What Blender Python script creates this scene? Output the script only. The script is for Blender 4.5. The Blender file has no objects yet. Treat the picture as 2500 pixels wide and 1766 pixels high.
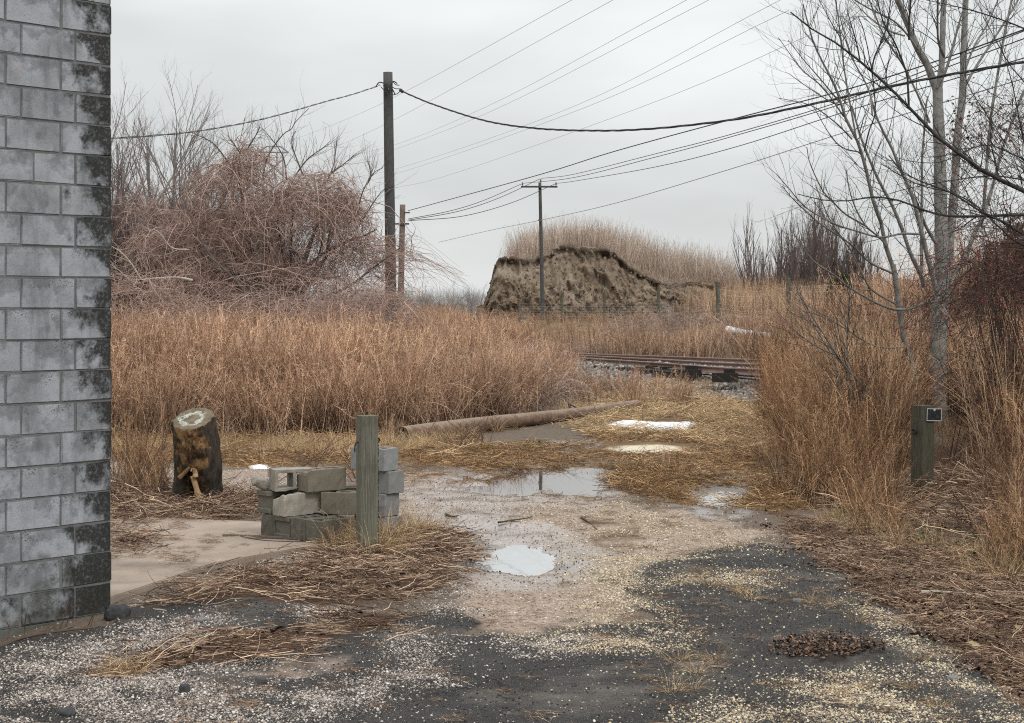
import bpy, bmesh, math, random
import numpy as np
from mathutils import Vector, Matrix

# ------------------------------------------------------------------ camera, world, sun, exposure
scene = bpy.context.scene
COL = scene.collection
FPX, U0, VH, HC = 4000.0, 1250.0, 740.0, 2.1     # focal length in photo pixels, horizon row, eye height
cam_d = bpy.data.cameras.new('camera')
cam = bpy.data.objects.new('camera', cam_d); COL.objects.link(cam)
cam.location = (0, 0, HC); cam.rotation_euler = (math.pi/2, 0, 0)
cam_d.sensor_width = 36.0; cam_d.lens = 36.0*FPX/2500.0
cam_d.shift_y = -(883.0-VH)/2500.0
cam_d.clip_start = 0.1; cam_d.clip_end = 6000
scene.camera = cam

SUN_EL, SUN_AZ = math.radians(48), math.radians(150)      # high, veiled, behind the photographer's right shoulder
world = bpy.data.worlds.new('World'); scene.world = world
world.use_nodes = True
wn = world.node_tree; wn.nodes.clear()
def wnode(t): return wn.nodes.new(t)
w_out = wnode('ShaderNodeOutputWorld'); w_bg = wnode('ShaderNodeBackground')
w_sky = wnode('ShaderNodeTexSky'); w_sky.sky_type = 'NISHITA'; w_sky.sun_disc = False
w_sky.sun_elevation = SUN_EL; w_sky.sun_rotation = SUN_AZ
w_tc = wnode('ShaderNodeTexCoord'); w_sep = wnode('ShaderNodeSeparateXYZ')
wn.links.new(w_tc.outputs['Generated'], w_sep.inputs[0])
# overcast dome: brighter towards the zenith, as a real cloud deck is
w_cl = wnode('ShaderNodeMath'); w_cl.operation = 'MAXIMUM'; w_cl.inputs[1].default_value = 0.0
wn.links.new(w_sep.outputs['Z'], w_cl.inputs[0])
w_grad = wnode('ShaderNodeMath'); w_grad.operation = 'MULTIPLY_ADD'
w_grad.inputs[1].default_value = 7.2*1.55; w_grad.inputs[2].default_value = 7.0
wn.links.new(w_cl.outputs[0], w_grad.inputs[0])
w_map = wnode('ShaderNodeMapping'); w_map.inputs['Scale'].default_value = (2.6, 2.6, 9.0)
w_map.inputs['Location'].default_value = (1.35, 0.2, 0.55)
wn.links.new(w_tc.outputs['Generated'], w_map.inputs['Vector'])
w_noi = wnode('ShaderNodeTexNoise'); w_noi.inputs['Scale'].default_value = 1.0
w_noi.inputs['Detail'].default_value = 5.0; w_noi.inputs['Roughness'].default_value = 0.48
wn.links.new(w_map.outputs[0], w_noi.inputs['Vector'])
w_mr = wnode('ShaderNodeMapRange'); w_mr.inputs['From Min'].default_value = 0.3; w_mr.inputs['From Max'].default_value = 0.7
w_mr.inputs['To Min'].default_value = 0.80; w_mr.inputs['To Max'].default_value = 1.20
wn.links.new(w_noi.outputs['Fac'], w_mr.inputs['Value'])
w_mul = wnode('ShaderNodeMath'); w_mul.operation = 'MULTIPLY'
wn.links.new(w_grad.outputs[0], w_mul.inputs[0]); wn.links.new(w_mr.outputs[0], w_mul.inputs[1])
w_tint = wnode('ShaderNodeMixRGB'); w_tint.blend_type = 'MULTIPLY'; w_tint.inputs[0].default_value = 1.0
w_tint.inputs[1].default_value = (0.972, 1.0, 0.997, 1)
wn.links.new(w_mul.outputs[0], w_tint.inputs[2])
w_mix = wnode('ShaderNodeMixRGB'); w_mix.inputs[0].default_value = 0.96
wn.links.new(w_sky.outputs[0], w_mix.inputs[1]); wn.links.new(w_tint.outputs[0], w_mix.inputs[2])
wn.links.new(w_mix.outputs[0], w_bg.inputs['Color']); w_bg.inputs['Strength'].default_value = 0.099
wn.links.new(w_bg.outputs[0], w_out.inputs['Surface'])

sun_d = bpy.data.lights.new('sun', 'SUN'); sun_d.energy = 1.5; sun_d.angle = math.radians(14)
sun_d.color = (1.0, 0.97, 0.93)
sun = bpy.data.objects.new('sun', sun_d); COL.objects.link(sun)
sun.rotation_euler = (math.pi/2-SUN_EL, 0, math.pi-SUN_AZ)

scene.view_settings.view_transform = 'Standard'; scene.view_settings.look = 'None'
scene.view_settings.gamma = 1.0; scene.view_settings.use_curve_mapping = False
scene.view_settings.exposure = 0.0
scene.render.engine = 'CYCLES'
scene.cycles.max_bounces = 5; scene.cycles.diffuse_bounces = 3; scene.cycles.glossy_bounces = 2
scene.cycles.transmission_bounces = 2; scene.cycles.caustics_reflective = False; scene.cycles.caustics_refractive = False
scene.cycles.filter_width = 1.1
scene.cycles.use_denoising = False

# ------------------------------------------------------------------ helpers
rng = np.random.default_rng(7)
def P(u, v, Y):
    return np.array([(u-U0)*Y/FPX, Y, HC-(v-VH)*Y/FPX])
def GY(v): return HC*FPX/(v-VH)
def G(u, v):
    Y = GY(v); return np.array([(u-U0)*Y/FPX, Y])
def sstep(a, b, x):
    t = np.clip((x-a)/(b-a), 0, 1); return t*t*(3-2*t)
def vnoise(x, y, seed=0):
    x = np.asarray(x, float); y = np.asarray(y, float)
    xi = np.floor(x).astype(np.int64); yi = np.floor(y).astype(np.int64)
    fx = x-xi; fy = y-yi; fx = fx*fx*(3-2*fx); fy = fy*fy*(3-2*fy)
    def h(a, b):
        n = (a*374761393 + b*668265263 + seed*1274126177) & 0xFFFFFFFF
        n = ((n ^ (n >> 13))*1274126177) & 0xFFFFFFFF
        n = (n ^ (n >> 16)) & 0xFFFF
        return n/65535.0
    return (h(xi, yi)*(1-fx)+h(xi+1, yi)*fx)*(1-fy) + (h(xi, yi+1)*(1-fx)+h(xi+1, yi+1)*fx)*fy
def fbm(x, y, o=4, seed=0):
    s = 0; a = 0.5; t = 0
    for i in range(o):
        s = s + a*vnoise(x*2**i+i*17.3, y*2**i-i*9.1, seed+i); t += a; a *= 0.5
    return s/t                                      # 0..1
def interp(x, pts):
    p = np.array(pts, float); return np.interp(x, p[:, 0], p[:, 1])
def smooth(pts, n):
    p = np.array(pts, float)
    if len(p) < 3:
        t = np.linspace(0, 1, n)[:, None]; return p[0]*(1-t)+p[-1]*t
    q = np.vstack([2*p[0]-p[1], p, 2*p[-1]-p[-2]])
    d = np.r_[0, np.cumsum(np.linalg.norm(np.diff(p, axis=0), axis=1))]; d /= d[-1]
    out = []
    for s in np.linspace(0, 1, n):
        i = min(np.searchsorted(d, s, side='right')-1, len(p)-2); i = max(i, 0)
        t = (s-d[i])/(d[i+1]-d[i]+1e-12)
        a, b, c, e = q[i], q[i+1], q[i+2], q[i+3]
        out.append(0.5*((2*b)+(-a+c)*t+(2*a-5*b+4*c-e)*t*t+(-a+3*b-3*c+e)*t**3))
    return np.array(out)
def norm(v): return v/(np.linalg.norm(v, axis=-1, keepdims=True)+1e-12)

def tag(o, label=None, cat=None, group=None, kind=None):
    if label: o['label'] = label
    if cat: o['category'] = cat
    if group: o['group'] = group
    if kind: o['kind'] = kind
    return o
def link(name, me, m=None, parent=None, loc=None):
    o = bpy.data.objects.new(name, me)
    if m is not None and me is not None and not me.materials: me.materials.append(m)
    COL.objects.link(o)
    if parent is not None: o.parent = parent
    if loc is not None: o.location = loc
    return o
def empty(name, loc=(0, 0, 0), rz=0):
    o = bpy.data.objects.new(name, None); COL.objects.link(o)
    o.location = loc; o.rotation_euler = (0, 0, rz); o.empty_display_size = 0.2
    return o
def mesh_np(name, V, faces, attrs=None, smoothf=True):
    """faces: list of (n,k) int arrays"""
    me = bpy.data.meshes.new(name)
    V = np.asarray(V, np.float32)
    me.vertices.add(len(V)); me.vertices.foreach_set('co', V.ravel())
    nl = sum(f.size for f in faces); nf = sum(len(f) for f in faces)
    me.loops.add(nl); me.polygons.add(nf)
    me.loops.foreach_set('vertex_index', np.concatenate([f.ravel() for f in faces]).astype(np.int32))
    starts = []; s = 0
    for f in faces:
        k = f.shape[1]; starts.append(s+np.arange(len(f))*k); s += f.size
    me.polygons.foreach_set('loop_start', np.concatenate(starts).astype(np.int32))
    if smoothf: me.polygons.foreach_set('use_smooth', np.ones(nf, bool))
    for n, (typ, arr) in (attrs or {}).items():
        a = me.attributes.new(n, typ, 'POINT')
        key = {'FLOAT': 'value', 'INT': 'value', 'FLOAT_VECTOR': 'vector', 'FLOAT_COLOR': 'color'}[typ]
        a.data.foreach_set(key, np.ascontiguousarray(arr).ravel().astype(np.int32 if typ == 'INT' else np.float32))
    me.update(calc_edges=True); me.validate()
    return me

class Tubes:
    """collects many tapered tubes; built into one mesh with per-vertex tint / hgt"""
    def __init__(s): s.g = {}
    def add(s, Pts, R, tint=0.5, sides=3, hgt=None):
        Pts = np.asarray(Pts, float)
        if Pts.ndim == 2: Pts = Pts[None]
        N, K = Pts.shape[:2]
        R = np.broadcast_to(np.asarray(R, float), (N, K)) if np.ndim(R) < 2 else np.asarray(R, float)
        tint = np.broadcast_to(np.asarray(tint, float), (N,))
        if hgt is None: hgt = np.broadcast_to(np.linspace(0, 1, K), (N, K))
        hgt = np.broadcast_to(np.asarray(hgt, float), (N, K))
        s.g.setdefault((K, sides), []).append((Pts, R, tint, hgt))
    def arrays(s):
        VV, FF, TT, HH = [], [], [], []; off = 0
        for (K, S), L in s.g.items():
            Pt = np.concatenate([l[0] for l in L]); R = np.concatenate([l[1] for l in L])
            ti = np.concatenate([l[2] for l in L]); hg = np.concatenate([l[3] for l in L])
            N = len(Pt)
            T = norm(np.gradient(Pt, axis=1)); D = norm(Pt[:, -1]-Pt[:, 0])
            ref = np.where(np.abs(D[:, 2:3]) > 0.8, np.array([[1., 0, 0]]), np.array([[0, 0, 1.]]))
            n1 = norm(np.cross(T, ref[:, None, :])); n2 = np.cross(T, n1)
            a = np.arange(S)*2*np.pi/S
            V = Pt[:, :, None, :] + R[:, :, None, None]*(np.cos(a)[None, None, :, None]*n1[:, :, None, :]+np.sin(a)[None, None, :, None]*n2[:, :, None, :])
            idx = np.arange(N*K*S).reshape(N, K, S)+off
            A = idx[:, :-1, :]; B = idx[:, 1:, :]
            F = np.stack([A, np.roll(A, -1, 2), np.roll(B, -1, 2), B], -1).reshape(-1, 4)
            VV.append(V.reshape(-1, 3)); FF.append(F)
            TT.append(np.repeat(ti, K*S)); HH.append(np.repeat(hg.ravel(), S)); off += N*K*S
        return np.concatenate(VV), FF, np.concatenate(TT), np.concatenate(HH)
    def mesh(s, name):
        V, F, T, H = s.arrays()
        return mesh_np(name, V, F, {'tint': ('FLOAT', T), 'hgt': ('FLOAT', H)})
    def build(s, name, m, parent=None, loc=None): return link(name, s.mesh(name), m, parent, loc)

# ------------------------------------------------------------------ material helpers
class MB:
    def __init__(s, name, rough=0.85, spec=0.3):
        s.m = bpy.data.materials.new(name); s.m.use_nodes = True
        s.t = s.m.node_tree; s.b = s.t.nodes['Principled BSDF']
        s.b.inputs['Roughness'].default_value = rough
        s.b.inputs['Specular IOR Level'].default_value = spec
        s._tc = None
    def n(s, typ, **kw):
        nd = s.t.nodes.new(typ)
        for k, v in kw.items():
            if hasattr(nd, k) and k not in nd.inputs: setattr(nd, k, v)
            else: s.set(nd.inputs[k], v)
        return nd
    def set(s, sock, v):
        if hasattr(v, 'links') or isinstance(v, bpy.types.NodeSocket): s.t.links.new(v, sock)
        elif isinstance(v, (tuple, list)) and len(v) == 3 and sock.type == 'RGBA': sock.default_value = (*v, 1)
        else: sock.default_value = v
    def tc(s, which='Object'):
        if s._tc is None: s._tc = s.n('ShaderNodeTexCoord')
        return s._tc.outputs[which]
    def pos(s): return s.n('ShaderNodeNewGeometry').outputs['Position']
    def noise(s, scale, detail=4, rough=0.55, vec=None, dist=0.0, sc3=None):
        v = vec if vec is not None else s.tc()
        if sc3 is not None: v = s.n('ShaderNodeMapping', Vector=v, Scale=sc3).outputs[0]
        nd = s.n('ShaderNodeTexNoise', Vector=v, Scale=scale, Detail=detail, Roughness=rough, Distortion=dist)
        return nd.outputs['Fac']
    def ramp(s, f, stops, interp='LINEAR'):
        r = s.n('ShaderNodeValToRGB'); s.t.links.new(f, r.inputs[0]); e = r.color_ramp
        e.interpolation = interp
        while len(e.elements) < len(stops): e.elements.new(0.5)
        for el, (p, c) in zip(e.elements, stops):
            el.position = p; el.color = (c, c, c, 1) if isinstance(c, (int, float)) else (*c, 1)
        return r.outputs[0]
    def mix(s, f, a, b, mode='MIX'):
        nd = s.n('ShaderNodeMixRGB', blend_type=mode)
        s.set(nd.inputs[0], f); s.set(nd.inputs[1], a); s.set(nd.inputs[2], b); return nd.outputs[0]
    def math(s, op, a, b=0.0, clamp=False):
        nd = s.n('ShaderNodeMath', operation=op, use_clamp=clamp)
        s.set(nd.inputs[0], a); s.set(nd.inputs[1], b); return nd.outputs[0]
    def mr(s, f, a, b, c=0.0, d=1.0):
        nd = s.n('ShaderNodeMapRange'); s.set(nd.inputs['Value'], f)
        for k, v in (('From Min', a), ('From Max', b), ('To Min', c), ('To Max', d)): nd.inputs[k].default_value = v
        return nd.outputs[0]
    def attr(s, name, out='Fac'): return s.n('ShaderNodeAttribute', attribute_name=name).outputs[out]
    def rnd(s): return s.n('ShaderNodeObjectInfo').outputs['Random']
    def color(s, c): s.set(s.b.inputs['Base Color'], c)
    def rough(s, c): s.set(s.b.inputs['Roughness'], c)
    def bump(s, h, strength=0.4, dist=0.01):
        nd = s.n('ShaderNodeBump', Strength=strength, Distance=dist); s.t.links.new(h, nd.inputs['Height'])
        s.t.links.new(nd.outputs[0], s.b.inputs['Normal'])

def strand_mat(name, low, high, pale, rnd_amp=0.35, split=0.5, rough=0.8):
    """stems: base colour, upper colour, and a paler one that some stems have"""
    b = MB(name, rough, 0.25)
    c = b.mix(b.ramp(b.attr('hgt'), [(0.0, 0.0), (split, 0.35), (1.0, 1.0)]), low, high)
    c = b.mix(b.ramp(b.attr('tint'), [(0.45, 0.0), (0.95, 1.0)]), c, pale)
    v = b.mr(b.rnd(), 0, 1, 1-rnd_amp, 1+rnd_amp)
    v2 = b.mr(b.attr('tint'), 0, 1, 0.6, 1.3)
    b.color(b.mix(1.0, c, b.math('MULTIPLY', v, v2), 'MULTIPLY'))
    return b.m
def twig_mat(name, c0, c1, rough=0.85):
    b = MB(name, rough, 0.25)
    b.color(b.mix(b.attr('tint'), c0, c1)); return b.m

# ------------------------------------------------------------------ scatter (ground cover only)
def protos(name, meshes, m):
    c = bpy.data.collections.new(name)
    for i, me in enumerate(meshes):
        if not me.materials: me.materials.append(m)
        o = bpy.data.objects.new('%s_%02d' % (name, i), me); c.objects.link(o)
    return c, len(meshes)
def scatter(name, proto, pos, rot, scl, kind='stuff'):
    coll, n = proto
    N = len(pos)
    me = mesh_np(name, pos, [np.zeros((0, 3), int)], {'rot': ('FLOAT_VECTOR', rot),
                 'scl': ('FLOAT_VECTOR', scl), 'pick': ('INT', rng.integers(0, n, N))})
    o = link(name, me); o['kind'] = kind
    ng = bpy.data.node_groups.new(name+'_nodes', 'GeometryNodeTree')
    ng.interface.new_socket('Geometry', in_out='INPUT', socket_type='NodeSocketGeometry')
    ng.interface.new_socket('Geometry', in_out='OUTPUT', socket_type='NodeSocketGeometry')
    nd = ng.nodes; gi = nd.new('NodeGroupInput'); go = nd.new('NodeGroupOutput')
    ci = nd.new('GeometryNodeCollectionInfo'); ci.inputs['Collection'].default_value = coll
    ci.inputs['Separate Children'].default_value = True; ci.inputs['Reset Children'].default_value = True
    ip = nd.new('GeometryNodeInstanceOnPoints'); ip.inputs['Pick Instance'].default_value = True
    def na(nm, t):
        a = nd.new('GeometryNodeInputNamedAttribute'); a.data_type = t; a.inputs['Name'].default_value = nm
        return [s for s in a.outputs if s.enabled and s.name == 'Attribute'][0]
    e = nd.new('FunctionNodeEulerToRotation')
    L = ng.links
    L.new(gi.outputs[0], ip.inputs['Points']); L.new(ci.outputs[0], ip.inputs['Instance'])
    L.new(na('pick', 'INT'), ip.inputs['Instance Index'])
    L.new(na('rot', 'FLOAT_VECTOR'), e.inputs[0]); L.new(e.outputs[0], ip.inputs['Rotation'])
    L.new(na('scl', 'FLOAT_VECTOR'), ip.inputs['Scale']); L.new(ip.outputs[0], go.inputs[0])
    md = o.modifiers.new('scatter', 'NODES'); md.node_group = ng
    return o
def in_poly(x, y, poly):
    p = np.array(poly, float); n = len(p); r = np.zeros(np.shape(x), bool); j = n-1
    for i in range(n):
        c = ((p[i, 1] > y) != (p[j, 1] > y)) & (x < (p[j, 0]-p[i, 0])*(y-p[i, 1])/(p[j, 1]-p[i, 1]+1e-12)+p[i, 0])
        r ^= c; j = i
    return r
def poly_dist(x, y, poly):
    """signed: positive inside"""
    p = np.array(poly, float); d = np.full(np.shape(x), 1e9)
    for i in range(len(p)):
        a, b = p[i], p[(i+1) % len(p)]; e = b-a
        t = np.clip(((x-a[0])*e[0]+(y-a[1])*e[1])/(e@e+1e-12), 0, 1)
        d = np.minimum(d, np.hypot(x-a[0]-t*e[0], y-a[1]-t*e[1]))
    return np.where(in_poly(x, y, p), d, -d)
def rand_in_poly(poly, n, r=None):
    r = r or rng
    p = np.array(poly, float); lo = p.min(0); hi = p.max(0); out = []; c = 0
    while c < n:
        q = lo+r.random((n*2, 2))*(hi-lo); q = q[in_poly(q[:, 0], q[:, 1], p)]; out.append(q); c += len(q)
        if len(q) == 0: break
    return np.concatenate(out)[:n]

# ------------------------------------------------------------------ ground
def uv_of(x, y):
    y = np.maximum(y, 1.0); return U0+FPX*x/y, VH+FPX*HC/y
def yp(x, y): return y + 1.3*np.clip(x-3.5, -14, 3.0)          # distance measured across the railway bank
PUD = [  # u, v, half width, half height (photo pixels on the ground), depth
    (1280, 1368, 88, 24, .10), (1365, 1172, 135, 28, .13), (1235, 1193, 80, 15, .06), (1762, 1207, 85, 20, .12), (1700, 1192, 40, 12, .08),
    (1170, 1287, 70, 10, .035), (1290, 1292, 50, 9, .02), (1140, 1162, 30, 12, .05), (1365, 1087, 26, 6, .05), (1435, 1084, 18, 5, .04),
    (1480, 1158, 40, 7, .035), (1760, 1252, 45, 7, .03), (2462, 1608, 60, 10, .04), (330, 1410, 48, 5, .0),
    (1110, 1262, 95, 11, 0), (1215, 1302, 100, 11, 0), (1170, 1205, 120, 16, 0), (1285, 1372, 110, 34, 0), (1430, 1200, 90, 12, 0)]
def ell(U, V, u, v, a, b): return np.sqrt(((U-u)/a)**2+((V-v)/b)**2)
def base_z(x, y):
    q = yp(x, y)
    z = sstep(35.5, 41.5, q)*0.5 + sstep(49, 61, q)*0.85
    z = z + 0.28*sstep(3.0, 6.0, x)*sstep(7, 11, y)*(1-sstep(22, 30, y))
    z = z - 0.10*sstep(0.1, 0.9, -(x+2.75))*(1-sstep(10.6, 11.4, y))
    return z
def gz(x, y):
    x = np.asarray(x, float); y = np.asarray(y, float)
    z = base_z(x, y)
    amp = 1-0.55*(1-sstep(9, 14, y))
    z = z + amp*(0.05*(fbm(x*0.9, y*0.9, 3, 3)-0.5) + 0.022*(fbm(x*4.3, y*4.3, 3, 5)-0.5)) + 0.010*(fbm(x*13, y*9, 3, 6)-0.5)
    U, V = uv_of(x, y)
    jit = 0.95*(fbm(x*2.3, y*1.3, 4, 11)-0.5)+0.25*(fbm(x*9, y*5, 2, 12)-0.5)
    for (u, v, a, b, d) in PUD:
        e = ell(U, V, u, v, a*1.25, b*1.35)+jit
        z = z - .62*d*(1-sstep(0.25, 1.3, e))
    return z
S_ = 2500/2296.0
def dp(pts): return [(a*S_, b*S_*2.6) for a, b in pts]      # polygon on the ground, from display pixels; rows stretched
def pmask(U, V, pts, soft, nz=None, amp=0.0):
    d = poly_dist(U, V*2.6, dp(pts))
    if nz is not None: d = d+amp*(nz-0.5)
    return sstep(-soft, soft, d)
ASPH = [(255, 1370), (330, 1345), (560, 1345), (700, 1375), (800, 1378), (900, 1375), (1010, 1365), (1075, 1395), (1040, 1425), (1180, 1430), (1280, 1395),
        (1380, 1400), (1460, 1395), (1405, 1320), (1435, 1268), (1560, 1240), (1700, 1208), (1800, 1238), (1900, 1295), (2010, 1355), (2100, 1430),
        (2180, 1495), (2296, 1590), (2420, 1720), (-200, 1720), (-200, 1440), (0, 1440), (250, 1400)]
SAND = [[(1060, 1290), (1180, 1275), (1300, 1280), (1400, 1330), (1380, 1390), (1250, 1425), (1080, 1400), (1030, 1350)],
        [(560, 1520), (640, 1490), (780, 1480), (800, 1500), (700, 1530)], [(1500, 1500), (1600, 1490), (1620, 1520), (1520, 1530)],
        [(900, 1060), (1120, 1060), (1300, 1120), (1500, 1140), (1750, 1190), (1560, 1235), (1400, 1280), (1200, 1260), (1000, 1200), (905, 1150)],
        [(1250, 1195), (1500, 1150), (1760, 1195), (1560, 1235), (1430, 1255)],
        [(250, 1040), (420, 1045), (760, 1050), (790, 1070), (560, 1090), (380, 1080), (250, 1070)]]
GRAV = [  # yellow-white pebble drifts
    ([(905, 1065), (1100, 1060), (1060, 1100), (1250, 1115), (1400, 1120), (1500, 1160), (1690, 1200), (1740, 1215), (1560, 1240), (1430, 1270), (1400, 1320),
      (1460, 1395), (1500, 1440), (1400, 1420), (1340, 1330), (1290, 1250), (1230, 1215), (1050, 1150), (905, 1130)], 26, 0.75),
    ([(1390, 1180), (1530, 1215), (1440, 1262), (1400, 1320), (1470, 1400), (1400, 1410), (1330, 1290)], 20, 0.95),
    ([(1130, 1440), (1300, 1425), (1480, 1430), (1500, 1460), (1380, 1475), (1180, 1470)], 18, 0.9),
    ([(640, 1560), (800, 1520), (960, 1515), (985, 1535), (860, 1570), (700, 1600)], 18, 0.9),
    ([(0, 1470), (300, 1420), (420, 1415), (500, 1440), (300, 1500), (0, 1560)], 25, 0.8),
    ([(0, 1540), (300, 1500), (600, 1530), (850, 1560), (650, 1610), (500, 1640), (0, 1640)], 40, 0.75),
    ([(680, 1370), (760, 1365), (800, 1390), (720, 1400)], 12, 0.45), ([(880, 1420), (1000, 1440), (960, 1500), (860, 1480)], 20, 0.35),
    ([(1600, 1600), (1800, 1530), (1960, 1525), (2100, 1560), (2110, 1640), (1560, 1640)], 30, 0.75),
    ([(1940, 1330), (2010, 1375), (2180, 1520), (2296, 1630), (2230, 1630), (2090, 1500), (1960, 1400), (1900, 1340)], 14, 0.75),
    ([(1480, 1300), (1700, 1290), (1720, 1320), (1560, 1330)], 18, 0.5), ([(940, 1330), (1050, 1300), (1060, 1370), (960, 1370)], 18, 0.5),
    ([(560, 1240), (700, 1225), (740, 1260), (580, 1275)], 12, 0.5), ([(255, 1050), (780, 1055), (790, 1075), (560, 1100), (255, 1080)], 12, 0.55),
    ([(370, 1385), (470, 1380), (500, 1400), (430, 1410)], 10, 0.35)]
STRAW = [[(255, 975), (860, 975), (960, 1000), (1360, 985), (1420, 900), (1440, 860), (1690, 860), (1720, 1010), (1760, 1130), (1700, 1140), (1500, 1100),
          (1350, 1060), (1180, 1050), (1050, 1060), (900, 1045), (255, 1040)],
         [(1290, 1150), (1420, 1165), (1480, 1230), (1380, 1250), (1320, 1210)]]
LITTER = [[(260, 1400), (330, 1365), (430, 1330), (560, 1290), (760, 1240), (900, 1215), (1000, 1195), (1060, 1230), (1050, 1280), (960, 1330), (700, 1360), (560, 1345), (380, 1360)],
          [(255, 1100), (560, 1130), (570, 1165), (380, 1180), (255, 1185)], [(500, 1440), (620, 1430), (800, 1410), (840, 1425), (640, 1475), (500, 1480), (230, 1525), (330, 1480)],
          [(255, 1185), (330, 1190), (310, 1250), (255, 1262)], [(760, 1385), (880, 1370), (880, 1420), (780, 1430)]]
LEAF = [[(1740, 1140), (1850, 1180), (2000, 1200), (2300, 1300), (2500, 1480), (2480, 1720), (2296, 1590), (2180, 1495), (2050, 1380), (1900, 1290), (1800, 1225)]]
HUMUS = [(1740, 1475), (1810, 1452), (1900, 1455), (1960, 1465), (1880, 1490), (1780, 1492)]
SANDPATCH = (1590, 1096, 95, 10)
def masks(x, y):
    U, V = uv_of(x, y); m = {}
    n1 = fbm(x*1.1, y*0.9, 4, 21); n2 = fbm(x*3.7, y*3.0, 4, 31); n3 = fbm(x*9, y*7, 3, 41)
    m['asph'] = pmask(U, V, ASPH, 60, n1*0.55+n2*0.45, 190)
    g = 0*U
    for pts, soft, k in GRAV: g = np.maximum(g, k*pmask(U, V, pts, soft*4.2, n2*0.5+n1*0.5, 150))
    st = fbm((x*.75-y*.45)*1.1, (x*.5+y*.85)*5.0, 4, 45)
    g = g*(0.12+1.05*sstep(0.34, 0.62, n2*0.35+n3*0.25+st*.4))
    m['grav'] = np.clip(g, 0, 1)
    s = 0*U
    for pts in SAND: s = np.maximum(s, pmask(U, V, pts, 60, n1*.6+n2*.4, 150))
    m['sand'] = s
    s = 0*U
    for pts in STRAW: s = np.maximum(s, pmask(U, V, pts, 26, n1, 80))
    m['straw'] = np.maximum(s, sstep(985, 960, V))
    s = 0*U
    for pts in LITTER: s = np.maximum(s, pmask(U, V, pts, 22, n1*0.5+n2*0.5, 80))
    m['litter'] = s
    s = 0*U
    for pts in LEAF: s = np.maximum(s, pmask(U, V, pts, 60, n1*.5+n2*.5, 120))
    m['leaf'] = np.maximum(s, sstep(4.2, 5.2, x)*sstep(9, 12, y)*(1-sstep(19, 24, y)))
    m['humus'] = pmask(U, V, HUMUS, 30, n2, 110)
    w = 0*U
    for (u, v, a, b, d) in PUD: w = np.maximum(w, 1-sstep(0.7, 2.1, ell(U, V, u, v, a*1.25, b*1.5)+0.8*(n1-0.5)+0.4*(n3-0.5)))
    m['wet'] = w
    e = ell(U, V, *SANDPATCH)+1.1*(n1-0.5)+0.5*(n2-0.5)
    m['pale'] = 1-sstep(0.75, 1.1, e)
    q = yp(x, y)
    m['ball'] = sstep(36.8, 37.8, q+1.4*(n1-0.5))*(1-sstep(47.5, 48.5, q))*sstep(-3.5, -1, x)
    return m

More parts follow.
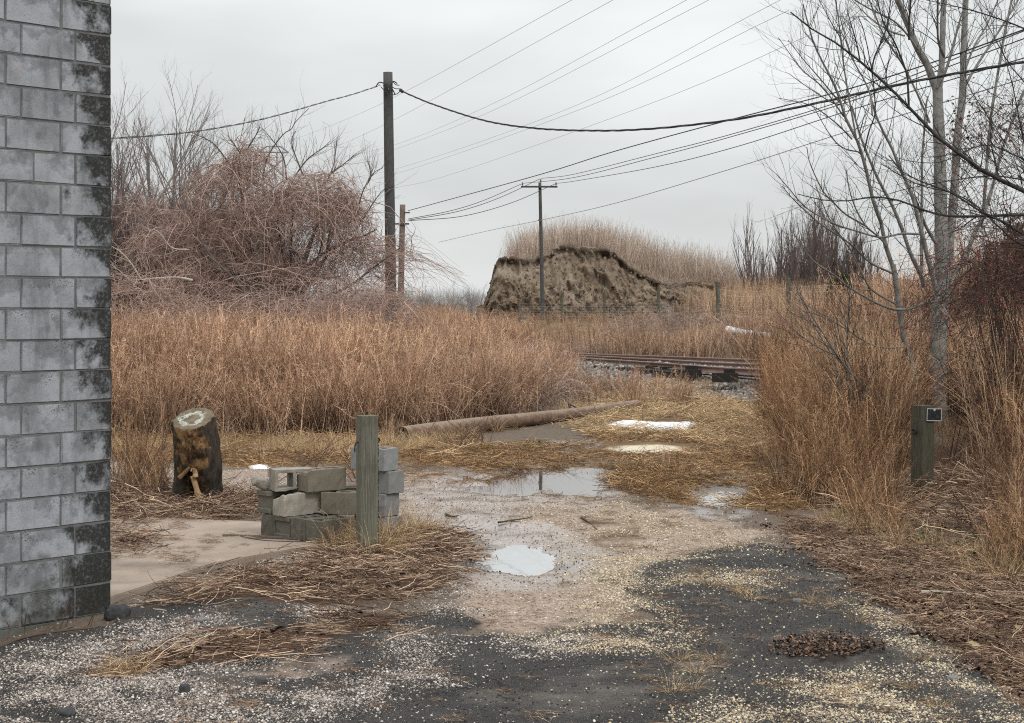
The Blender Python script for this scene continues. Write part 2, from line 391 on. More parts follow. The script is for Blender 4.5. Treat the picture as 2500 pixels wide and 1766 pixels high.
def asph_h(x, y, m): return 0.022*sstep(.35, .6, m['asph']*(1-m['sand']*.8)+.5*(fbm(x*6, y*5, 3, 66)-.5))
def build_ground():
    ny = 430
    ys = np.r_[[-60, -30, -12, -4, 1, 4.5], np.geomspace(6.2, 62, ny), np.geomspace(63, 3000, 46)]
    t = np.r_[[-40, -14, -6, -3, -2, -1.5, -1.25], np.linspace(-1.12, 1.12, 430), [1.25, 1.5, 2, 3, 6, 14, 40]]
    X = t[None, :]*(0.335*np.maximum(ys, 6.2)[:, None]+0.15); Y = np.repeat(ys[:, None], len(t), 1)
    x, y = X.ravel(), Y.ravel()
    z = gz(x, np.maximum(y, 3)); m = masks(x, np.maximum(y, 3))
    z = z+asph_h(x, y, m)+0.02*m['litter']*(fbm(x*5, y*5, 3, 8))+0.05*m['humus']*fbm(x*7, y*7, 3, 9)
    z = np.where(y > 90, 0.9, z)
    z = z+0.035*m['straw']*(1-m['wet'])*(y < 40)*(fbm(x*2.5, y*2.0, 4, 77)-0.35)
    nr, nc = X.shape
    i = np.arange(nr*nc).reshape(nr, nc)
    F = np.stack([i[:-1, :-1], i[:-1, 1:], i[1:, 1:], i[1:, :-1]], -1).reshape(-1, 4)
    one = np.ones_like(x)
    c1 = np.stack([m['asph'], m['grav'], m['sand'], one], -1); c2 = np.stack([m['straw'], m['litter'], m['leaf'], one], -1)
    c3 = np.stack([m['wet'], m['humus'], m['ball'], one], -1)
    me = mesh_np('ground', np.stack([x, y, z], -1), [F], {'zone_a': ('FLOAT_COLOR', c1), 'zone_b': ('FLOAT_COLOR', c2),
                 'zone_c': ('FLOAT_COLOR', c3), 'pale': ('FLOAT', m['pale'])})
    b = MB('ground_soil', 0.85, 0.35); pos = b.pos()
    def sep(nm):
        s = b.n('ShaderNodeSeparateColor'); b.t.links.new(b.attr(nm, 'Color'), s.inputs[0]); return s.outputs
    A, Bc, C = sep('zone_a'), sep('zone_b'), sep('zone_c')
    f1 = b.noise(2.2, 6, 0.62, pos); f2 = b.noise(14, 5, 0.6, pos); f3 = b.noise(70, 3, 0.6, pos)
    def edge(mk, amp=.9, lo=.40, hi=.60, nz=None):
        return b.ramp(b.math('ADD', mk, b.math('MULTIPLY', b.math('SUBTRACT', nz if nz is not None else fe_, 0.5), amp)), [(lo, 0), (hi, 1)])
    fe_ = b.noise(5.5, 7, 0.68, pos); fg_ = b.noise(24, 5, .65, pos)
    soil = b.mix(f2, (0.085, 0.066, 0.052), (0.19, 0.15, 0.115))
    sand = b.mix(b.ramp(f1, [(0.3, 0), (0.7, 1)]), (0.29, 0.215, 0.17), (0.44, 0.355, 0.29))
    sand = b.mix(b.ramp(f2, [(0.35, 0), (0.75, 0.6)]), sand, (0.20, 0.145, 0.11))
    asp = b.mix(b.ramp(f1, [(0.25, 0), (0.75, 1)]), (0.010, 0.011, 0.012), (0.030, 0.030, 0.032))
    dust = b.math('MULTIPLY', b.ramp(b.noise(0.9, 7, 0.68, pos), [(0.52, 0), (0.68, 0.8)]), b.ramp(fe_, [(.3, .3), (.6, 1)]))
    asp = b.mix(dust, asp, (0.15, 0.128, 0.115))
    asp = b.mix(b.ramp(b.noise(260, 2, 0.5, pos), [(0.56, 0), (0.68, 0.75)]), asp, (0.27, 0.245, 0.21))
    # cracks
    warp = b.n('ShaderNodeMixRGB', blend_type='ADD', **{}); warp.inputs[0].default_value = 0.35
    b.t.links.new(pos, warp.inputs[1]); nz = b.n('ShaderNodeTexNoise', Vector=pos, Scale=3.0, Detail=4.0)
    b.t.links.new(nz.outputs['Color'], warp.inputs[2])
    vo = b.n('ShaderNodeTexVoronoi', feature='DISTANCE_TO_EDGE', Vector=warp.outputs[0], Scale=1.25)
    crack = b.ramp(vo.outputs['Distance'], [(0.0, 1.0), (0.012, 0.0)])
    crack = b.math('MULTIPLY', crack, b.ramp(b.noise(0.7, 2, 0.5, pos), [(0.45, 0), (0.55, 1)]))
    asp = b.mix(crack, asp, (0.006, 0.006, 0.006))
    straw = b.mix(b.ramp(f1, [(0.3, 0), (0.7, 1)]), (0.085, 0.052, 0.03), (0.27, 0.178, 0.092))
    straw = b.mix(b.ramp(f2, [(0.4, 0), (0.7, 0.8)]), straw, (0.09, 0.058, 0.035))
    lit = b.mix(b.ramp(f2, [(0.3, 0), (0.7, 1)]), (0.035, 0.022, 0.016), (0.13, 0.082, 0.055))
    leaf = b.mix(b.ramp(fg_, [(0.3, 0), (0.7, 1)]), (0.05, 0.03, 0.021), (0.17, 0.105, 0.07))
    hum = b.mix(f3, (0.012, 0.009, 0.008), (0.05, 0.038, 0.03))
    bal = b.mix(f3, (0.14, 0.13, 0.12), (0.34, 0.32, 0.30))
    c = b.mix(edge(A[2], 1.0, .3, .7), soil, sand); c = b.mix(edge(Bc[0], 1.1, .35, .65), c, straw)
    c = b.mix(b.math('MULTIPLY', edge(A[0], 1.1, .38, .56), .96), c, asp)
    c = b.mix(b.math('MULTIPLY', edge(A[2], 1.1, .35, .75), b.ramp(f1, [(0.40, 0), (0.62, 0.9)])), c, sand)
    c = b.mix(b.math('MULTIPLY', b.ramp(fg_, [(.52, 0), (.62, .75)]), b.math('SUBTRACT', 1.0, A[0])), c, (0.07, 0.05, 0.038))
    # small pebbles the scattered ones do not cover
    pv = b.n('ShaderNodeTexVoronoi', Vector=pos, Scale=120.0)
    pcol = b.ramp(pv.outputs['Color'], [(0.0, (0.24, 0.2, 0.17)), (0.35, (0.46, 0.39, 0.33)), (0.7, (0.60, 0.52, 0.42)), (1.0, (0.72, 0.67, 0.61))])
    shp = b.ramp(pv.outputs['Distance'], [(0.30, 1.0), (0.5, 0.0)])
    sepc = b.n('ShaderNodeSeparateColor'); b.t.links.new(pv.outputs['Color'], sepc.inputs[0])
    thr = b.math('GREATER_THAN', b.math('MULTIPLY', A[1], 0.85), sepc.outputs[1])
    peb = b.math('MULTIPLY', shp, thr)
    c = b.mix(peb, c, pcol)
    c = b.mix(edge(Bc[1], 1.1, .35, .65), c, lit); c = b.mix(edge(Bc[2], 1.2, .3, .7), c, leaf)
    c = b.mix(edge(C[1], 1.2, .35, .6, fg_), c, hum); c = b.mix(C[2], c, bal)
    c = b.mix(b.attr('pale'), c, b.mix(f2, (0.50, 0.44, 0.32), (0.66, 0.60, 0.47)))
    c = b.mix(b.math('MULTIPLY', C[0], 0.6), c, b.mix(1.0, c, (0.52, 0.50, 0.50), 'MULTIPLY'))
    b.color(c)
    r = b.mr(C[0], 0.15, 0.9, 0.85, 0.10)
    r2 = b.math('MULTIPLY', A[0], b.ramp(b.noise(1.3, 4, 0.6, pos), [(0.5, 0.0), (0.7, 0.12)])); b.set(b.b.inputs['Specular IOR Level'], b.mr(C[0], .2, .8, .10, 1.0))
    b.rough(b.math('SUBTRACT', r, r2, True))
    h = b.math('ADD', b.math('MULTIPLY', f3, 0.5), b.math('ADD', b.math('MULTIPLY', b.noise(260, 2, 0.5, pos), 0.35), b.math('MULTIPLY', peb, 0.8)))
    b.bump(h, b.mr(C[0], .2, .8, .8, .12), 0.012)
    return link('ground', me, b.m)
ground = tag(build_ground(), kind='structure')

# ---- water in the ruts: each sheet ends where the mud rises through it
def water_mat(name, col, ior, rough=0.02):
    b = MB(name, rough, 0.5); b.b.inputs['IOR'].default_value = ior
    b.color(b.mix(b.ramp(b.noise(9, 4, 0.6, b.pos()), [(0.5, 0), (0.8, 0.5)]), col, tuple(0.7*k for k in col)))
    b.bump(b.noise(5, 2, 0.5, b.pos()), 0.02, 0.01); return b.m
m_skywater = water_mat('sky_pale_water', (0.34, 0.35, 0.35), 2.9, 0.02)  # pale base and raised IOR stand in for bright sky reflection
m_mudwater = water_mat('muddy_water', (0.075, 0.052, 0.038), 2.0, 0.02)
def puddle(k, m, lab, lvl=-0.012):
    u, v, a, b_, d = PUD[k]
    n = 40; V = []
    for i in range(n):
        t = 2*math.pi*i/n; g = G(u+1.75*a*math.cos(t), v+1.75*b_*math.sin(t)); V.append((g[0], g[1]))
    V = np.array(V); c = G(u, v)
    z = base_z(c[0], c[1])+lvl
    me = bpy.data.meshes.new('puddle'); me.from_pydata([(p[0], p[1], z) for p in V], [], [tuple(range(n))]); me.update()
    return tag(link('puddle', me, m), label=lab, kind='structure')
puddle(0, m_skywater, 'bright sky-pale puddle in the middle of the gravel path', -0.018)
puddle(1, m_mudwater, 'largest puddle reflecting sky and brown brush', -0.024)
puddle(2, m_mudwater, 'shallow brown arm of the large puddle', -0.020)
puddle(3, m_skywater, 'puddle at the foot of the right hand brush', -0.024)
puddle(4, m_skywater, 'small lobe beside the puddle at the right brush', -0.029)
puddle(5, m_mudwater, 'thin puddle between the block pile and the bright puddle', -0.018)
puddle(7, m_mudwater, 'little brown puddle beyond the block pile', -0.026)
puddle(8, m_skywater, 'tiny puddle below the fallen pole', -0.024)
puddle(9, m_skywater, 'tiny puddle under the far part of the fallen pole', -0.024)
puddle(10, m_skywater, 'narrow puddle in the flattened grass', -0.028)

# ---- old snow strip
def snow_mesh(pts, h, nx=60, nyy=14, seed=1):
    p = np.array(pts); lo, hi = p.min(0)-5, p.max(0)+5
    us = np.linspace(lo[0], hi[0], nx); vs = np.linspace(lo[1], hi[1], nyy); UU, VV = np.meshgrid(us, vs)
    d = poly_dist(UU, VV*6, [(a, b*6) for a, b in pts])
    Yw = GY(VV); Xw = (UU-U0)*Yw/FPX
    d = d+16*(fbm(Xw*3, Yw*2, 3, seed)-0.5)
    z = gz(Xw, Yw)+h*np.clip(sstep(-6, 22, d)*1.25-0.25, -0.6, 1)*(0.75+0.5*fbm(Xw*4, Yw*4, 3, seed+1))
    i = np.arange(nx*nyy).reshape(nyy, nx)
    F = np.stack([i[:-1, :-1], i[:-1, 1:], i[1:, 1:], i[1:, :-1]], -1).reshape(-1, 4)
    return mesh_np('snow_patch', np.stack([Xw.ravel(), Yw.ravel(), z.ravel()], -1), [F])
b = MB('old_snow', 0.6, 0.3); b.color(b.mix(b.ramp(b.noise(9, 4), [(0.45, 0), (0.8, 0.6)]), (0.70, 0.71, 0.72), (0.5, 0.48, 0.43))); b.b.inputs['Subsurface Weight'].default_value = 0.0
b.bump(b.noise(20, 3), 0.4, 0.02); m_snow = b.m
tag(link('snow_patch', snow_mesh([(1462, 1040), (1530, 1032), (1600, 1036), (1650, 1035), (1706, 1032), (1690, 1046), (1655, 1053), (1590, 1051), (1530, 1045)], 0.07), m_snow), 'long strip of old snow lying in the flattened straw', 'snow')
tag(link('snow_patch', snow_mesh([(605, 1136), (650, 1134), (660, 1142), (615, 1144)], 0.022, 24, 8, 3), m_snow), 'small scrap of snow on the gravel behind the block pile', 'snow')
tag(link('snow_patch', snow_mesh([(724, 1108), (752, 1106), (758, 1113), (730, 1114)], 0.02, 24, 8, 5), m_snow), 'tiny scrap of snow in the brown grass behind the block pile', 'snow')

# ------------------------------------------------------------------ concrete slab
SLAB_Z = 0.045
def box_bm(bm, c, s, rz=0.0):
    r = bmesh.ops.create_cube(bm, size=1.0)['verts']
    M = Matrix.Translation(c) @ Matrix.Rotation(rz, 4, 'Z') @ Matrix.Diagonal((*s, 1))
    bmesh.ops.transform(bm, matrix=M, verts=r); return r
def bm_obj(name, bm, m, parent=None, loc=None, smoothf=False):
    me = bpy.data.meshes.new(name); bm.to_mesh(me); bm.free()
    if smoothf: me.polygons.foreach_set('use_smooth', np.ones(len(me.polygons), bool))
    return link(name, me, m, parent, loc)
def concrete_mat(name, c0, c1, stain, scale=6, dark=0.5, pits=True):
    b = MB(name, 0.9, 0.2); p = b.tc()
    c = b.mix(b.ramp(b.noise(scale, 6, 0.65), [(0.3, 0), (0.7, 1)]), c0, c1)
    c = b.mix(b.ramp(b.noise(scale*0.4, 5, 0.65), [(0.5, 0), (0.75, dark)]), c, stain)
    v = b.mr(b.rnd(), 0, 1, 0.85, 1.15); c = b.mix(1.0, c, v, 'MULTIPLY')
    if pits: c = b.mix(b.ramp(b.noise(160, 2), [(0.62, 0), (0.72, 0.6)]), c, (0.03, 0.03, 0.028))
    b.color(c); b.bump(b.noise(120, 4, 0.7), 0.5, 0.006); return b.m
m_slab = concrete_mat('slab_concrete', (0.25, 0.195, 0.155), (0.35, 0.285, 0.235), (0.10, 0.078, 0.064), 2.2, 0.85)
def slab(poly, z1, lab, z0=-0.15):
    bm = bmesh.new()
    vs = [bm.verts.new((*G(u, v), z1)) for u, v in poly]
    f = bm.faces.new(vs)
    if f.normal.z < 0: f.normal_flip()
    r = bmesh.ops.extrude_face_region(bm, geom=[f]); top = [g for g in r['geom'] if isinstance(g, bmesh.types.BMVert)]
    for q in top: q.co.z = z1
    for q in vs: q.co.z = z0
    bmesh.ops.recalc_face_normals(bm, faces=bm.faces)
    es = [e for e in bm.edges if all(q.co.z > z0+0.01 for q in e.verts)]
    bmesh.ops.bevel(bm, geom=es, offset=0.008, segments=2, affect='EDGES')
    return bm_obj('concrete_slab', bm, m_slab)
tag(slab([(262, 1476), (400, 1430), (522, 1388), (640, 1366), (760, 1346), (900, 1334), (990, 1328), (990, 1302), (880, 1296), (660, 1286), (560, 1282), (400, 1276), (150, 1270), (40, 1370)], SLAB_Z, ''), kind='structure')
tag(slab([(985, 1331), (1056, 1327), (1056, 1314), (1000, 1309)], 0.06, ''), 'small pale concrete corner sticking out beyond the tall block stack', 'slab')

# ------------------------------------------------------------------ cinder block wall
WC = np.array([P(273, 740, 11.14)[0], 11.14]); WD = np.array([-0.672, -0.7405]); WNRM = np.array([0.7405, -0.672])   # corner, direction to the camera, outward
b = MB('wall_block', 0.9, 0.2); p = b.pos(); o = b.tc()
sp = b.n('ShaderNodeSeparateXYZ'); b.t.links.new(o, sp.inputs[0])
dot = b.n('ShaderNodeVectorMath', operation='DOT_PRODUCT'); sub = b.n('ShaderNodeVectorMath', operation='SUBTRACT')
b.t.links.new(p, sub.inputs[0]); sub.inputs[1].default_value = (WC[0], WC[1], 0); b.t.links.new(sub.outputs[0], dot.inputs[0]); dot.inputs[1].default_value = (WD[0], WD[1], 0)
tdist = dot.outputs['Value']
pz = b.n('ShaderNodeSeparateXYZ'); b.t.links.new(p, pz.inputs[0])
shift = b.n('ShaderNodeCombineXYZ'); b.t.links.new(b.math('MULTIPLY', b.rnd(), 40.0), shift.inputs[1])
ov = b.n('ShaderNodeVectorMath', operation='ADD'); b.t.links.new(o, ov.inputs[0]); b.t.links.new(shift.outputs[0], ov.inputs[1]); ov = ov.outputs[0]
n_big = b.noise(5.5, 5, 0.62, ov); n_mid = b.noise(16, 5, 0.6, ov); n_f = b.noise(150, 3, 0.6, p); n_w = b.noise(2.6, 5, 0.65, p)
c = b.mix(b.ramp(n_mid, [(0.3, 0), (0.7, 1)]), (0.175, 0.182, 0.198), (0.265, 0.275, 0.295))
# pale bloom climbing from the lower edge of every block, scalloped top
bl = b.math('ADD', b.math('MULTIPLY', sp.outputs[2], 3.2), b.mr(n_big, 0.25, 0.75, -0.95, 0.95))
c = b.mix(b.ramp(bl, [(0.0, 0.65), (0.34, 0.0)]), c, (0.40, 0.413, 0.445))
c = b.mix(b.ramp(n_w, [(0.42, 0), (0.70, 0.75)]), c, (0.135, 0.137, 0.143))
c = b.mix(b.math('MULTIPLY', b.ramp(b.noise(3.4, 4, 0.6, p), [(0.62, 0), (0.72, 0.5)]), b.ramp(b.rnd(), [(0.6, 0.0), (0.7, 1)])), c, (0.34, 0.25, 0.21))
run = b.noise(1.0, 6, 0.68, b.n('ShaderNodeMapping', Vector=p, Scale=(6.0, 6.0, 0.9)).outputs[0])
c = b.mix(b.ramp(run, [(0.52, 0), (0.74, 0.6)]), c, (0.085, 0.086, 0.088))
c = b.mix(b.ramp(n_f, [(0.56, 0), (0.72, 0.6)]), c, (0.08, 0.08, 0.08))
# moss specks in the upper half of the block, more of them lower on the wall
low = b.math('MULTIPLY', b.ramp(b.math('ADD', b.mr(pz.outputs[2], 0.0, 0.9, 0.75, 0.0), b.mr(b.noise(4, 6, .7, p), .3, .7, -.45, .35)), [(.4, 0), (.8, .8)]), 1.0)
c = b.mix(low, c, (0.06, 0.062, 0.048))
mz = b.mr(pz.outputs[2], 0.0, 3.2, 1.0, 0.0)
ms = b.math('MULTIPLY', b.ramp(b.noise(75, 4, 0.7, p), [(0.56, 0), (0.6, 1)]), b.math('MULTIPLY', b.ramp(b.noise(6, 4, 0.6, ov), [(0.50, 0), (0.60, 1)]), b.ramp(b.math('ADD', sp.outputs[2], b.math('MULTIPLY', mz, 0.06)), [(0.03, 0), (0.07, 1)])))
c = b.mix(b.math('MULTIPLY', ms, b.mr(pz.outputs[2], 2.0, 2.9, 1.0, 0.15)), c, (0.05, 0.05, 0.025))
# black growth down the corner
dk = b.math('ADD', b.mr(tdist, 0.0, 0.46, 1.0, 0.0), b.mr(b.noise(5, 6, 0.7, p), 0.3, 0.7, -0.62, 0.42))
dk = b.math('ADD', dk, b.mr(sp.outputs[2], -0.1, 0.1, -0.18, 0.18))
dk = b.math('ADD', dk, b.mr(pz.outputs[2], 0.0, 0.75, 0.62, 0.0))
dkm = b.math('MULTIPLY', b.ramp(dk, [(0.40, 0), (0.74, 0.95)]), b.ramp(b.noise(45, 4, 0.7, p), [(0.3, 0.55), (0.5, 1.0)]))
c = b.mix(dkm, c, (0.022, 0.022, 0.019))
c = b.mix(b.ramp(b.math('ADD', b.mr(tdist, 0, 0.05, 1, 0), b.mr(n_w, 0.3, 0.7, -0.4, 0.3)), [(0.4, 0), (0.9, 0.75)]), c, (0.03, 0.03, 0.028))
b.color(c); b.bump(b.math('ADD', b.math('MULTIPLY', n_f, 0.6), b.noise(40, 4, 0.65, p)), 0.5, 0.006); m_wall = b.m
b = MB('mortar', 0.95, 0.15); b.color(b.mix(b.noise(12, 4, 0.6, b.pos()), (0.07, 0.07, 0.07), (0.22, 0.217, 0.213))); b.bump(b.noise(90, 3, 0.6, b.pos()), 0.6, 0.006); m_mortar = b.m

def wall_block_mesh(L, H, T, seed):
    bm = bmesh.new(); bmesh.ops.create_cube(bm, size=1.0)
    bmesh.ops.transform(bm, matrix=Matrix.Diagonal((L, T, H, 1)), verts=bm.verts)
    bmesh.ops.bevel(bm, geom=list(bm.edges), offset=0.006, segments=2, affect='EDGES')
    r = random.Random(seed)
    for q in bm.verts: q.co += Vector((r.uniform(-1, 1), r.uniform(-1, 1), r.uniform(-1, 1)))*0.0022
    me = bpy.data.meshes.new('block'); bm.to_mesh(me); bm.free(); me.materials.append(m_wall); return me
wall = empty('cinder_block_wall', (WC[0], WC[1], 0)); 
tag(wall, 'tall grey painted cinder block wall with black growth down its corner', 'wall')
rzw = math.atan2(WD[1], WD[0]); CH = 0.2061; NC = 25; JT = 0.0095
mesh_cache = {}
def wblock(t0, t1, k, seed):
    L = t1-t0-JT; key = (round(L, 3), seed % 3)
    if key not in mesh_cache: mesh_cache[key] = wall_block_mesh(L, CH-JT, 0.19, seed)
    o = link('block', mesh_cache[key], None, wall)
    r = random.Random(seed*31+k)
    pr = r.uniform(-0.003, 0.003); off = r.uniform(-.006, .005) if t0 == 0 else 0.0
    cxy = WD*((t0+t1)/2+off) - WNRM*(0.095+pr)
    o.location = (cxy[0], cxy[1], CH*(k+0.5)); o.rotation_euler = (r.uniform(-.003, .003), r.uniform(-.003, .003), rzw+math.pi)
for k in range(NC):
    ts = [0.0, 0.395 if k % 2 else 0.285]
    if k == 21: ts = [0.0, 0.395, 0.46]
    if k == 14: ts = [0.0, 0.285, 0.60]
    while ts[-1] < 2.4: ts.append(ts[-1]+0.4064)
    for i in range(len(ts)-1): wblock(ts[i], ts[i+1], k, i+3*k)
    # blocks of the side that runs away from the camera
    t = 0.2 if k % 2 else 0.0
# mortar body, and the rest of the building behind it
def wall_body():
    bm = bmesh.new()
    def quadbox(a, bb, z0, z1):
        vs = [bm.verts.new((*q, z)) for z in (z0, z1) for q in (a[0], a[1], bb[1], bb[0])]
        for f in ((3, 2, 1, 0), (4, 5, 6, 7), (0, 1, 5, 4), (1, 2, 6, 5), (2, 3, 7, 6), (3, 0, 4, 7)): bm.faces.new([vs[i] for i in f])
    ins = 0.0075
    A = WD*0.006-WNRM*ins; B_ = WD*2.6-WNRM*ins; A2 = WD*0.006-WNRM*0.5; B2 = WD*2.6-WNRM*0.5
    quadbox((A, B_), (A2, B2), 0.0, CH*NC)
    return bm
tag(bm_obj('mortar_bed', wall_body(), m_mortar, wall))
bm = bmesh.new()
F0 = -WD*0.02+WNRM*0.012; F1 = WD*2.6+WNRM*0.012; F2 = WD*2.6-WNRM*0.5; F3 = -WD*0.02-WNRM*0.5
vs = [bm.verts.new((*q, z)) for z in (-0.45, -0.004) for q in (F0, F1, F2, F3)]
for f in ((3, 2, 1, 0), (4, 5, 6, 7), (0, 1, 5, 4), (1, 2, 6, 5), (2, 3, 7, 6), (3, 0, 4, 7)): bm.faces.new([vs[i] for i in f])
bmesh.ops.recalc_face_normals(bm, faces=bm.faces)
m_foot = concrete_mat('footing_concrete', (0.07, 0.072, 0.06), (0.15, 0.15, 0.135), (0.035, 0.037, 0.028), 5, 0.8)
bm_obj('footing', bm, m_foot, wall)

# ------------------------------------------------------------------ cinder blocks of the pile
def hollow_block(L, W, H, cores=2, ears=True, seed=0, cut=None, sh=0.032):
    """plan grid with open cores and eared ends, extruded; cut = (normal, offset) breaks a corner away"""
    n = cores
    web = 0.03; e = 0.018 if ears else 0.0
    xs = [-L/2]
    if ears: xs.append(-L/2+e)
    x = -L/2+e+web
    xs.append(x); cl = (L-2*e-2*web-(n-1)*web)/n; flags = []
    for i in range(n):
        xs.append(x+cl)
        x += cl
        if i < n-1: xs.append(x+web); x += web
    xs.append(L/2-e)
    if ears: xs.append(L/2)
    xs = sorted(set(round(a, 5) for a in xs)); ys = [-W/2, -W/2+sh, W/2-sh, W/2]
    solid = np.ones((len(xs)-1, 3), bool)
    for i in range(len(xs)-1):
        w = xs[i+1]-xs[i]
        if abs(w-cl) < 1e-3 or (ears and i in (0, len(xs)-2)): solid[i, 1] = False
    bm = bmesh.new(); vd = {}
    def V(i, j, k):
        if (i, j, k) not in vd: vd[(i, j, k)] = bm.verts.new((xs[i], ys[j], -H/2 if k == 0 else H/2))
        return vd[(i, j, k)]
    for i in range(len(xs)-1):
        for j in range(3):
            if not solid[i, j]: continue
            bm.faces.new([V(i, j, 1), V(i+1, j, 1), V(i+1, j+1, 1), V(i, j+1, 1)])
            bm.faces.new([V(i, j+1, 0), V(i+1, j+1, 0), V(i+1, j, 0), V(i, j, 0)])
            for di, dj, q in ((-1, 0, ((i, j+1), (i, j))), (1, 0, ((i+1, j), (i+1, j+1))), (0, -1, ((i, j), (i+1, j))), (0, 1, ((i+1, j+1), (i, j+1)))):
                a, c2 = i+di, j+dj
                if 0 <= a < len(xs)-1 and 0 <= c2 < 3 and solid[a, c2]: continue
                bm.faces.new([V(*q[0], 0), V(*q[1], 0), V(*q[1], 1), V(*q[0], 1)])
    bmesh.ops.recalc_face_normals(bm, faces=bm.faces)
    bmesh.ops.bevel(bm, geom=[ed for ed in bm.edges if len(ed.link_faces) == 2 and ed.calc_face_angle() > 0.5], offset=0.004, segments=1, affect='EDGES')
    bmesh.ops.triangulate(bm, faces=[f for f in bm.faces if len(f.verts) > 4])
    bmesh.ops.subdivide_edges(bm, edges=[ed for ed in bm.edges if ed.calc_length() > 0.05], cuts=3, use_grid_fill=True)
    r = random.Random(seed)
    co = np.array([q.co for q in bm.verts])
    nz = np.stack([fbm(co[:, 0]*30+seed*7, co[:, 1]*30+co[:, 2]*27, 3, seed+k) for k in range(3)], -1)-0.5
    co = co+nz*0.011
    for (nv, off) in (cut or []):
        nv = np.array(nv)/np.linalg.norm(nv)
        d = co@nv-off+0.03*(fbm(co[:, 0]*22+seed, co[:, 1]*22+co[:, 2]*19, 3, seed+9)-0.5)
        co = co-np.clip(d, 0, None)[:, None]*nv
    for q, c2 in zip(bm.verts, co): q.co = c2
    me = bpy.data.meshes.new('cinder_block'); bm.to_mesh(me); bm.free(); return me
m_blk_dark = concrete_mat('damp_block', (0.095, 0.09, 0.072), (0.17, 0.155, 0.125), (0.05, 0.052, 0.035), 7, 0.7)
m_blk_tan = concrete_mat('tan_block', (0.16, 0.14, 0.108), (0.22, 0.19, 0.15), (0.09, 0.082, 0.062), 6, 0.6)
m_blk_pale = concrete_mat('pale_block', (0.22, 0.20, 0.165), (0.36, 0.325, 0.28), (0.10, 0.095, 0.075), 9, 0.5)
m_blk_grey = concrete_mat('grey_block', (0.19, 0.195, 0.19), (0.255, 0.255, 0.25), (0.13, 0.125, 0.115), 5, 0.5)
def pg(u, v, z): 
    Y = (HC-z)*FPX/(v-VH); return np.array([(u-U0)*Y/FPX, Y, z])
def put_block(me, m, label, corner, z, ang, L, W, H, roll=0, group='cinder blocks of the pile', dz=0.0, tilt=0.0):
    """corner = ground xy of the corner nearest the camera; block runs along ang (length) and to its left (width)"""
    o = link('cinder_block', me, m); tag(o, label, 'cinder block', group)
    a = np.array([math.cos(ang), math.sin(ang)]); bb = np.array([-a[1], a[0]])
    c = np.array(corner[:2])+a*L/2+bb*W/2
    o.location = (c[0], c[1], z+H/2+dz)
    o.rotation_euler = (roll, tilt, ang)
    return o
AN = math.radians(48.5); aa = np.array([math.cos(AN), math.sin(AN)]); bbv = np.array([-aa[1], aa[0]])
O = pg(783, 1329, SLAB_Z)[:2]; Z1 = SLAB_Z; BH = 0.194; BL, BW = 0.393, 0.193
put_block(hollow_block(BL, BW, BH, 3, False, 1), m_blk_dark, 'dark block with open cores at the near bottom corner of the pile', O, Z1, AN, BL, BW, BH)
put_block(hollow_block(BL, BW, BH, 3, True, 2), m_blk_dark, 'dark cored block second from the near corner in the bottom row', O+bbv*0.2, Z1, AN, BL, BW, BH)
# flanged block lying on its side
put_block(hollow_block(BL, BH, BW, 2, True, 3, sh=0.042), m_blk_dark, 'dark block lying on its side with flanged end, bottom row', O+bbv*0.40-aa*0.015, Z1, AN, BL, BW, BH, roll=math.pi/2)
put_block(hollow_block(BL, BW, BH, 2, False, 4, cut=[((0, 0.92, 0.5), 0.115)]), m_blk_dark, 'dark block with sloping broken side at the left end of the bottom row', O+bbv*0.60, Z1, AN, BL, BW-0.01, BH)
Z2 = Z1+BH+0.006
put_block(hollow_block(BL, BW, BH, 2, False, 5, cut=[((-0.6, -0.55, 0.6), 0.205), ((0.2, 0.0, -1), 0.105), ((-0.2, 0.3, 1), 0.10)]), m_blk_pale, 'pale chipped block with mortar crust in the middle row', pg(694, 1262, Z2)[:2], Z2, math.radians(40), BL, BW, BH-0.008)
put_block(hollow_block(BL, BH, BW, 2, True, 6, sh=0.042), m_blk_dark, 'dark flanged block on its side at the left end of the middle row', O+bbv*0.655-aa*0.0, Z2, AN+0.03, BL, BW-0.01, BH, roll=math.pi/2)
put_block(hollow_block(BL, BW, BH, 3, False, 7, cut=[((0.75, -0.35, 0.62), 0.175)]), m_blk_tan, 'tan block with its upper corner broken out in the middle row', pg(783, 1256, Z2)[:2], Z2, math.radians(-9), BL, BW, BH)
put_block(hollow_block(BL, BW, BH, 2, True, 8), m_blk_dark, 'dark eared block set back in the gap of the middle row', pg(766, 1252, Z2)[:2]+np.array([0.03, 0.22]), Z2, math.radians(8), BL, BW, BH)
Z3 = Z2+BH+0.006
put_block(hollow_block(BL, BW, BH, 2, False, 9, cut=[((-0.3, 0.2, 1), 0.115)]), m_blk_tan, 'brown tan block on top of the pile towards the post', pg(752, 1203, Z3)[:2], Z3, math.radians(38), BL, BW, BH)
put_block(hollow_block(0.36, BH, BW, 2, False, 10, cut=[((0.2, -1, 0.1), 0.083)]), m_blk_pale, 'broken block with two open cores on the top left of the pile', pg(665, 1203, Z3)[:2]+np.array([0.02, 0.03]), Z3, math.radians(25), 0.36, BW, BH, roll=math.pi/2)
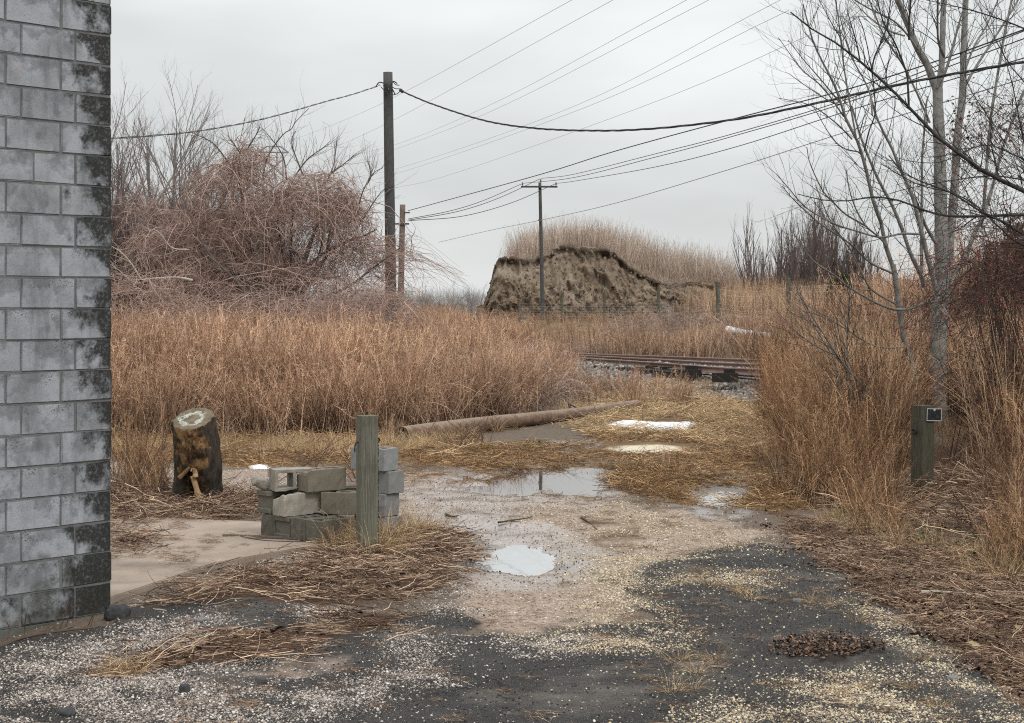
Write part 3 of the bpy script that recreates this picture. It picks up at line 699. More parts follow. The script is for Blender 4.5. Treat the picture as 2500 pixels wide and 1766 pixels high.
# shard on the left edge of the top
def rock_mesh(name, s, seed, sub=2, amp=0.35, flat=1.0):
    bm = bmesh.new(); bmesh.ops.create_icosphere(bm, subdivisions=sub, radius=1.0)
    co = np.array([q.co for q in bm.verts])
    d = 1+amp*2*(fbm(co[:, 0]*1.7+seed*3.1, co[:, 1]*1.7+co[:, 2]*1.3, 3, seed)-0.5)
    q4 = np.sign(co)*np.abs(co)**0.7
    co = q4*d[:, None]*np.array(s)
    for q, c2 in zip(bm.verts, co): q.co = c2
    me = bpy.data.meshes.new(name); bm.to_mesh(me); bm.free(); return me
sh_ = pg(641, 1196, Z3)
o = link('block_shard', rock_mesh('block_shard', (0.10, 0.05, 0.05), 5, 3, 0.5), m_blk_pale, loc=(sh_[0], sh_[1], Z3+0.05)); o.rotation_euler = (0.2, 0.45, 0.5)
tag(o, 'jagged shard of block on the left top edge of the pile', 'shard')
# tall stack
TA = math.radians(142)
for i, (du, dv, da) in enumerate([(0.00, -0.01, 0.0), (-0.025, 0.0, 0.02), (0.012, 0.01, -0.02), (-0.03, 0.0, 0.015)]):
    z = Z1+i*(BH+0.004)
    cx = pg(946, 1332, 0.0)[:2]+np.array([du, dv])
    ang = TA+da; W_ = BW
    o = link('cinder_block', hollow_block(BL, BW, BH, 2, False, 20+i), m_blk_grey)
    tag(o, ['grey block at the bottom of the tall stack behind the post', 'grey block second from the bottom of the tall stack', 'grey block third from the bottom of the tall stack', 'grey block on top of the tall stack with open cores'][i], 'cinder block', 'grey blocks stacked behind the post')
    a = np.array([math.cos(ang), math.sin(ang)]); n_ = np.array([a[1], -a[0]])
    c = cx+a*BL/2+n_*BW/2
    o.location = (c[0], c[1], z+BH/2); o.rotation_euler = (0, 0, ang)
# ------------------------------------------------------------------ timber things
def wood_mat(name, c0, c1, dark, moss=None, grain=(6, 6, 0.5), rough=0.85, streak=0.5):
    b = MB(name, rough, 0.2); p = b.tc()
    g = b.noise(9, 5, 0.65, sc3=grain); g2 = b.noise(28, 4, 0.6, sc3=grain)
    c = b.mix(b.ramp(g, [(0.3, 0), (0.7, 1)]), c0, c1)
    c = b.mix(b.ramp(g2, [(0.52, 0), (0.68, streak)]), c, dark)
    c = b.mix(b.ramp(b.noise(3, 4, 0.6), [(0.52, 0), (0.75, 0.6)]), c, dark)
    if moss: c = b.mix(b.ramp(b.noise(4, 4, 0.65, sc3=(1, 1, 0.35)), [(0.45, 0), (0.65, 0.75)]), c, moss)
    b.color(c); b.bump(b.math('ADD', g2, b.math('MULTIPLY', g, 0.6)), 0.6, 0.008); return b.m
m_post = wood_mat('weathered_post', (0.075, 0.075, 0.058), (0.22, 0.21, 0.165), (0.022, 0.022, 0.018), (0.145, 0.145, 0.085), (10, 10, 0.35))
m_rust = twig_mat('rusty_iron', (0.025, 0.016, 0.012), (0.05, 0.03, 0.022), 0.7)
def post_mesh(w, h, seed, splitx=None, top_rough=0.0):
    bm = bmesh.new(); n = 26
    xs = np.linspace(-w/2, w/2, 9)
    ring = [(x, -w/2) for x in xs[:-1]]+[(w/2, y) for y in xs[:-1]]+[(-x, w/2) for x in xs[:-1]]+[(-w/2, -y) for y in xs[:-1]]
    ring = np.array(ring); ang = np.arctan2(ring[:, 1], ring[:, 0])
    k = np.maximum(np.abs(ring).max(1), 1e-6); rr = np.hypot(ring[:, 0], ring[:, 1]); lim = 0.5*w*1.33
    ring = ring*np.minimum(1, lim/rr)[:, None]
    rows = []
    for i in range(n):
        z = h*i/(n-1)
        off = (fbm(ang*4+seed, np.full(len(ang), z*1.2), 3, seed)-0.5)*0.010+(fbm(ang*14, np.full(len(ang), z*0.5), 2, seed+4)-0.5)*0.006
        r = ring*(1+off/(w/2))[:, None]
        if splitx is not None:
            s = np.exp(-((ring[:, 0]-splitx)/0.008)**2)*(ring[:, 1] < -w*0.45); r[:, 1] += s*0.016
        rows.append([bm.verts.new((a, c, z if i < n-1 else z+top_rough*fbm(a*20, c*20, 2, seed))) for a, c in r])
    for i in range(n-1):
        for j in range(len(ring)):
            q = (j+1) % len(ring); bm.faces.new([rows[i][j], rows[i][q], rows[i+1][q], rows[i+1][j]])
    bm.faces.new(rows[-1])
    return bm
g0 = G(896, 1357)
post = empty('wooden_post', (g0[0], g0[1], -0.05), math.radians(19))
tag(post, 'square weathered wooden post standing in front of the grey block stack', 'post')
bm_obj('timber', post_mesh(0.150, 1.215, 3, -0.03), m_post, post)
T = Tubes()
T.add(smooth([(-0.06, 0.0, 0.99), (-0.085, -0.005, 0.995), (-0.10, -0.01, 0.985), (-0.106, -0.01, 0.95), (-0.107, -0.01, 0.915)], 10), 0.006, sides=6)
T.build('hook', m_rust, post)
T = Tubes(); t = np.linspace(0, 2*np.pi, 15)
T.add(np.stack([0.089+0.016*np.cos(t), 0*t-0.012, 1.01+0.016*np.sin(t)], 1), 0.005, sides=6); T.add([(0.06, -0.012, 1.0), (0.082, -0.012, 1.005)], 0.006, sides=6)
T.build('eye_bolt', m_rust, post)
# chain
T = Tubes(); Mz = np.array(Matrix.Rotation(math.radians(19), 3, 'Z'))
for i in range(34):
    z = 0.955-i*0.0285; t = np.linspace(0, 2*np.pi, 11); a = 0.3+(i % 2)*math.pi/2+0.2*math.sin(i)
    x = 0.0075*np.cos(t); q = np.stack([x*math.cos(a)+0.089+0.003*math.sin(i*.7), x*math.sin(a)-0.015, z+0.019*np.sin(t)], 1)
    T.add(q@Mz.T+np.array([g0[0], g0[1], -0.0]), 0.0028, sides=5)
tag(T.build('chain', m_rust), 'thin rusty chain hanging down the side of the square wooden post', 'chain')

# right hand post with plate
g1 = G(2252, 1237); gp = empty('wooden_post', (g1[0], g1[1], -0.03), math.radians(-58)); tag(gp, 'mossy wooden post in the brush carrying a small black plate', 'post')
Yp = g1[1]; hp = HC-(990-VH)*Yp/FPX
m_post2 = wood_mat('mossy_post', (0.04, 0.037, 0.026), (0.105, 0.092, 0.068), (0.015, 0.015, 0.011), (0.045, 0.048, 0.024), (9, 9, 0.7))
bm_obj('timber', post_mesh(0.174, hp+0.03, 8), m_post2, gp)
b = MB('black_reflector_plate', 0.35, 0.5); c = b.mix(b.ramp(b.noise(40, 5, 0.7), [(0.5, 0), (0.75, 0.35)]), (0.008, 0.009, 0.010), (0.16, 0.17, 0.19)); b.color(c); m_plate = b.m
b = MB('white_plate_border', 0.5, 0.4); b.color(b.mix(b.noise(60, 3), (0.35, 0.35, 0.36), (0.6, 0.6, 0.6))); m_border = b.m
bm = bmesh.new(); box_bm(bm, (0.02, -0.098, hp-0.062), (0.205, 0.008, 0.122)); pl = bm_obj('sign_plate', bm, m_plate, gp)
pl.rotation_euler = (0.0, math.radians(2.5), math.radians(90))
bm = bmesh.new()
for (cx, cz, w, h) in ((0.02, hp-0.001, 0.209, 0.006), (0.02, hp-0.123, 0.209, 0.006), (-0.0825, hp-0.062, 0.005, 0.115), (0.1225, hp-0.062, 0.005, 0.115)): box_bm(bm, (cx, -0.1025, cz), (w, 0.005, h))
box_bm(bm, (0.02, -0.1025, hp-0.014), (0.014, 0.004, 0.018)); box_bm(bm, (0.005, -0.1025, hp-0.010), (0.006, 0.004, 0.011)); box_bm(bm, (0.035, -0.1025, hp-0.010), (0.006, 0.004, 0.011))
bm_obj('plate_border', bm, m_border, pl)
T = Tubes(); t = np.linspace(0, 2*np.pi, 15)
T.add(np.stack([0*t-0.02+0.024*np.cos(t), 0*t-0.098, hp-0.235+0.024*np.sin(t)], 1), 0.008, sides=6); T.build('ring_bolt', m_rust, gp)

# stump
gs = G(480, 1236); YS = gs[1]; ks = YS/FPX
st = empty('tree_stump', (gs[0], gs[1], 0)); tag(st, 'tall rotting tree stump with lichen on its sawn top', 'tree stump')
def stump_surface(nA=96, nZ=46):
    th = np.linspace(0, 2*np.pi, nA, endpoint=False); zz = np.linspace(0, 1, nZ)
    TH, ZZ = np.meshgrid(th, zz)
    front = np.exp(-((np.angle(np.exp(1j*(TH+np.pi/2+0.12))))/0.85)**2)         # -y faces the camera
    R = np.interp(ZZ, [0, .12, .3, .55, .8, 1], [0.262, 0.25, 0.247, 0.246, 0.226, 0.205])
    bark = (fbm(TH*9/6.283*4, ZZ*5, 4, 3)-0.5)*0.040+(fbm(TH*26/6.283*4, ZZ*9, 3, 7)-0.5)*0.022
    rot = front*(0.03*sstep(1.0, 0.8, ZZ)+0.05*sstep(0.75, 0.4, ZZ)+0.11*sstep(0.42, 0.12, ZZ))
    rot = rot*(0.6+0.8*fbm(TH*5, ZZ*6, 4, 15))+front*(fbm(TH*14, ZZ*16, 3, 19)-0.5)*0.05
    R = R+bark*(1-0.6*front)-rot
    root = 0.10*np.exp(-ZZ*9)*(np.exp(-((np.angle(np.exp(1j*(TH-np.pi*1.02))))/0.5)**2)+0.5*np.exp(-((np.angle(np.exp(1j*(TH-0.2))))/0.5)**2))
    R = R+root
    cx = np.interp(ZZ, [0, .4, .7, 1], [0.0, 0.015, 0.0, -0.035])
    X = cx+R*np.cos(TH); Y = R*np.sin(TH)
    H = 0.905+0.17*Y/0.2*0.55+0.02*X/0.2
    Z = -0.05+ZZ*(H+0.05)
    V = np.stack([X, Y, Z], -1); i = np.arange(nA*nZ).reshape(nZ, nA)
    F = np.stack([i[:-1], np.roll(i[:-1], -1, 1), np.roll(i[1:], -1, 1), i[1:]], -1).reshape(-1, 4)
    return V, F, front
V, F, fr = stump_surface()
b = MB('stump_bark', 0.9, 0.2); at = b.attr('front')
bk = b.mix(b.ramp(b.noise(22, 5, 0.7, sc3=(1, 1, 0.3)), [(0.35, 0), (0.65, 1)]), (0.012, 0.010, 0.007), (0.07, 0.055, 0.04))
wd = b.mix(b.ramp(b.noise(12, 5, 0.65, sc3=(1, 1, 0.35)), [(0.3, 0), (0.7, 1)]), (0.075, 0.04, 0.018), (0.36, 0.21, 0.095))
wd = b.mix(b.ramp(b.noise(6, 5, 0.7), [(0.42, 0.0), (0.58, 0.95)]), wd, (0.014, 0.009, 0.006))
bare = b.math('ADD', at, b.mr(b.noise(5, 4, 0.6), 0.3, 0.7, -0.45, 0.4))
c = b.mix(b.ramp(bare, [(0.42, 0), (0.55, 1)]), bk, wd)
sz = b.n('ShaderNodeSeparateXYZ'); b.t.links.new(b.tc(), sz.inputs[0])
c = b.mix(b.math('MULTIPLY', at, b.ramp(b.math('ADD', sz.outputs[2], b.mr(b.noise(7, 4), .3, .7, -.12, .12)), [(0.32, 0.96), (0.60, 0.0)])), c, (0.006, 0.005, 0.004))  # darkness of the front hollow painted in, strongest near the foot
b.color(c); b.bump(b.noise(40, 5, 0.7, sc3=(1, 1, 0.4)), 0.8, 0.015)
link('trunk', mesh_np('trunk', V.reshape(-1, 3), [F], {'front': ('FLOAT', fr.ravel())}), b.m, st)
rim = V[-1]; ctr = rim.mean(0); rings = [ctr+(rim-ctr)*s+np.array([0, 0, 0.004+0.004*math.sin(9*s)]) for s in (0.999, 0.9, 0.7, 0.5, 0.3, 0.12)]
Vc = np.concatenate([rim+np.array([0, 0, -0.012])]+rings+[ctr[None]+np.array([[0, 0, 0.004]])]); nA = 96; Fc = []
i = np.arange(nA*7).reshape(7, nA); Fq = np.stack([i[:-1], np.roll(i[:-1], -1, 1), np.roll(i[1:], -1, 1), i[1:]], -1).reshape(-1, 4)
Ft = np.stack([i[-1], np.roll(i[-1], -1), np.full(nA, nA*7)], -1)
b = MB('sawn_face', 0.85, 0.2); wv = b.tc()
rad = b.n('ShaderNodeVectorMath', operation='DISTANCE'); b.t.links.new(b.n('ShaderNodeMapping', Vector=wv, Scale=(1, 1, 0)).outputs[0], rad.inputs[0]); rad.inputs[1].default_value = (ctr[0]-0.01, ctr[1], 0)
rr = b.math('ADD', rad.outputs['Value'], b.mr(b.noise(14, 4), 0.3, 0.7, -0.035, 0.035))
c = b.mix(b.ramp(b.noise(9, 5, 0.65), [(0.35, 0), (0.65, 1)]), (0.085, 0.065, 0.045), (0.20, 0.155, 0.105))
c = b.mix(b.ramp(b.noise(7, 4), [(0.5, 0), (0.65, 0.5)]), c, (0.095, 0.095, 0.055))
lich = b.ramp(rr, [(0.075, 0), (0.088, 1), (0.125, 1), (0.14, 0)])
lich = b.math('MULTIPLY', lich, b.ramp(b.noise(6, 4, 0.6), [(0.36, 0), (0.44, 1)]))
c = b.mix(b.math('MULTIPLY', lich, b.ramp(b.noise(38, 4, .65), [(.38, .15), (.55, .9)])), c, (0.42, 0.45, 0.39)); b.color(c); b.bump(b.noise(60, 4, 0.7), 0.6, 0.006)
link('sawn_face', mesh_np('sawn_face', Vc, [Fq, Ft]), b.m, st)
m_split = wood_mat('split_wood', (0.27, 0.165, 0.085), (0.43, 0.29, 0.16), (0.10, 0.055, 0.028), None, (14, 14, 0.9))
m_split_d = wood_mat('split_wood_dark', (0.10, 0.055, 0.028), (0.22, 0.125, 0.06), (0.03, 0.018, 0.01), None, (14, 14, 0.9))
def splinter(p0, p1, w, t, seed, m):
    p0, p1 = np.array(p0), np.array(p1); n = 12; d = norm(p1-p0); side = norm(np.cross(d, [0, 1, 0])); up = np.cross(side, d)
    Vs = []; r = np.random.default_rng(seed)
    for i in range(n):
        s = i/(n-1); c = p0+(p1-p0)*s+up*0.02*math.sin(s*3.1); ww = w*(0.75+0.35*s)*(1+0.25*(r.random()-0.5)); tt = t*(0.8+0.4*r.random())
        jag = 0.02*(r.random(6)-0.5) if i in (0, n-1) else np.zeros(6)
        for k, (a, e) in enumerate(((-1, -1), (0, -1.25), (1, -0.9), (1, 1), (0.1, 1.2), (-1, 0.9))): Vs.append(c+side*a*ww/2+up*e*tt/2+d*jag[k])
    i = np.arange(n*6).reshape(n, 6); Fs = np.stack([i[:-1], np.roll(i[:-1], -1, 1), np.roll(i[1:], -1, 1), i[1:]], -1).reshape(-1, 4)
    caps = np.array([list(range(6))[::-1], list(range(n*6-6, n*6))])
    link('wood_splinter', mesh_np('wood_splinter', np.array(Vs), [Fs, caps], smoothf=False), m, st)
splinter((0.0, -0.20, 0.325), (0.085, -0.27, 0.07), 0.062, 0.025, 1, m_split)
splinter((0.02, -0.225, 0.41), (0.035, -0.235, 0.325), 0.05, 0.03, 2, m_split)
splinter((-0.03, -0.20, 0.42), (-0.14, -0.235, 0.31), 0.045, 0.02, 3, m_split_d)
splinter((-0.008, -0.215, 0.43), (-0.012, -0.22, 0.385), 0.016, 0.015, 4, m_split)

# fallen pole
A = pg(980, 1063, 0.0); A = np.array([(980-U0)*24.6/FPX, 24.6, 0.112]); B = np.array([(1555-U0)*31.9/FPX, 31.9, 0.105])
lg = empty('fallen_pole', A); tag(lg, 'long weathered utility pole lying on the ground along the brush', 'fallen pole')
n, S = 60, 22; Vs = []; d = norm(B-A); side = norm(np.cross(d, [0, 0, 1])); up = np.cross(side, d)
for i in range(n):
    s = i/(n-1); th = np.arange(S)*2*np.pi/S
    R = (0.132*(1-s)+0.10*s)*(1+0.06*(fbm(th*1.3, np.full(S, s*14), 3, 4)-0.5))
    c = (B-A)*s
    c = c+np.array([0, 0, 0.012*math.sin(s*7)])
    Vs.append(c+R[:, None]*(np.cos(th)[:, None]*side+np.sin(th)[:, None]*up))
i = np.arange(n*S).reshape(n, S); F = np.stack([i[:-1], np.roll(i[:-1], -1, 1), np.roll(i[1:], -1, 1), i[1:]], -1).reshape(-1, 4)
b = MB('old_pole_wood', 0.8, 0.25); 
mp = b.n('ShaderNodeMapping', Vector=b.tc(), Rotation=(0, 0, -math.atan2(d[1], d[0])), Scale=(0.25, 3.0, 3.0)).outputs[0]
c = b.mix(b.ramp(b.noise(4, 5, 0.65, mp), [(0.3, 0), (0.7, 1)]), (0.10, 0.058, 0.042), (0.225, 0.15, 0.108))
c = b.mix(b.ramp(b.noise(12, 4, 0.65, mp), [(0.5, 0), (0.7, 0.7)]), c, (0.07, 0.042, 0.032))
c = b.mix(b.ramp(b.noise(2.6, 4, 0.6), [(0.54, 0), (0.66, 0.7)]), c, (0.06, 0.045, 0.04))
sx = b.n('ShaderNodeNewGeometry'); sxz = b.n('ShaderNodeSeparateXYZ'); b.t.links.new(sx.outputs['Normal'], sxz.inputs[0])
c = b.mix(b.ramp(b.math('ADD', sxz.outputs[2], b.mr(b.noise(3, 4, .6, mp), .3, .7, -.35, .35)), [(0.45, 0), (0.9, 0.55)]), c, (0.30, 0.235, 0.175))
b.color(c); b.bump(b.noise(16, 4, 0.65, mp), 0.5, 0.01)
link('pole_shaft', mesh_np('pole_shaft', np.concatenate(Vs), [F]), b.m, lg)
e0 = Vs[0]; c0 = e0.mean(0); Vc = np.concatenate([e0, c0+(e0-c0)*0.85+d*0.01, c0+(e0-c0)*0.5+d*0.05, (c0+d*0.06)[None]]); i = np.arange(S*3).reshape(3, S)
Fq = np.stack([i[:-1], i[1:], np.roll(i[1:], -1, 1), np.roll(i[:-1], -1, 1)], -1).reshape(-1, 4); Ft = np.stack([np.roll(i[-1], -1), i[-1], np.full(S, S*3)], -1)
b = MB('rotten_pole_end', 0.9, 0.2); b.color(b.mix(b.noise(30, 4), (0.012, 0.009, 0.008), (0.07, 0.045, 0.035))); link('butt_end', mesh_np('butt_end', Vc, [Fq, Ft]), b.m, lg)
e1 = Vs[-1]; link('top_end', mesh_np('top_end', e1, [np.array([list(range(S))])], smoothf=False), m_split, lg)
b = MB('blue_tag', 0.5, 0.3); b.color((0.16, 0.38, 0.45)); bm = bmesh.new(); box_bm(bm, (0, 0, 0), (0.045, 0.006, 0.085)); tg = bm_obj('blue_tag', bm, b.m, lg); tg.location = c0-A*0+side*(-0.0)-d*0.012+np.array([0.035, -0.0, -0.045]); tg.rotation_euler = (0.25, 0.35, 0)
# bent strap of bark and stakes over the pole
m_darkwood = twig_mat('dark_dead_wood', (0.035, 0.026, 0.022), (0.075, 0.055, 0.045))
T = Tubes()
q = lambda u, v, Y: P(u, v, Y)
T.add(smooth([q(1389, 986, 29.9), q(1394, 1005, 29.7), q(1400, 1025, 29.4), q(1408, 1034, 29.2)], 9), np.linspace(0.02, 0.035, 9), 0.4, 6)
T.add(smooth([q(1393, 988, 29.9), q(1410, 997, 29.8), q(1428, 1007, 29.9), q(1440, 1013, 29.7), q(1441, 1030, 29.4)], 10), np.linspace(0.012, 0.03, 10), 0.7, 5)
tag(T.build('forked_branch', m_darkwood), 'dark forked dead branch propped over the fallen pole', 'branch')

# ------------------------------------------------------------------ utility poles
m_upole = wood_mat('utility_pole_wood', (0.045, 0.045, 0.043), (0.125, 0.125, 0.12), (0.018, 0.018, 0.018), None, (14, 14, 0.35), 0.8, 0.8)
m_upole_b = wood_mat('brown_pole_wood', (0.12, 0.095, 0.08), (0.22, 0.175, 0.15), (0.05, 0.042, 0.036), None, (14, 14, 0.35), 0.85, 0.6)
def pole(name, u_top, v_top, u_bot, v_bot, Y, r0, r1, m, lab, sides=20):
    a = P(u_bot, v_bot, Y); t = P(u_top, v_top, Y)
    base = np.array([a[0], Y, float(gz(a[0], Y))-0.3]); d = (t-a)/(t[2]-a[2]); base = a+d*(base[2]-a[2])
    e = empty(name, base); tag(e, lab, 'utility pole')
    n = 24; Vs = []; rr = np.linspace(r0, r1, n)
    for i in range(n):
        s = i/(n-1); th = np.arange(sides)*2*np.pi/sides
        R = rr[i]*(1+0.07*(fbm(th*3, np.full(sides, s*4), 3, int(Y))-0.5))
        Vs.append((t-base)*s+np.stack([R*np.cos(th), R*np.sin(th), 0*th], -1))
    i = np.arange(n*sides).reshape(n, sides); F = np.stack([i[:-1], np.roll(i[:-1], -1, 1), np.roll(i[1:], -1, 1), i[1:]], -1).reshape(-1, 4)
    cap = np.array([list(range((n-1)*sides, n*sides))])
    me = mesh_np('shaft', np.concatenate(Vs), [F, cap]); me.polygons[len(me.polygons)-1].use_smooth = False
    link('shaft', me, m, e); return e, base, t
m_wire = twig_mat('dark_wire', (0.035, 0.036, 0.038), (0.06, 0.06, 0.06), 0.6)
m_thin = twig_mat('pale_aluminium_wire', (0.28, 0.285, 0.29), (0.30, 0.30, 0.30), 0.6)
m_ins = twig_mat('insulator', (0.10, 0.105, 0.11), (0.14, 0.14, 0.14), 0.4)
m_silver = twig_mat('galvanised_clamp', (0.45, 0.46, 0.46), (0.5, 0.5, 0.5), 0.4)
YM = 42.0
pe, pbase, ptop = pole('utility_pole', 947, 177, 955, 760, YM, 0.152, 0.118, m_upole, 'tall dark utility pole rising out of the vine tangle')
def rel(pts, base): return np.array(pts)-base
yf = YM-0.16
T = Tubes()
loops = [[(918, 212), (925, 202), (935, 203), (942, 210), (948, 222), (946, 227), (940, 218), (936, 208)], [(930, 212), (938, 221), (946, 226), (951, 217), (945, 210)],
         [(951, 215), (958, 200), (966, 201), (970, 206)], [(949, 226), (956, 222), (957, 204), (961, 199), (968, 203)], [(958, 213), (966, 217), (976, 217)], [(952, 229), (960, 232), (970, 229), (978, 222)],
         [(940, 204), (952, 209), (960, 222), (965, 232)], [(945, 224), (949, 235)], [(960, 201), (966, 207), (975, 209)]]
for k, l in enumerate(loops): T.add(smooth([P(a, bq, yf-0.03*k) for a, bq in l], 18)-pbase, 0.011 if k % 3 else 0.016, 0.3, 5)
T.build('tie_wires', m_wire, pe)
for (u, v, w) in ((926, 208, .07), (950, 218, .05)): bm = bmesh.new(); box_bm(bm, P(u, v, yf)-pbase, (w, 0.03, 0.03), 0.1); bmesh.ops.bevel(bm, geom=list(bm.edges), offset=.006, affect='EDGES'); bm_obj('clamp', bm, m_silver, pe)
T = Tubes(); T.add([P(976, 219, yf)-pbase, P(984, 225, yf)-pbase], 0.042, 0, 8); T.build('splice_case', m_wire, pe)

# second, shorter pole with bracket
YB = 60.0
e2, b2, t2 = pole('utility_pole', 983, 500, 979, 700, YB, 0.118, 0.10, m_upole_b, 'short brown pole just beyond the tall dark utility pole')
for (c_, s_) in ((P(982, 547, YB-0.13), (0.50, 0.06, 0.06)), (P(994, 519.5, YB-0.08), (0.20, 0.04, 0.05))): bm = bmesh.new(); box_bm(bm, c_-b2, s_); bm_obj('bracket', bm, m_upole, e2)
# crossarm pole by the railway
YC = 72.0
e3, b3, t3 = pole('crossarm_pole', 1318, 446, 1325, 770, YC, 0.095, 0.066, m_upole, 'slender pole with crossarm in front of the earth mound')
bm = bmesh.new(); ca = P(1316.5, 456.3, YC-0.11)-b3; box_bm(bm, ca, (89*YC/FPX, 0.09, 4.2*YC/FPX)); bm_obj('crossarm', bm, m_upole, e3)
def insulator(e, base, u, v, Y, s=1.0):
    T = Tubes(); c = P(u, v, Y)-base; z = np.array([0, .03, .035, .06, .065, .10, .12])*s*1.3; r = np.array([.012, .012, .035, .045, .025, .04, .012])*s
    T.add(np.stack([0*z+c[0], 0*z+c[1], c[2]+z], 1), r[None], 0.5, 8); T.build('insulator', m_ins, e)
insulator(e3, b3, 1275.5, 454.0, YC-0.11); insulator(e3, b3, 1357.5, 454.0, YC-0.11); insulator(e3, b3, 1320, 446, YC)
T = Tubes(); T.add([P(1320, 543, YC-.1)-b3, P(1314, 537, YC-.14)-b3], 0.03, 0.5, 6); T.build('peg', m_upole, e3)

# ------------------------------------------------------------------ wires
def wire(name, pts, Ya, Yb, r, m, lab, cat='power line', group=None, n=60, sides=4, strands=1, twist=0.0, sep=0.0):
    p = np.array(pts, float); iy = np.linspace(1/Ya, 1/Yb, 2)
    us = p[:, 0]; f = (us-us[0])/(us[-1]-us[0]); Ys = 1/(iy[0]+(iy[1]-iy[0])*f)
    W = np.array([P(a, bq, y) for (a, bq), y in zip(p, Ys)])
    W = smooth(W, n); T = Tubes()
    if strands == 1: T.add(W, r, 0.4, sides)
    else:
        L = np.r_[0, np.cumsum(np.linalg.norm(np.diff(W, axis=0), axis=1))]; t = norm(np.gradient(W, axis=0))
        n1 = norm(np.cross(t, [0, 0, 1])); n2 = np.cross(n1, t)
        for k in range(strands):
            a = twist*L*(1+0.12*np.sin(L*0.21))+k*2*np.pi/strands
            T.add(W+sep*(np.cos(a)[:, None]*n1+np.sin(a)[:, None]*n2), r*(1.0 if k else 0.8), 0.2+0.3*k, 5)
    return tag(T.build(name, m), lab, cat, group)
wire('cable', [(976, 219), (990, 227), (1060, 256), (1180, 294), (1300, 313), (1450, 319.5), (1600, 314), (1800, 291), (2000, 251), (2200, 206), (2380, 172), (2620, 132)], 42, 21, 0.0105, m_wire,
     'thick twisted cable sagging from the tall pole to the upper right', 'cable', n=420, strands=3, twist=4.2, sep=0.0125)
wire('cable', [(921, 211), (860, 231), (800, 247), (650, 289), (500, 318), (380, 331), (270, 338), (120, 342)], 42, 26, 0.0085, m_wire,
     'twisted cable running from the tall pole to the block wall', 'cable', n=240, strands=2, twist=4.5, sep=0.010)
TL = [([(1400, -2), (1012, 212), (850, 290), (690, 352)], 'faint uppermost power line crossing the sky beyond the tall pole'), ([(1497, 0), (960, 294), (800, 366), (700, 398)], 'second thin power line from the top of the sky'),
      ([(1677, 0), (1200, 255), (969, 352), (840, 384)], 'third thin power line, upper strand of the middle pair'), ([(1731, 0), (1210, 267), (969, 363), (820, 410)], 'fourth thin power line, lower strand of the middle pair'),
      ([(1906, 0), (1372, 272), (969, 412), (830, 438)], 'fifth thin power line, upper strand of the lowest pair'), ([(1925, 26), (1405, 272), (969, 424), (850, 452)], 'sixth thin power line, lower strand of the lowest pair'),
      ([(1990, 80), (1568, 261), (1089, 430), (960, 460), (860, 480)], 'lowest single thin power line beneath the two pairs')]
for k, (p, l) in enumerate(TL): wire('power_line', p, 55, 190, 0.0085, m_thin, l, n=40)
wire('power_line', [(996, 515), (1306, 430), (1500, 370), (1786, 292), (2070, 218), (2320, 138), (2560, 50)], 60, 24, 0.012, m_wire, 'dark power line rising from the short brown pole', n=50)
wire('power_line', [(997, 535), (1100, 515), (1180, 490), (1272, 450)], 60, 72, 0.013, m_wire, 'power line from the short pole to the left crossarm insulator', n=30)
wire('power_line', [(997, 538), (1120, 516), (1220, 483), (1318, 437)], 60, 72, 0.013, m_wire, 'power line from the short pole to the top of the crossarm pole', n=30)
wire('power_line', [(1000, 539), (1130, 528), (1250, 495), (1356, 449)], 60, 72, 0.013, m_wire, 'power line from the short pole to the right crossarm insulator', n=30)
wire('power_line', [(1322, 436), (1400, 426), (1600, 376), (1786, 328), (2100, 232), (2540, 60)], 72, 26, 0.0105, m_wire, 'power line leaving the top of the crossarm pole to the right', n=50)
wire('power_line', [(1276, 448), (1400, 434), (1600, 384), (1786, 334), (2100, 240), (2540, 80)], 72, 26, 0.0105, m_wire, 'power line leaving the left crossarm insulator to the right', n=50)
wire('power_line', [(1358, 448), (1400, 443), (1600, 408), (1800, 358), (2080, 268), (2540, 130)], 72, 26, 0.0105, m_wire, 'power line leaving the right crossarm insulator to the right', n=50)
wire('power_line', [(1070, 592), (1200, 562), (1314, 539), (1500, 497), (1800, 408), (2080, 318), (2540, 180)], 95, 30, 0.011, m_thin, 'lowest pale wire passing the middle of the crossarm pole', n=50)

# distant lattice pylon behind the vines
YT = 190; e = empty('lattice_pylon', P(668, 700, YT)); tag(e, 'faint steel lattice pylon far behind the vine covered tree', 'pylon'); T = Tubes(); bs = P(668, 700, YT)
def seg(a, bq): T.add([P(*a, YT)-bs, P(*bq, YT)-bs], 0.09, 0.5, 4)
for a, bq in (((632, 371), (704, 373)), ((645, 371), (640, 700)), ((690, 373), (698, 700)), ((645, 390), (692, 430)), ((690, 390), (643, 430)), ((642, 440), (693, 480)), ((693, 440), (642, 480)), ((658, 371), (658, 400)), ((676, 372), (676, 400)),
              ((632, 371), (650, 358)), ((704, 373), (686, 358)), ((650, 358), (686, 358)), ((641, 500), (694, 560)), ((694, 500), (641, 560)), ((640, 610), (697, 690)), ((697, 610), (640, 690))): seg(a, bq)
T.build('steel_frame', m_thin, e)

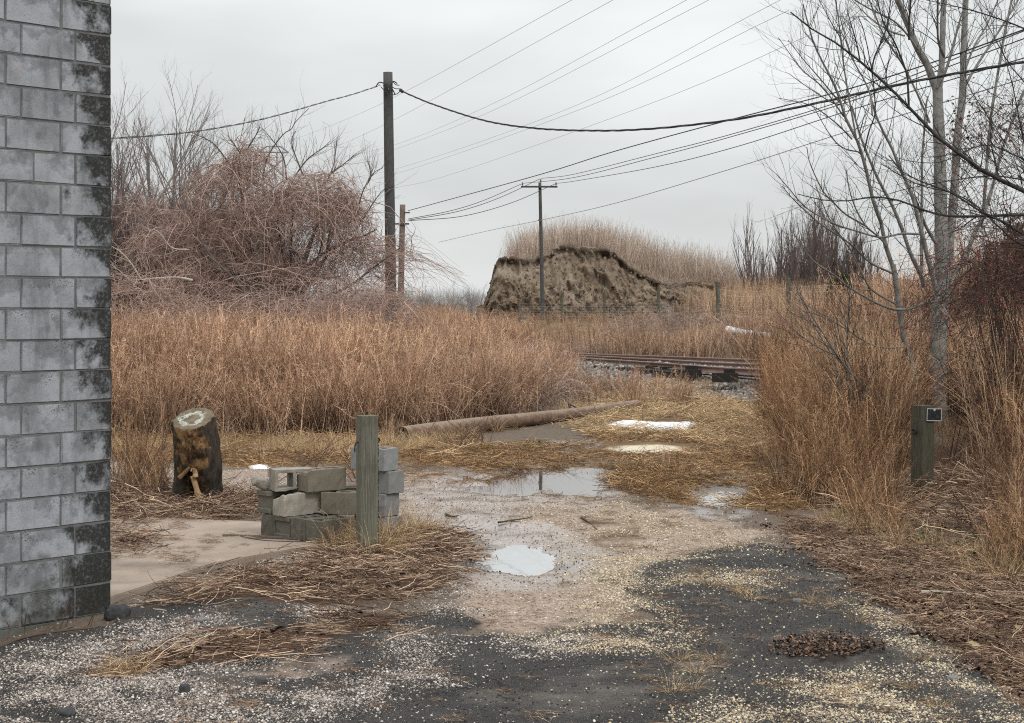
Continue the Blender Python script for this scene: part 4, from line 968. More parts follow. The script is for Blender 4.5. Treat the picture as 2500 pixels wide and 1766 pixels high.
# ------------------------------------------------------------------ railway
RZ = 0.65
def rp(u, v, z=RZ): return pg(u, v, z)
r1 = [rp(1300, 859), rp(1394, 862), rp(1600, 868.5), rp(1812, 876)]; r1 += [np.array([7.6, 41.6, RZ]), np.array([10, 40.6, RZ]), np.array([16, 39.2, RZ])]
r2 = [rp(1300, 862.5), rp(1400, 866.3), rp(1600, 876), rp(1812, 887)]; r2 += [np.array([7.3, 38.6, RZ]), np.array([10, 37.7, RZ]), np.array([16, 36.4, RZ])]
r3 = [rp(1300, 866), rp(1400, 871.5), rp(1600, 884.5), rp(1812, 899)]; r3 += [np.array([7.1, 35.3, RZ]), np.array([10, 34.2, RZ]), np.array([16, 33.0, RZ])]
tr = empty('railway_track', (4, 41, 0)); tag(tr, 'rusty railway track on dark sleepers crossing behind the brush', 'railway track'); tb = np.array([4, 41, 0])
b = MB('rusty_rail', 0.55, 0.4); b.color(b.mix(b.noise(8, 4, 0.6, b.pos()), (0.13, 0.08, 0.063), (0.29, 0.20, 0.165))); m_rail = b.m
prof = np.array([(-.07, -.15), (.07, -.15), (.07, -.135), (.012, -.115), (.012, -.045), (.036, -.035), (.036, -.004), (.028, 0), (-.028, 0), (-.036, -.004), (-.036, -.035), (-.012, -.045), (-.012, -.115), (-.07, -.135)])
def sweep(name, path, prof, m, parent, base, n=60):
    W = smooth(path, n); t = norm(np.gradient(W, axis=0)); s = norm(np.cross(t, [0, 0, 1.0]))
    V = (W-base)[:, None, :]+prof[None, :, :1]*s[:, None, :]+prof[None, :, 1:]*np.array([0, 0, 1.0]); k = len(prof)
    i = np.arange(n*k).reshape(n, k); F = np.stack([i[:-1], i[1:], np.roll(i[1:], -1, 1), np.roll(i[:-1], -1, 1)], -1).reshape(-1, 4)
    return link(name, mesh_np(name, V.reshape(-1, 3), [F], smoothf=False), m, parent)
for r in (r1, r2, r3): sweep('rail', r, prof, m_rail, tr, tb)
m_tie = wood_mat('sleeper_wood', (0.018, 0.016, 0.015), (0.05, 0.044, 0.04), (0.008, 0.008, 0.008), None, (4, 14, 14))
A1, A3 = smooth(r1, 120), smooth(r3, 120); tie_me = bpy.data.meshes.new('sleeper'); bm = bmesh.new(); box_bm(bm, (0, 0, 0), (1, 0.24, 0.17)); bmesh.ops.bevel(bm, geom=list(bm.edges), offset=0.01, affect='EDGES'); bm.to_mesh(tie_me); bm.free(); tie_me.materials.append(m_tie)
pr = random.Random(4); L = np.r_[0, np.cumsum(np.linalg.norm(np.diff(A1, axis=0), axis=1))]
for s in np.arange(0.3, L[-1]-0.2, 0.62):
    a = np.array([np.interp(s, L, A1[:, k]) for k in range(3)]); bq = A3[np.argmin(np.linalg.norm(A3-a, axis=1))]; dd = bq-a; l = np.linalg.norm(dd)+0.9
    o = link('sleeper', tie_me, None, tr); c = (a+bq)/2+dd/np.linalg.norm(dd)*pr.uniform(-.06, .12)-tb; o.location = (c[0], c[1], RZ-0.15-0.088-tb[2]); o.scale = (l, 1, 1); o.rotation_euler = (0, 0, math.atan2(dd[1], dd[0])+pr.uniform(-.03, .03))
rod = [rp(1420, 886, .50), rp(1560, 893.5, .5), rp(1680, 904, .5), rp(1812, 917, .5), rp(1900, 924, .5)]
T = Tubes(); T.add(smooth(rod, 40)-tb, 0.022, .5, 6); T.add(smooth([p+np.array([0.05, -.25, -.06]) for p in rod], 40)-tb, 0.018, .2, 6); T.build('point_rod', m_tie, tr)
for (u, v, w) in ((1640, 906, .5), (1678, 913, .6), (1560, 898, .35), (1600, 903, .4), (1770, 922, .5)):
    c = pg(u, v, .46)-tb; bm = bmesh.new(); box_bm(bm, c, (w, .3, .2), -.8); box_bm(bm, c+np.array([.1, 0, .13]), (w*.4, .18, .12), -.5); bm_obj('switch_gear', bm, m_tie, tr)

# ------------------------------------------------------------------ fence beyond the railway
m_fpost = wood_mat('fence_post_wood', (0.075, 0.07, 0.052), (0.15, 0.14, 0.105), (0.03, 0.03, 0.024), None, (12, 12, .6))
FP = [(1268, 735, 770, 66), (1371, 721, 775, 64), (1475, 714, 768, 64), (1608, 706, 745, 65), (1754, 688, 788, 60), (1927, 680, 790, 57), (2147, 668, 748, 54), (2395, 668, 760, 51)]
fe = empty('wire_fence', P(1754, 788, 60)); tag(fe, 'wire mesh fence on weathered posts in front of the earth mound', 'fence'); fb = P(1754, 788, 60); tops = []
for k, (u, vt, vb, Y) in enumerate(FP):
    t = P(u, vt, Y); g = float(gz(t[0], Y))-0.2; h = t[2]-g
    r = 5.2*Y/FPX if k > 3 else 3.8*Y/FPX
    bm = bmesh.new(); n = 10; rows = []
    for i in range(7):
        z = h*i/6; rows.append([bm.verts.new((r*(1+.12*math.sin(3*j+i))*math.cos(j*2*math.pi/n)+0.02*math.sin(k)*z, r*(1+.12*math.sin(3*j+i))*math.sin(j*2*math.pi/n), z)) for j in range(n)])
    for i in range(6):
        for j in range(n): bm.faces.new([rows[i][j], rows[i][(j+1) % n], rows[i+1][(j+1) % n], rows[i+1][j]])
    bm.faces.new(rows[-1]); o = bm_obj('post', bm, m_fpost, fe); o.location = (t[0]-fb[0], t[1]-fb[1], g-fb[2]); tops.append((t, g+0.2))
T = Tubes()
for k in range(len(tops)-1):
    (a, ga), (c, gc) = tops[k], tops[k+1]; nn = 10; low = k < 4
    f = np.linspace(0, 1, nn); sag = (0.10 if not low else 0.03)*np.sin(f*np.pi)*(1.5 if k == 4 else 0.4)
    top_a, top_c = (ga+0.72 if low else a[2]-0.28), (gc+0.72 if k < 3 else c[2]-0.28)
    for q_ in np.linspace(0.04, 1, 8):
        za, zc = ga+(top_a-ga)*q_, gc+(top_c-gc)*q_
        T.add(np.stack([a[0]+(c[0]-a[0])*f, a[1]-.1+(c[1]-a[1])*f, za+(zc-za)*f-sag], 1), 0.0022 if low else .0045, .6, 3)
    nv = int(np.hypot(c[0]-a[0], c[1]-a[1])/0.17)
    for w in np.linspace(0, 1, nv+1):
        zb = ga+(gc-ga)*w; zt = top_a+(top_c-top_a)*w-np.interp(w, f, sag); T.add([(a[0]+(c[0]-a[0])*w, a[1]-.1+(c[1]-a[1])*w, zb), (a[0]+(c[0]-a[0])*w, a[1]-.1+(c[1]-a[1])*w, zt)], 0.0014 if low else .003, .5, 3)
V_, F_, Ti, Hg = T.arrays(); link('wire_mesh', mesh_np('wire_mesh', V_-fb, F_, {'tint': ('FLOAT', Ti)}), twig_mat('galvanised_fence_wire', (0.42, 0.42, 0.42), (0.5, 0.5, 0.5), .6), fe)
# one more mid post seen in the sagging stretch
t = P(1865, 726, 58.5)

# pale log in the brush
T = Tubes(); T.add(smooth([P(1778, 806, 50.5), P(1810, 812, 50), P(1850, 816, 49.6), P(1905, 821, 49.0)], 16), np.linspace(.13, .055, 16), .5, 12)
b = MB('pale_bark', .8, .2); b.color(b.mix(b.ramp(b.noise(9, 4, .6, b.pos()), [(.4, 0), (.7, 1)]), (.55, .54, .53), (.78, .77, .76))); o = T.build('pale_log', b.m); tag(o, 'pale whitish log lying in the brush below the wire fence', 'log')
T = Tubes(); T.add(smooth([P(1313, 902, 36.5), P(1306, 888, 36.4), P(1303, 868, 36.4), P(1300, 846, 36.5)], 12), np.linspace(.03, .014, 12), .5, 6); T.add(smooth([P(1303, 862, 36.4), P(1309, 850, 36.3), P(1314, 842, 36.3)], 6), np.linspace(.014, .006, 6), .5, 5); T.add(smooth([P(1302, 850, 36.4), P(1297, 844, 36.3), P(1294, 840, 36.3)], 6), np.linspace(.012, .006, 6), .5, 5)
tag(T.build('bleached_branch', b.m), 'short bleached white branch standing upright in the left brush', 'branch')

# ------------------------------------------------------------------ earth mound
YF0 = 78.0
VF = [(1180, 745), (1196, 705), (1206, 655), (1222, 634), (1300, 629), (1340, 622), (1385, 603), (1450, 610), (1500, 612), (1530, 640), (1590, 690), (1700, 697), (1780, 716), (1850, 752), (2300, 772)]
VBK = [(1180, 745), (1215, 690), (1250, 632), (1330, 604), (1450, 600), (1560, 621), (1650, 648), (1750, 676), (1850, 704), (1950, 722), (2300, 745)]
def mound():
    nu = 460; us = np.linspace(1165, 2250, nu); Vv = []; att = []
    nf, nt = 72, 16
    xw = (us-U0)*YF0/FPX
    Zf = HC-(interp(us, VF)+22*(fbm(us*.03, us*0, 3, 57)-.5)+10*(fbm(us*.12, us*0, 2, 58)-.5)-VH)*80/FPX; Zb = HC-(interp(us, VBK)-VH)*90/FPX
    zg = base_z(xw, np.full(nu, YF0-3))
    for j in range(nf):
        s = j/(nf-1)
        dep = YF0-2.6+4.6*(s**1.5 if True else s)+0.0*us
        z = zg-0.1+(Zf-zg+0.1)*(s**0.85)
        rib = fbm(xw*.8+s*2.2, np.full(nu, s*1.3), 4, 51)-0.5; rib2 = .5-np.abs(fbm(xw*1.7+s*3.4, np.full(nu, s*2.5), 4, 61)-.5)*3; rib3 = fbm(xw*6+s*2, np.full(nu, s*9), 4, 71)-.5
        k = math.sin(math.pi*min(1, s*1.02))**.5 if s < 1 else 0.25
        off = k*(2.2*rib+0.55*rib2+0.8*rib3)
        over = -0.75*sstep(.86, .99, s)*(.3+1.4*fbm(xw*1.3, xw*0, 3, 81))
        y = dep-off+over; z = z+k*(0.15*rib2+0.35*rib3)
        Vv.append(np.stack([xw*y/YF0*1.0, y, z], -1)); att.append(np.full(nu, s))
    for j in range(1, nt+1):
        s = j/nt; y = 80+(92-80)*s; x = xw*y/YF0; z = Zf+(Zb-Zf)*s**.8+.25*(fbm(x*.8, np.full(nu, y*.8), 3, 80)-.5); Vv.append(np.stack([x, 0*x+y, z], -1)); att.append(np.full(nu, 1.0+s))
    for j in range(1, 6):
        s = j/5; y = 92+18*s; x = xw*y/YF0; z = Zb*(1-s)**1.3-1.0*s; Vv.append(np.stack([x, 0*x+y, z], -1)); att.append(np.full(nu, 2.2))
    n = len(Vv); V = np.array(Vv); i = np.arange(n*nu).reshape(n, nu); F = np.stack([i[:-1, :-1], i[:-1, 1:], i[1:, 1:], i[1:, :-1]], -1).reshape(-1, 4)
    b = MB('bare_earth', .95, .15); p = b.pos(); s = b.attr('rise')
    c = b.mix(b.ramp(b.noise(1.3, 6, .65, p), [(.3, 0), (.7, 1)]), (0.095, .069, .048), (.245, .185, .13))
    pits = b.math('MULTIPLY', b.ramp(b.noise(2.6, 5, .7, p), [(.5, 0), (.64, .9)]), b.ramp(s, [(.35, .15), (.7, 1)]))  # dark of small hollows painted in, denser towards the top
    c = b.mix(pits, c, (.045, .036, .028))
    c = b.mix(b.ramp(b.noise(.3, 4, .6, p), [(.48, 0), (.66, .75)]), c, (.27, .22, .17))
    st_ = b.n('ShaderNodeMapping', Vector=p, Rotation=(0, .9, 0), Scale=(5, 5, .5)).outputs[0]
    c = b.mix(b.ramp(b.noise(1.0, 4, .6, st_), [(.62, 0), (.72, .6)]), c, (.33, .27, .20))
    c = b.mix(b.ramp(b.math('ADD', s, b.mr(b.noise(1.1, 5, .65, p), .3, .7, -.16, .10)), [(.84, 0), (.92, .75), (1.0, .7)]), c, (.05, .04, .032))  # shade under the overhanging lip painted as a ragged dark band
    c = b.mix(b.ramp(b.math('MULTIPLY', s, .5), [(.5, 0), (.53, 1)]), c, (.20, .145, .10))
    b.color(c); b.bump(b.noise(7, 5, .65, p), .5, .12)
    o = link('earth_mound', mesh_np('earth_mound', V.reshape(-1, 3), [F], {'rise': ('FLOAT', np.array(att).ravel())}), b.m); tag(o, kind='structure')
    return V[nf:nf+nt].reshape(-1, 3), V[nf-1], V[:nf].reshape(nf, nu, 3)
m_top, m_lip, m_face = mound()
# far brown heap
o = link('dirt_heap', rock_mesh('dirt_heap', (.62, .6, .62), 9, 4, .16), twig_mat('heap_soil', (.085, .05, .035), (.1, .06, .04))); o.location = P(2212, 712, 85); tag(o, 'small red brown dirt heap far away behind the slender grey tree', 'dirt heap')
# ------------------------------------------------------------------ growing things: generators
def stem_curves(n, K, base, h, lean, wob, r_, grav=0.0, azim=None, lean_bias=(0, 0)):
    """n upright curves (n,K,3); base (n,2), h (n,), lean in rad"""
    az = r_.random(n)*2*np.pi if azim is None else azim
    le = np.abs(r_.normal(0, lean, n)); s = np.linspace(0, 1, K)
    dx = np.cos(az)*np.sin(le)+lean_bias[0]; dy = np.sin(az)*np.sin(le)+lean_bias[1]
    X = base[:, 0:1]+h[:, None]*dx[:, None]*(s+0.5*s*s)[None]; Y = base[:, 1:2]+h[:, None]*dy[:, None]*(s+0.5*s*s)[None]
    Z = h[:, None]*(s[None]*np.cos(le)[:, None]-grav*s[None]**2.5)
    W = np.cumsum(r_.normal(0, wob, (n, K, 3)), 1)*(s[None, :, None])*h[:, None, None]; W[:, :, 2] *= 0.3
    return np.stack([X, Y, Z], -1)+W
def side_twigs(C, per, t0, t1, L, K, r_, ang=(0.5, 1.1), up=0.3, curl=0.25):
    n, Kc = C.shape[:2]; t = t0+(t1-t0)*r_.random((n, per)); f = t*(Kc-1); i = np.minimum(f.astype(int), Kc-2); w = (f-i)[..., None]
    ii = np.arange(n)[:, None]; p = C[ii, i]*(1-w)+C[ii, i+1]*w; d = norm(C[ii, i+1]-C[ii, i])
    rv = norm(r_.normal(0, 1, (n, per, 3))); side = norm(rv-(rv*d).sum(-1, keepdims=True)*d)
    a = ang[0]+(ang[1]-ang[0])*r_.random((n, per, 1)); d0 = norm(d*np.cos(a)+side*np.sin(a))
    Ls = L[0]+(L[1]-L[0])*r_.random((n, per)); Ls = Ls*(1.15-0.6*(t-t0)/(t1-t0+1e-9))
    s = np.linspace(0, 1, K); step = Ls[..., None]/(K-1)
    pts = [p]; d = d0
    for k in range(1, K):
        d = norm(d+np.array([0, 0, up/K*1.5])+r_.normal(0, curl/K*1.6, d.shape)); pts.append(pts[-1]+d*step)
    return np.stack(pts, 2).reshape(n*per, K, 3), t.reshape(-1)
def weed_clump(seed, n=30, rad=0.42, h=(1.2, 2.0), plume=True, lean=0.25, thick=0.0058, tw=5, bias=(0, 0), grav=0.04, npl=4):
    r_ = np.random.default_rng(seed); T = Tubes(); a = r_.random(n)*2*np.pi; rr = rad*np.sqrt(r_.random(n))
    base = np.stack([rr*np.cos(a), rr*np.sin(a)], -1); H = h[0]+(h[1]-h[0])*r_.random(n); H = np.where(r_.random(n) < .25, H*.55, H)
    C = stem_curves(n, 7, base, H, lean, 0.012, r_, grav, lean_bias=bias); ti = r_.random(n)
    T.add(C, np.linspace(thick, thick*.4, 7)[None], ti, 3)
    if tw:
        Q, t = side_twigs(C, tw, 0.30, 0.97, (0.10, 0.34), 4, r_, up=.35, curl=.5)
        T.add(Q, np.linspace(thick*.5, thick*.25, 4)[None], np.repeat(ti, tw), 3, hgt=np.clip(t[:, None]+np.linspace(0, .15, 4)[None], 0, 1))
    if plume:
        Q, t = side_twigs(C, npl, 0.70, 1.0, (0.05, 0.16), 3, r_, ang=(.4, 1.2), up=-.1, curl=.9)
        T.add(Q, np.array([thick*.5, thick*.6, thick*.25])[None], np.repeat(np.clip(ti*.7+.25, 0, 1), npl), 3, hgt=np.clip(t[:, None]+np.array([[0, .1, .2]]), 0, 1))
    return T.mesh('weed_%d' % seed)
def bramble_clump(seed, n=22, rad=0.5, L=(1.2, 2.4), thick=0.0058):
    r_ = np.random.default_rng(seed); T = Tubes(); K = 10
    a = r_.random(n)*2*np.pi; rr = rad*np.sqrt(r_.random(n)); p = np.stack([rr*np.cos(a), rr*np.sin(a), np.zeros(n)], -1)
    az = r_.random(n)*2*np.pi; el = 0.8+.7*r_.random(n); d = np.stack([np.cos(az)*np.cos(el), np.sin(az)*np.cos(el), np.sin(el)], -1); Ls = L[0]+(L[1]-L[0])*r_.random(n)
    pts = [p]
    for k in range(1, K):
        d = norm(d+np.array([0, 0, -0.26])+r_.normal(0, .16, d.shape)); q = pts[-1]+d*Ls[:, None]/(K-1); q[:, 2] = np.maximum(q[:, 2], .02); pts.append(q)
    C = np.stack(pts, 1); ti = r_.random(n); T.add(C, np.linspace(thick, thick*.4, K)[None], ti, 3)
    Q, t = side_twigs(C, 6, .15, .98, (.12, .45), 5, r_, up=.15, curl=.9); T.add(Q, np.linspace(thick*.55, thick*.25, 5)[None], np.repeat(ti, 6), 3)
    return T.mesh('bramble_%d' % seed)
def lying_patch(seed, n=46, rad=.45, L=(.18, .6), thick=.0035, lift=.07, K=4, curl=.15, azim=None, spread=3.14):
    r_ = np.random.default_rng(seed); T = Tubes(); a = r_.random(n)*2*np.pi; rr = rad*np.sqrt(r_.random(n)); Ls = L[0]+(L[1]-L[0])*r_.random(n)**1.6
    az = (0 if azim is None else azim)+spread*(2*r_.random(n)-1); pz = lift*r_.random(n)**1.5+thick; el = r_.normal(0, .10, n)
    d = np.stack([np.cos(az)*np.cos(el), np.sin(az)*np.cos(el), np.sin(el)], -1); p = np.stack([rr*np.cos(a), rr*np.sin(a), pz], -1)-d*Ls[:, None]/2; pts = [p]
    for k in range(1, K):
        d = norm(d+r_.normal(0, curl, d.shape)*np.array([1, 1, .5])+np.array([0, 0, -.03])); q = pts[-1]+d*Ls[:, None]/(K-1); q[:, 2] = np.maximum(q[:, 2], .003); pts.append(q)
    T.add(np.stack(pts, 1), (thick*(.5+r_.random(n)))[:, None]*np.linspace(1, .5, K)[None], r_.random(n), 3); return T.mesh('lying_%d' % seed)
def tuft(seed, n=60, rad=.10, L=(.12, .34), thick=.0016, spread=1.0):
    r_ = np.random.default_rng(seed); T = Tubes(); a = r_.random(n)*2*np.pi; rr = rad*np.sqrt(r_.random(n)); Ls = L[0]+(L[1]-L[0])*r_.random(n); el = 1.45-spread*r_.random(n)
    d = np.stack([np.cos(a)*np.cos(el), np.sin(a)*np.cos(el), np.sin(el)], -1); p = np.stack([rr*np.cos(a), rr*np.sin(a), 0*a], -1); pts = [p]
    for k in range(1, 5):
        d = norm(d+np.array([0, 0, -.28])+r_.normal(0, .12, d.shape)); q = pts[-1]+d*Ls[:, None]/4; q[:, 2] = np.maximum(q[:, 2], .004); pts.append(q)
    T.add(np.stack(pts, 1), np.linspace(thick, thick*.3, 5)[None], r_.random(n), 3); return T.mesh('tuft_%d' % seed)
def leaf_patch(seed, n=26, rad=.35, s=(.025, .055)):
    r_ = np.random.default_rng(seed); V = []; F = []; ti = []
    for i in range(n):
        a = r_.random()*6.283; rr = rad*math.sqrt(r_.random()); L = s[0]+(s[1]-s[0])*r_.random(); w = L*(.35+.3*r_.random()); az = r_.random()*6.283; up = r_.normal(0, .35); cu = r_.normal(0, .5)*L
        loc = [(-L, 0, 0), (-L*.35, -w, cu), (L*.45, -w*.8, cu*.8), (L, 0, .2*cu), (L*.45, w*.8, cu*.9), (-L*.35, w, cu*1.1), (0, 0, -.15*abs(cu))]
        M_ = np.array(Matrix.Rotation(az, 3, 'Z') @ Matrix.Rotation(up, 3, 'X') @ Matrix.Rotation(r_.normal(0, .3), 3, 'Y')); q = np.array(loc)@M_.T; q[:, 2] -= q[:, 2].min(); q += np.array([rr*math.cos(a), rr*math.sin(a), .004+.035*r_.random()])
        b0 = len(V); V += list(q); F += [(b0+6, b0+k, b0+(k+1) % 6) for k in range(6)]; ti += [r_.random()]*7
    return mesh_np('leaves_%d' % seed, np.array(V), [np.array(F)], {'tint': ('FLOAT', np.array(ti))})
def pebble_mesh(seed, s=1.0, amp=.3):
    me = rock_mesh('pebble_%d' % seed, (s, s*.78, s*.55), seed, 1, amp); return me

# materials for the ground cover
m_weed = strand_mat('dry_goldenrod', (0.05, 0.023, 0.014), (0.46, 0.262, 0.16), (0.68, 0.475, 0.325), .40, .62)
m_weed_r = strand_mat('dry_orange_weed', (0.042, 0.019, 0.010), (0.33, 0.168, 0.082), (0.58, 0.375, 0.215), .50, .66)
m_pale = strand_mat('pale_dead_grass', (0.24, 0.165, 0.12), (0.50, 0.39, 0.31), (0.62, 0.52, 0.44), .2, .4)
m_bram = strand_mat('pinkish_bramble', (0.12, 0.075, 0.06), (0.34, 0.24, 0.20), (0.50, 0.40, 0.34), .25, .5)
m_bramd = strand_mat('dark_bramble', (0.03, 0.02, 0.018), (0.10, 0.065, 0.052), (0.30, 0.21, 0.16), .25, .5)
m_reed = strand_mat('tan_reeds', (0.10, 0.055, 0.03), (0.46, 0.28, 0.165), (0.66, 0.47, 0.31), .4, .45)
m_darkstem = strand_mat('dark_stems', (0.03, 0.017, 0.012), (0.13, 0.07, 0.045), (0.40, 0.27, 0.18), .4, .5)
m_straw = strand_mat('flattened_straw', (0.25, 0.155, 0.078), (0.50, 0.345, 0.19), (0.68, 0.51, 0.31), .35, .5)
m_strawd = strand_mat('matted_brown_grass', (0.11, 0.056, 0.026), (0.28, 0.155, 0.072), (0.47, 0.30, 0.15), .35, .5)
m_litter = strand_mat('dead_stems', (0.085, 0.046, 0.03), (0.22, 0.128, 0.083), (0.54, 0.39, 0.27), .35, .5)
b = MB('dead_leaves', .7, .3); b.color(b.mix(1.0, b.ramp(b.attr('tint'), [(0, (.03, .018, .012)), (.4, (.085, .05, .034)), (.75, (.155, .092, .06)), (1, (.30, .20, .125))]), b.mr(b.rnd(), 0, 1, .6, 1.3), 'MULTIPLY')); m_leaf = b.m
b = MB('green_sprouts', .6, .3); b.color(b.mix(b.attr('tint'), (.05, .075, .02), (.12, .16, .05))); m_green = b.m
b = MB('quartz_pebbles', .6, .35); pw = b.pos(); px_ = b.n('ShaderNodeSeparateXYZ'); b.t.links.new(pw, px_.inputs[0])
cl = b.ramp(b.rnd(), [(0, (.10, .085, .075)), (.2, (.19, .155, .135)), (.5, (.32, .27, .235)), (.8, (.46, .405, .355)), (1, (.66, .62, .57))])
cw = b.ramp(b.rnd(), [(0, (.12, .095, .075)), (.2, (.27, .21, .155)), (.5, (.43, .35, .25)), (.7, (.54, .43, .26)), (1, (.66, .60, .48))])
b.color(b.mix(b.ramp(b.math('ADD', px_.outputs[0], b.mr(b.noise(.6, 3, .6, pw), .3, .7, -.8, .8)), [(0.0, 0.0), (.6, 1.0)]), cl, cw)); m_peb = b.m
b = MB('grey_ballast', .85, .3); b.color(b.ramp(b.rnd(), [(0, (.10, .095, .09)), (.5, (.23, .215, .20)), (1, (.42, .40, .375))])); m_bal = b.m
b = MB('asphalt_crumbs', .8, .3); b.color((.02, .02, .021)); m_crumb = b.m

P_weed = protos('weed', [weed_clump(s) for s in range(1, 7)], m_weed)
P_weedr = protos('rustweed', [weed_clump(s, 22, .36, (1.0, 1.85), lean=.24, bias=(-.13, -.03), thick=.0050, tw=5, npl=3) for s in range(11, 16)], m_weed_r)
P_reed = protos('reed', [weed_clump(s, 24, .38, (1.3, 2.2), plume=False, lean=.13, tw=3, thick=.0055) for s in range(21, 25)], m_reed)
P_dark = protos('darkstem', [weed_clump(s, 14, .34, (.8, 1.9), plume=False, lean=.34, tw=6, thick=.0056) for s in range(25, 29)], m_darkstem)
P_pale = protos('palegrass', [weed_clump(s, 26, .6, (.7, 1.6), plume=False, lean=.16, thick=.0050, tw=2, bias=(-.12, 0)) for s in range(31, 35)], m_pale)
P_bram = protos('bramble', [bramble_clump(s) for s in range(41, 46)], m_bram)
P_canes = protos('tancane', [bramble_clump(s, 16, .45, (1.0, 2.2), .0056) for s in range(141, 145)], m_weed)
P_bramd = protos('darkbramble', [bramble_clump(s, 22, .5, (1.0, 2.0), .0036) for s in range(46, 49)], m_bramd)
P_straw = protos('straw', [lying_patch(s, 70, .38, (.14, .42), .0028, .05, 4, .25) for s in range(51, 55)], m_straw)
P_strawd = protos('mat', [lying_patch(s, 70, .34, (.10, .34), .0026, .05, 4, .3) for s in range(56, 60)], m_strawd)
P_lit = protos('deadstem', [lying_patch(s, 46, .42, (.12, .7), .0042, .10, 5, .22, .3, 1.9) for s in range(61, 66)], m_litter)
P_tuft = protos('tuft', [tuft(s) for s in range(71, 75)], m_straw)
P_leaf = protos('leafpatch', [leaf_patch(s) for s in range(81, 85)], m_leaf)
P_green = protos('sprout', [leaf_patch(s, 12, .18, (.02, .04)) for s in range(86, 89)], m_green)
P_peb = protos('pebble', [pebble_mesh(s) for s in range(91, 97)], m_peb)
P_bal = protos('ballaststone', [pebble_mesh(s, 1.0, .5) for s in range(101, 105)], m_bal)
P_crumb = protos('crumb', [pebble_mesh(s, 1.0, .5) for s in range(111, 114)], m_crumb)

def put(name, proto, xy, s0, s1, tilt=.06, zoff=-.02, zs=(1, 1), z=None, yaw=None, kind='stuff', smul=None):
    n = len(xy); zz = (gz(xy[:, 0], xy[:, 1])+(asph_h(xy[:, 0], xy[:, 1], masks(xy[:, 0], xy[:, 1])) if xy[:, 1].min() < 16 else 0) if z is None else z)+zoff
    rot = np.stack([rng.normal(0, tilt, n), rng.normal(0, tilt, n), rng.random(n)*6.283 if yaw is None else yaw+rng.normal(0, .35, n)], -1)
    s = s0+(s1-s0)*rng.random(n)
    if smul is not None: s = s*smul
    sc = np.stack([s, s, s*(zs[0]+(zs[1]-zs[0])*rng.random(n))], -1)
    return scatter(name, proto, np.stack([xy[:, 0], xy[:, 1], zz], -1), rot, sc, kind)

# ---- left brush: stands behind the fallen pole, up to the railway bank
LB = [(-9.5, 26.6), (-7.0, 26.4), (-4.2, 26.5), (-2.2, 26.9), (-1.2, 28.6), (-.35, 30.8), (.15, 33.4), (.5, 36.2), (.75, 38.5), (1.0, 41.5), (1.5, 45.0), (1.0, 50), (-2, 55), (-12, 55)]
xy = rand_in_poly(LB, 3000); d = poly_dist(xy[:, 0], xy[:, 1], LB)
front = np.clip(.60+.40*d, .60, 1.0)*(.46+.52*fbm(xy[:, 0]*.6, xy[:, 1]*.5, 3, 91))*np.interp(xy[:, 0]/xy[:, 1]*FPX+U0, [900, 1050, 1150, 1250, 1330, 1400], [1.1, 1.05, 1.0, .85, .62, .45])*np.interp(xy[:, 1], [26, 34, 46, 55], [1.0, 1.08, 1.0, .8])
keep = rng.random(len(xy)) < np.where(xy[:, 1] > 42, .55, 1.0)
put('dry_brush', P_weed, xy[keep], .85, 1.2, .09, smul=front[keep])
# ragged front skirt of leaning stems
t = rng.random(420); edge = smooth([(-9.5, 26.3, 0), (-6, 26.2, 0), (-2.2, 26.6, 0), (-1.0, 28.6, 0), (-.2, 30.8, 0), (.4, 34.5, 0), (.9, 39, 0)], 200)[:, :2]
xy = edge[(t*199).astype(int)]+rng.normal(0, .25, (420, 2)); put('brush_edge_weeds', P_weed, xy, .35, .75, .22)
# brambles: greyer tangle on the right tongue and at the far left
bx = np.concatenate([rand_in_poly([(-1.2, 28.8), (.2, 30.6), (.9, 36), (1.2, 40), (-.8, 37), (-1.8, 31.5)], 170), rand_in_poly([(-9.5, 30), (-6.6, 29), (-5.6, 34), (-6, 40), (-10.5, 40)], 130), rand_in_poly([(-8, 27), (1, 31), (1.5, 44), (-10, 50)], 200)])
put('bramble_tangle', P_bram, bx, .6, 1.15, .1, smul=np.where(bx[:, 0] > -1.5, .75, 1.0))
bx = rand_in_poly([(-9.5, 26.4), (-2.1, 26.6), (-.6, 30.5), (-.6, 33), (-3, 30), (-9.5, 30)], 330); put('bramble_tangle', P_canes, bx, .5, .95, .25)
# ---- brush beyond the railway, towards the fence
BB = [(1.2, 48.5), (4, 45.6), (6.5, 44.6), (11, 43.0), (22, 42.5), (24, 62), (8, 62), (3, 66), (-14, 68), (-14, 56), (-3, 56)]
xy = rand_in_poly(BB, 1700); q = yp(xy[:, 0], xy[:, 1]); u_ = xy[:, 0]/xy[:, 1]*FPX+U0; put('brush_beyond_railway', P_weed, xy, .75, 1.2, .14, smul=np.interp(u_, [700, 1050, 1180, 1300, 1700, 1900, 2400], [.9, .75, .36, .29, .19, .30, .6])*np.interp(xy[:, 1], [44.5, 47.5, 51, 60], [2.9, 2.4, 1.2, .8])*(.55+.95*fbm(xy[:, 0]*.7, xy[:, 1]*.5, 3, 95)))
bx = rand_in_poly([(2, 49), (6.5, 46), (11, 45), (13, 58), (4, 62)], 300); put('bramble_beyond_railway', P_bram, bx, .3, .55, .1)
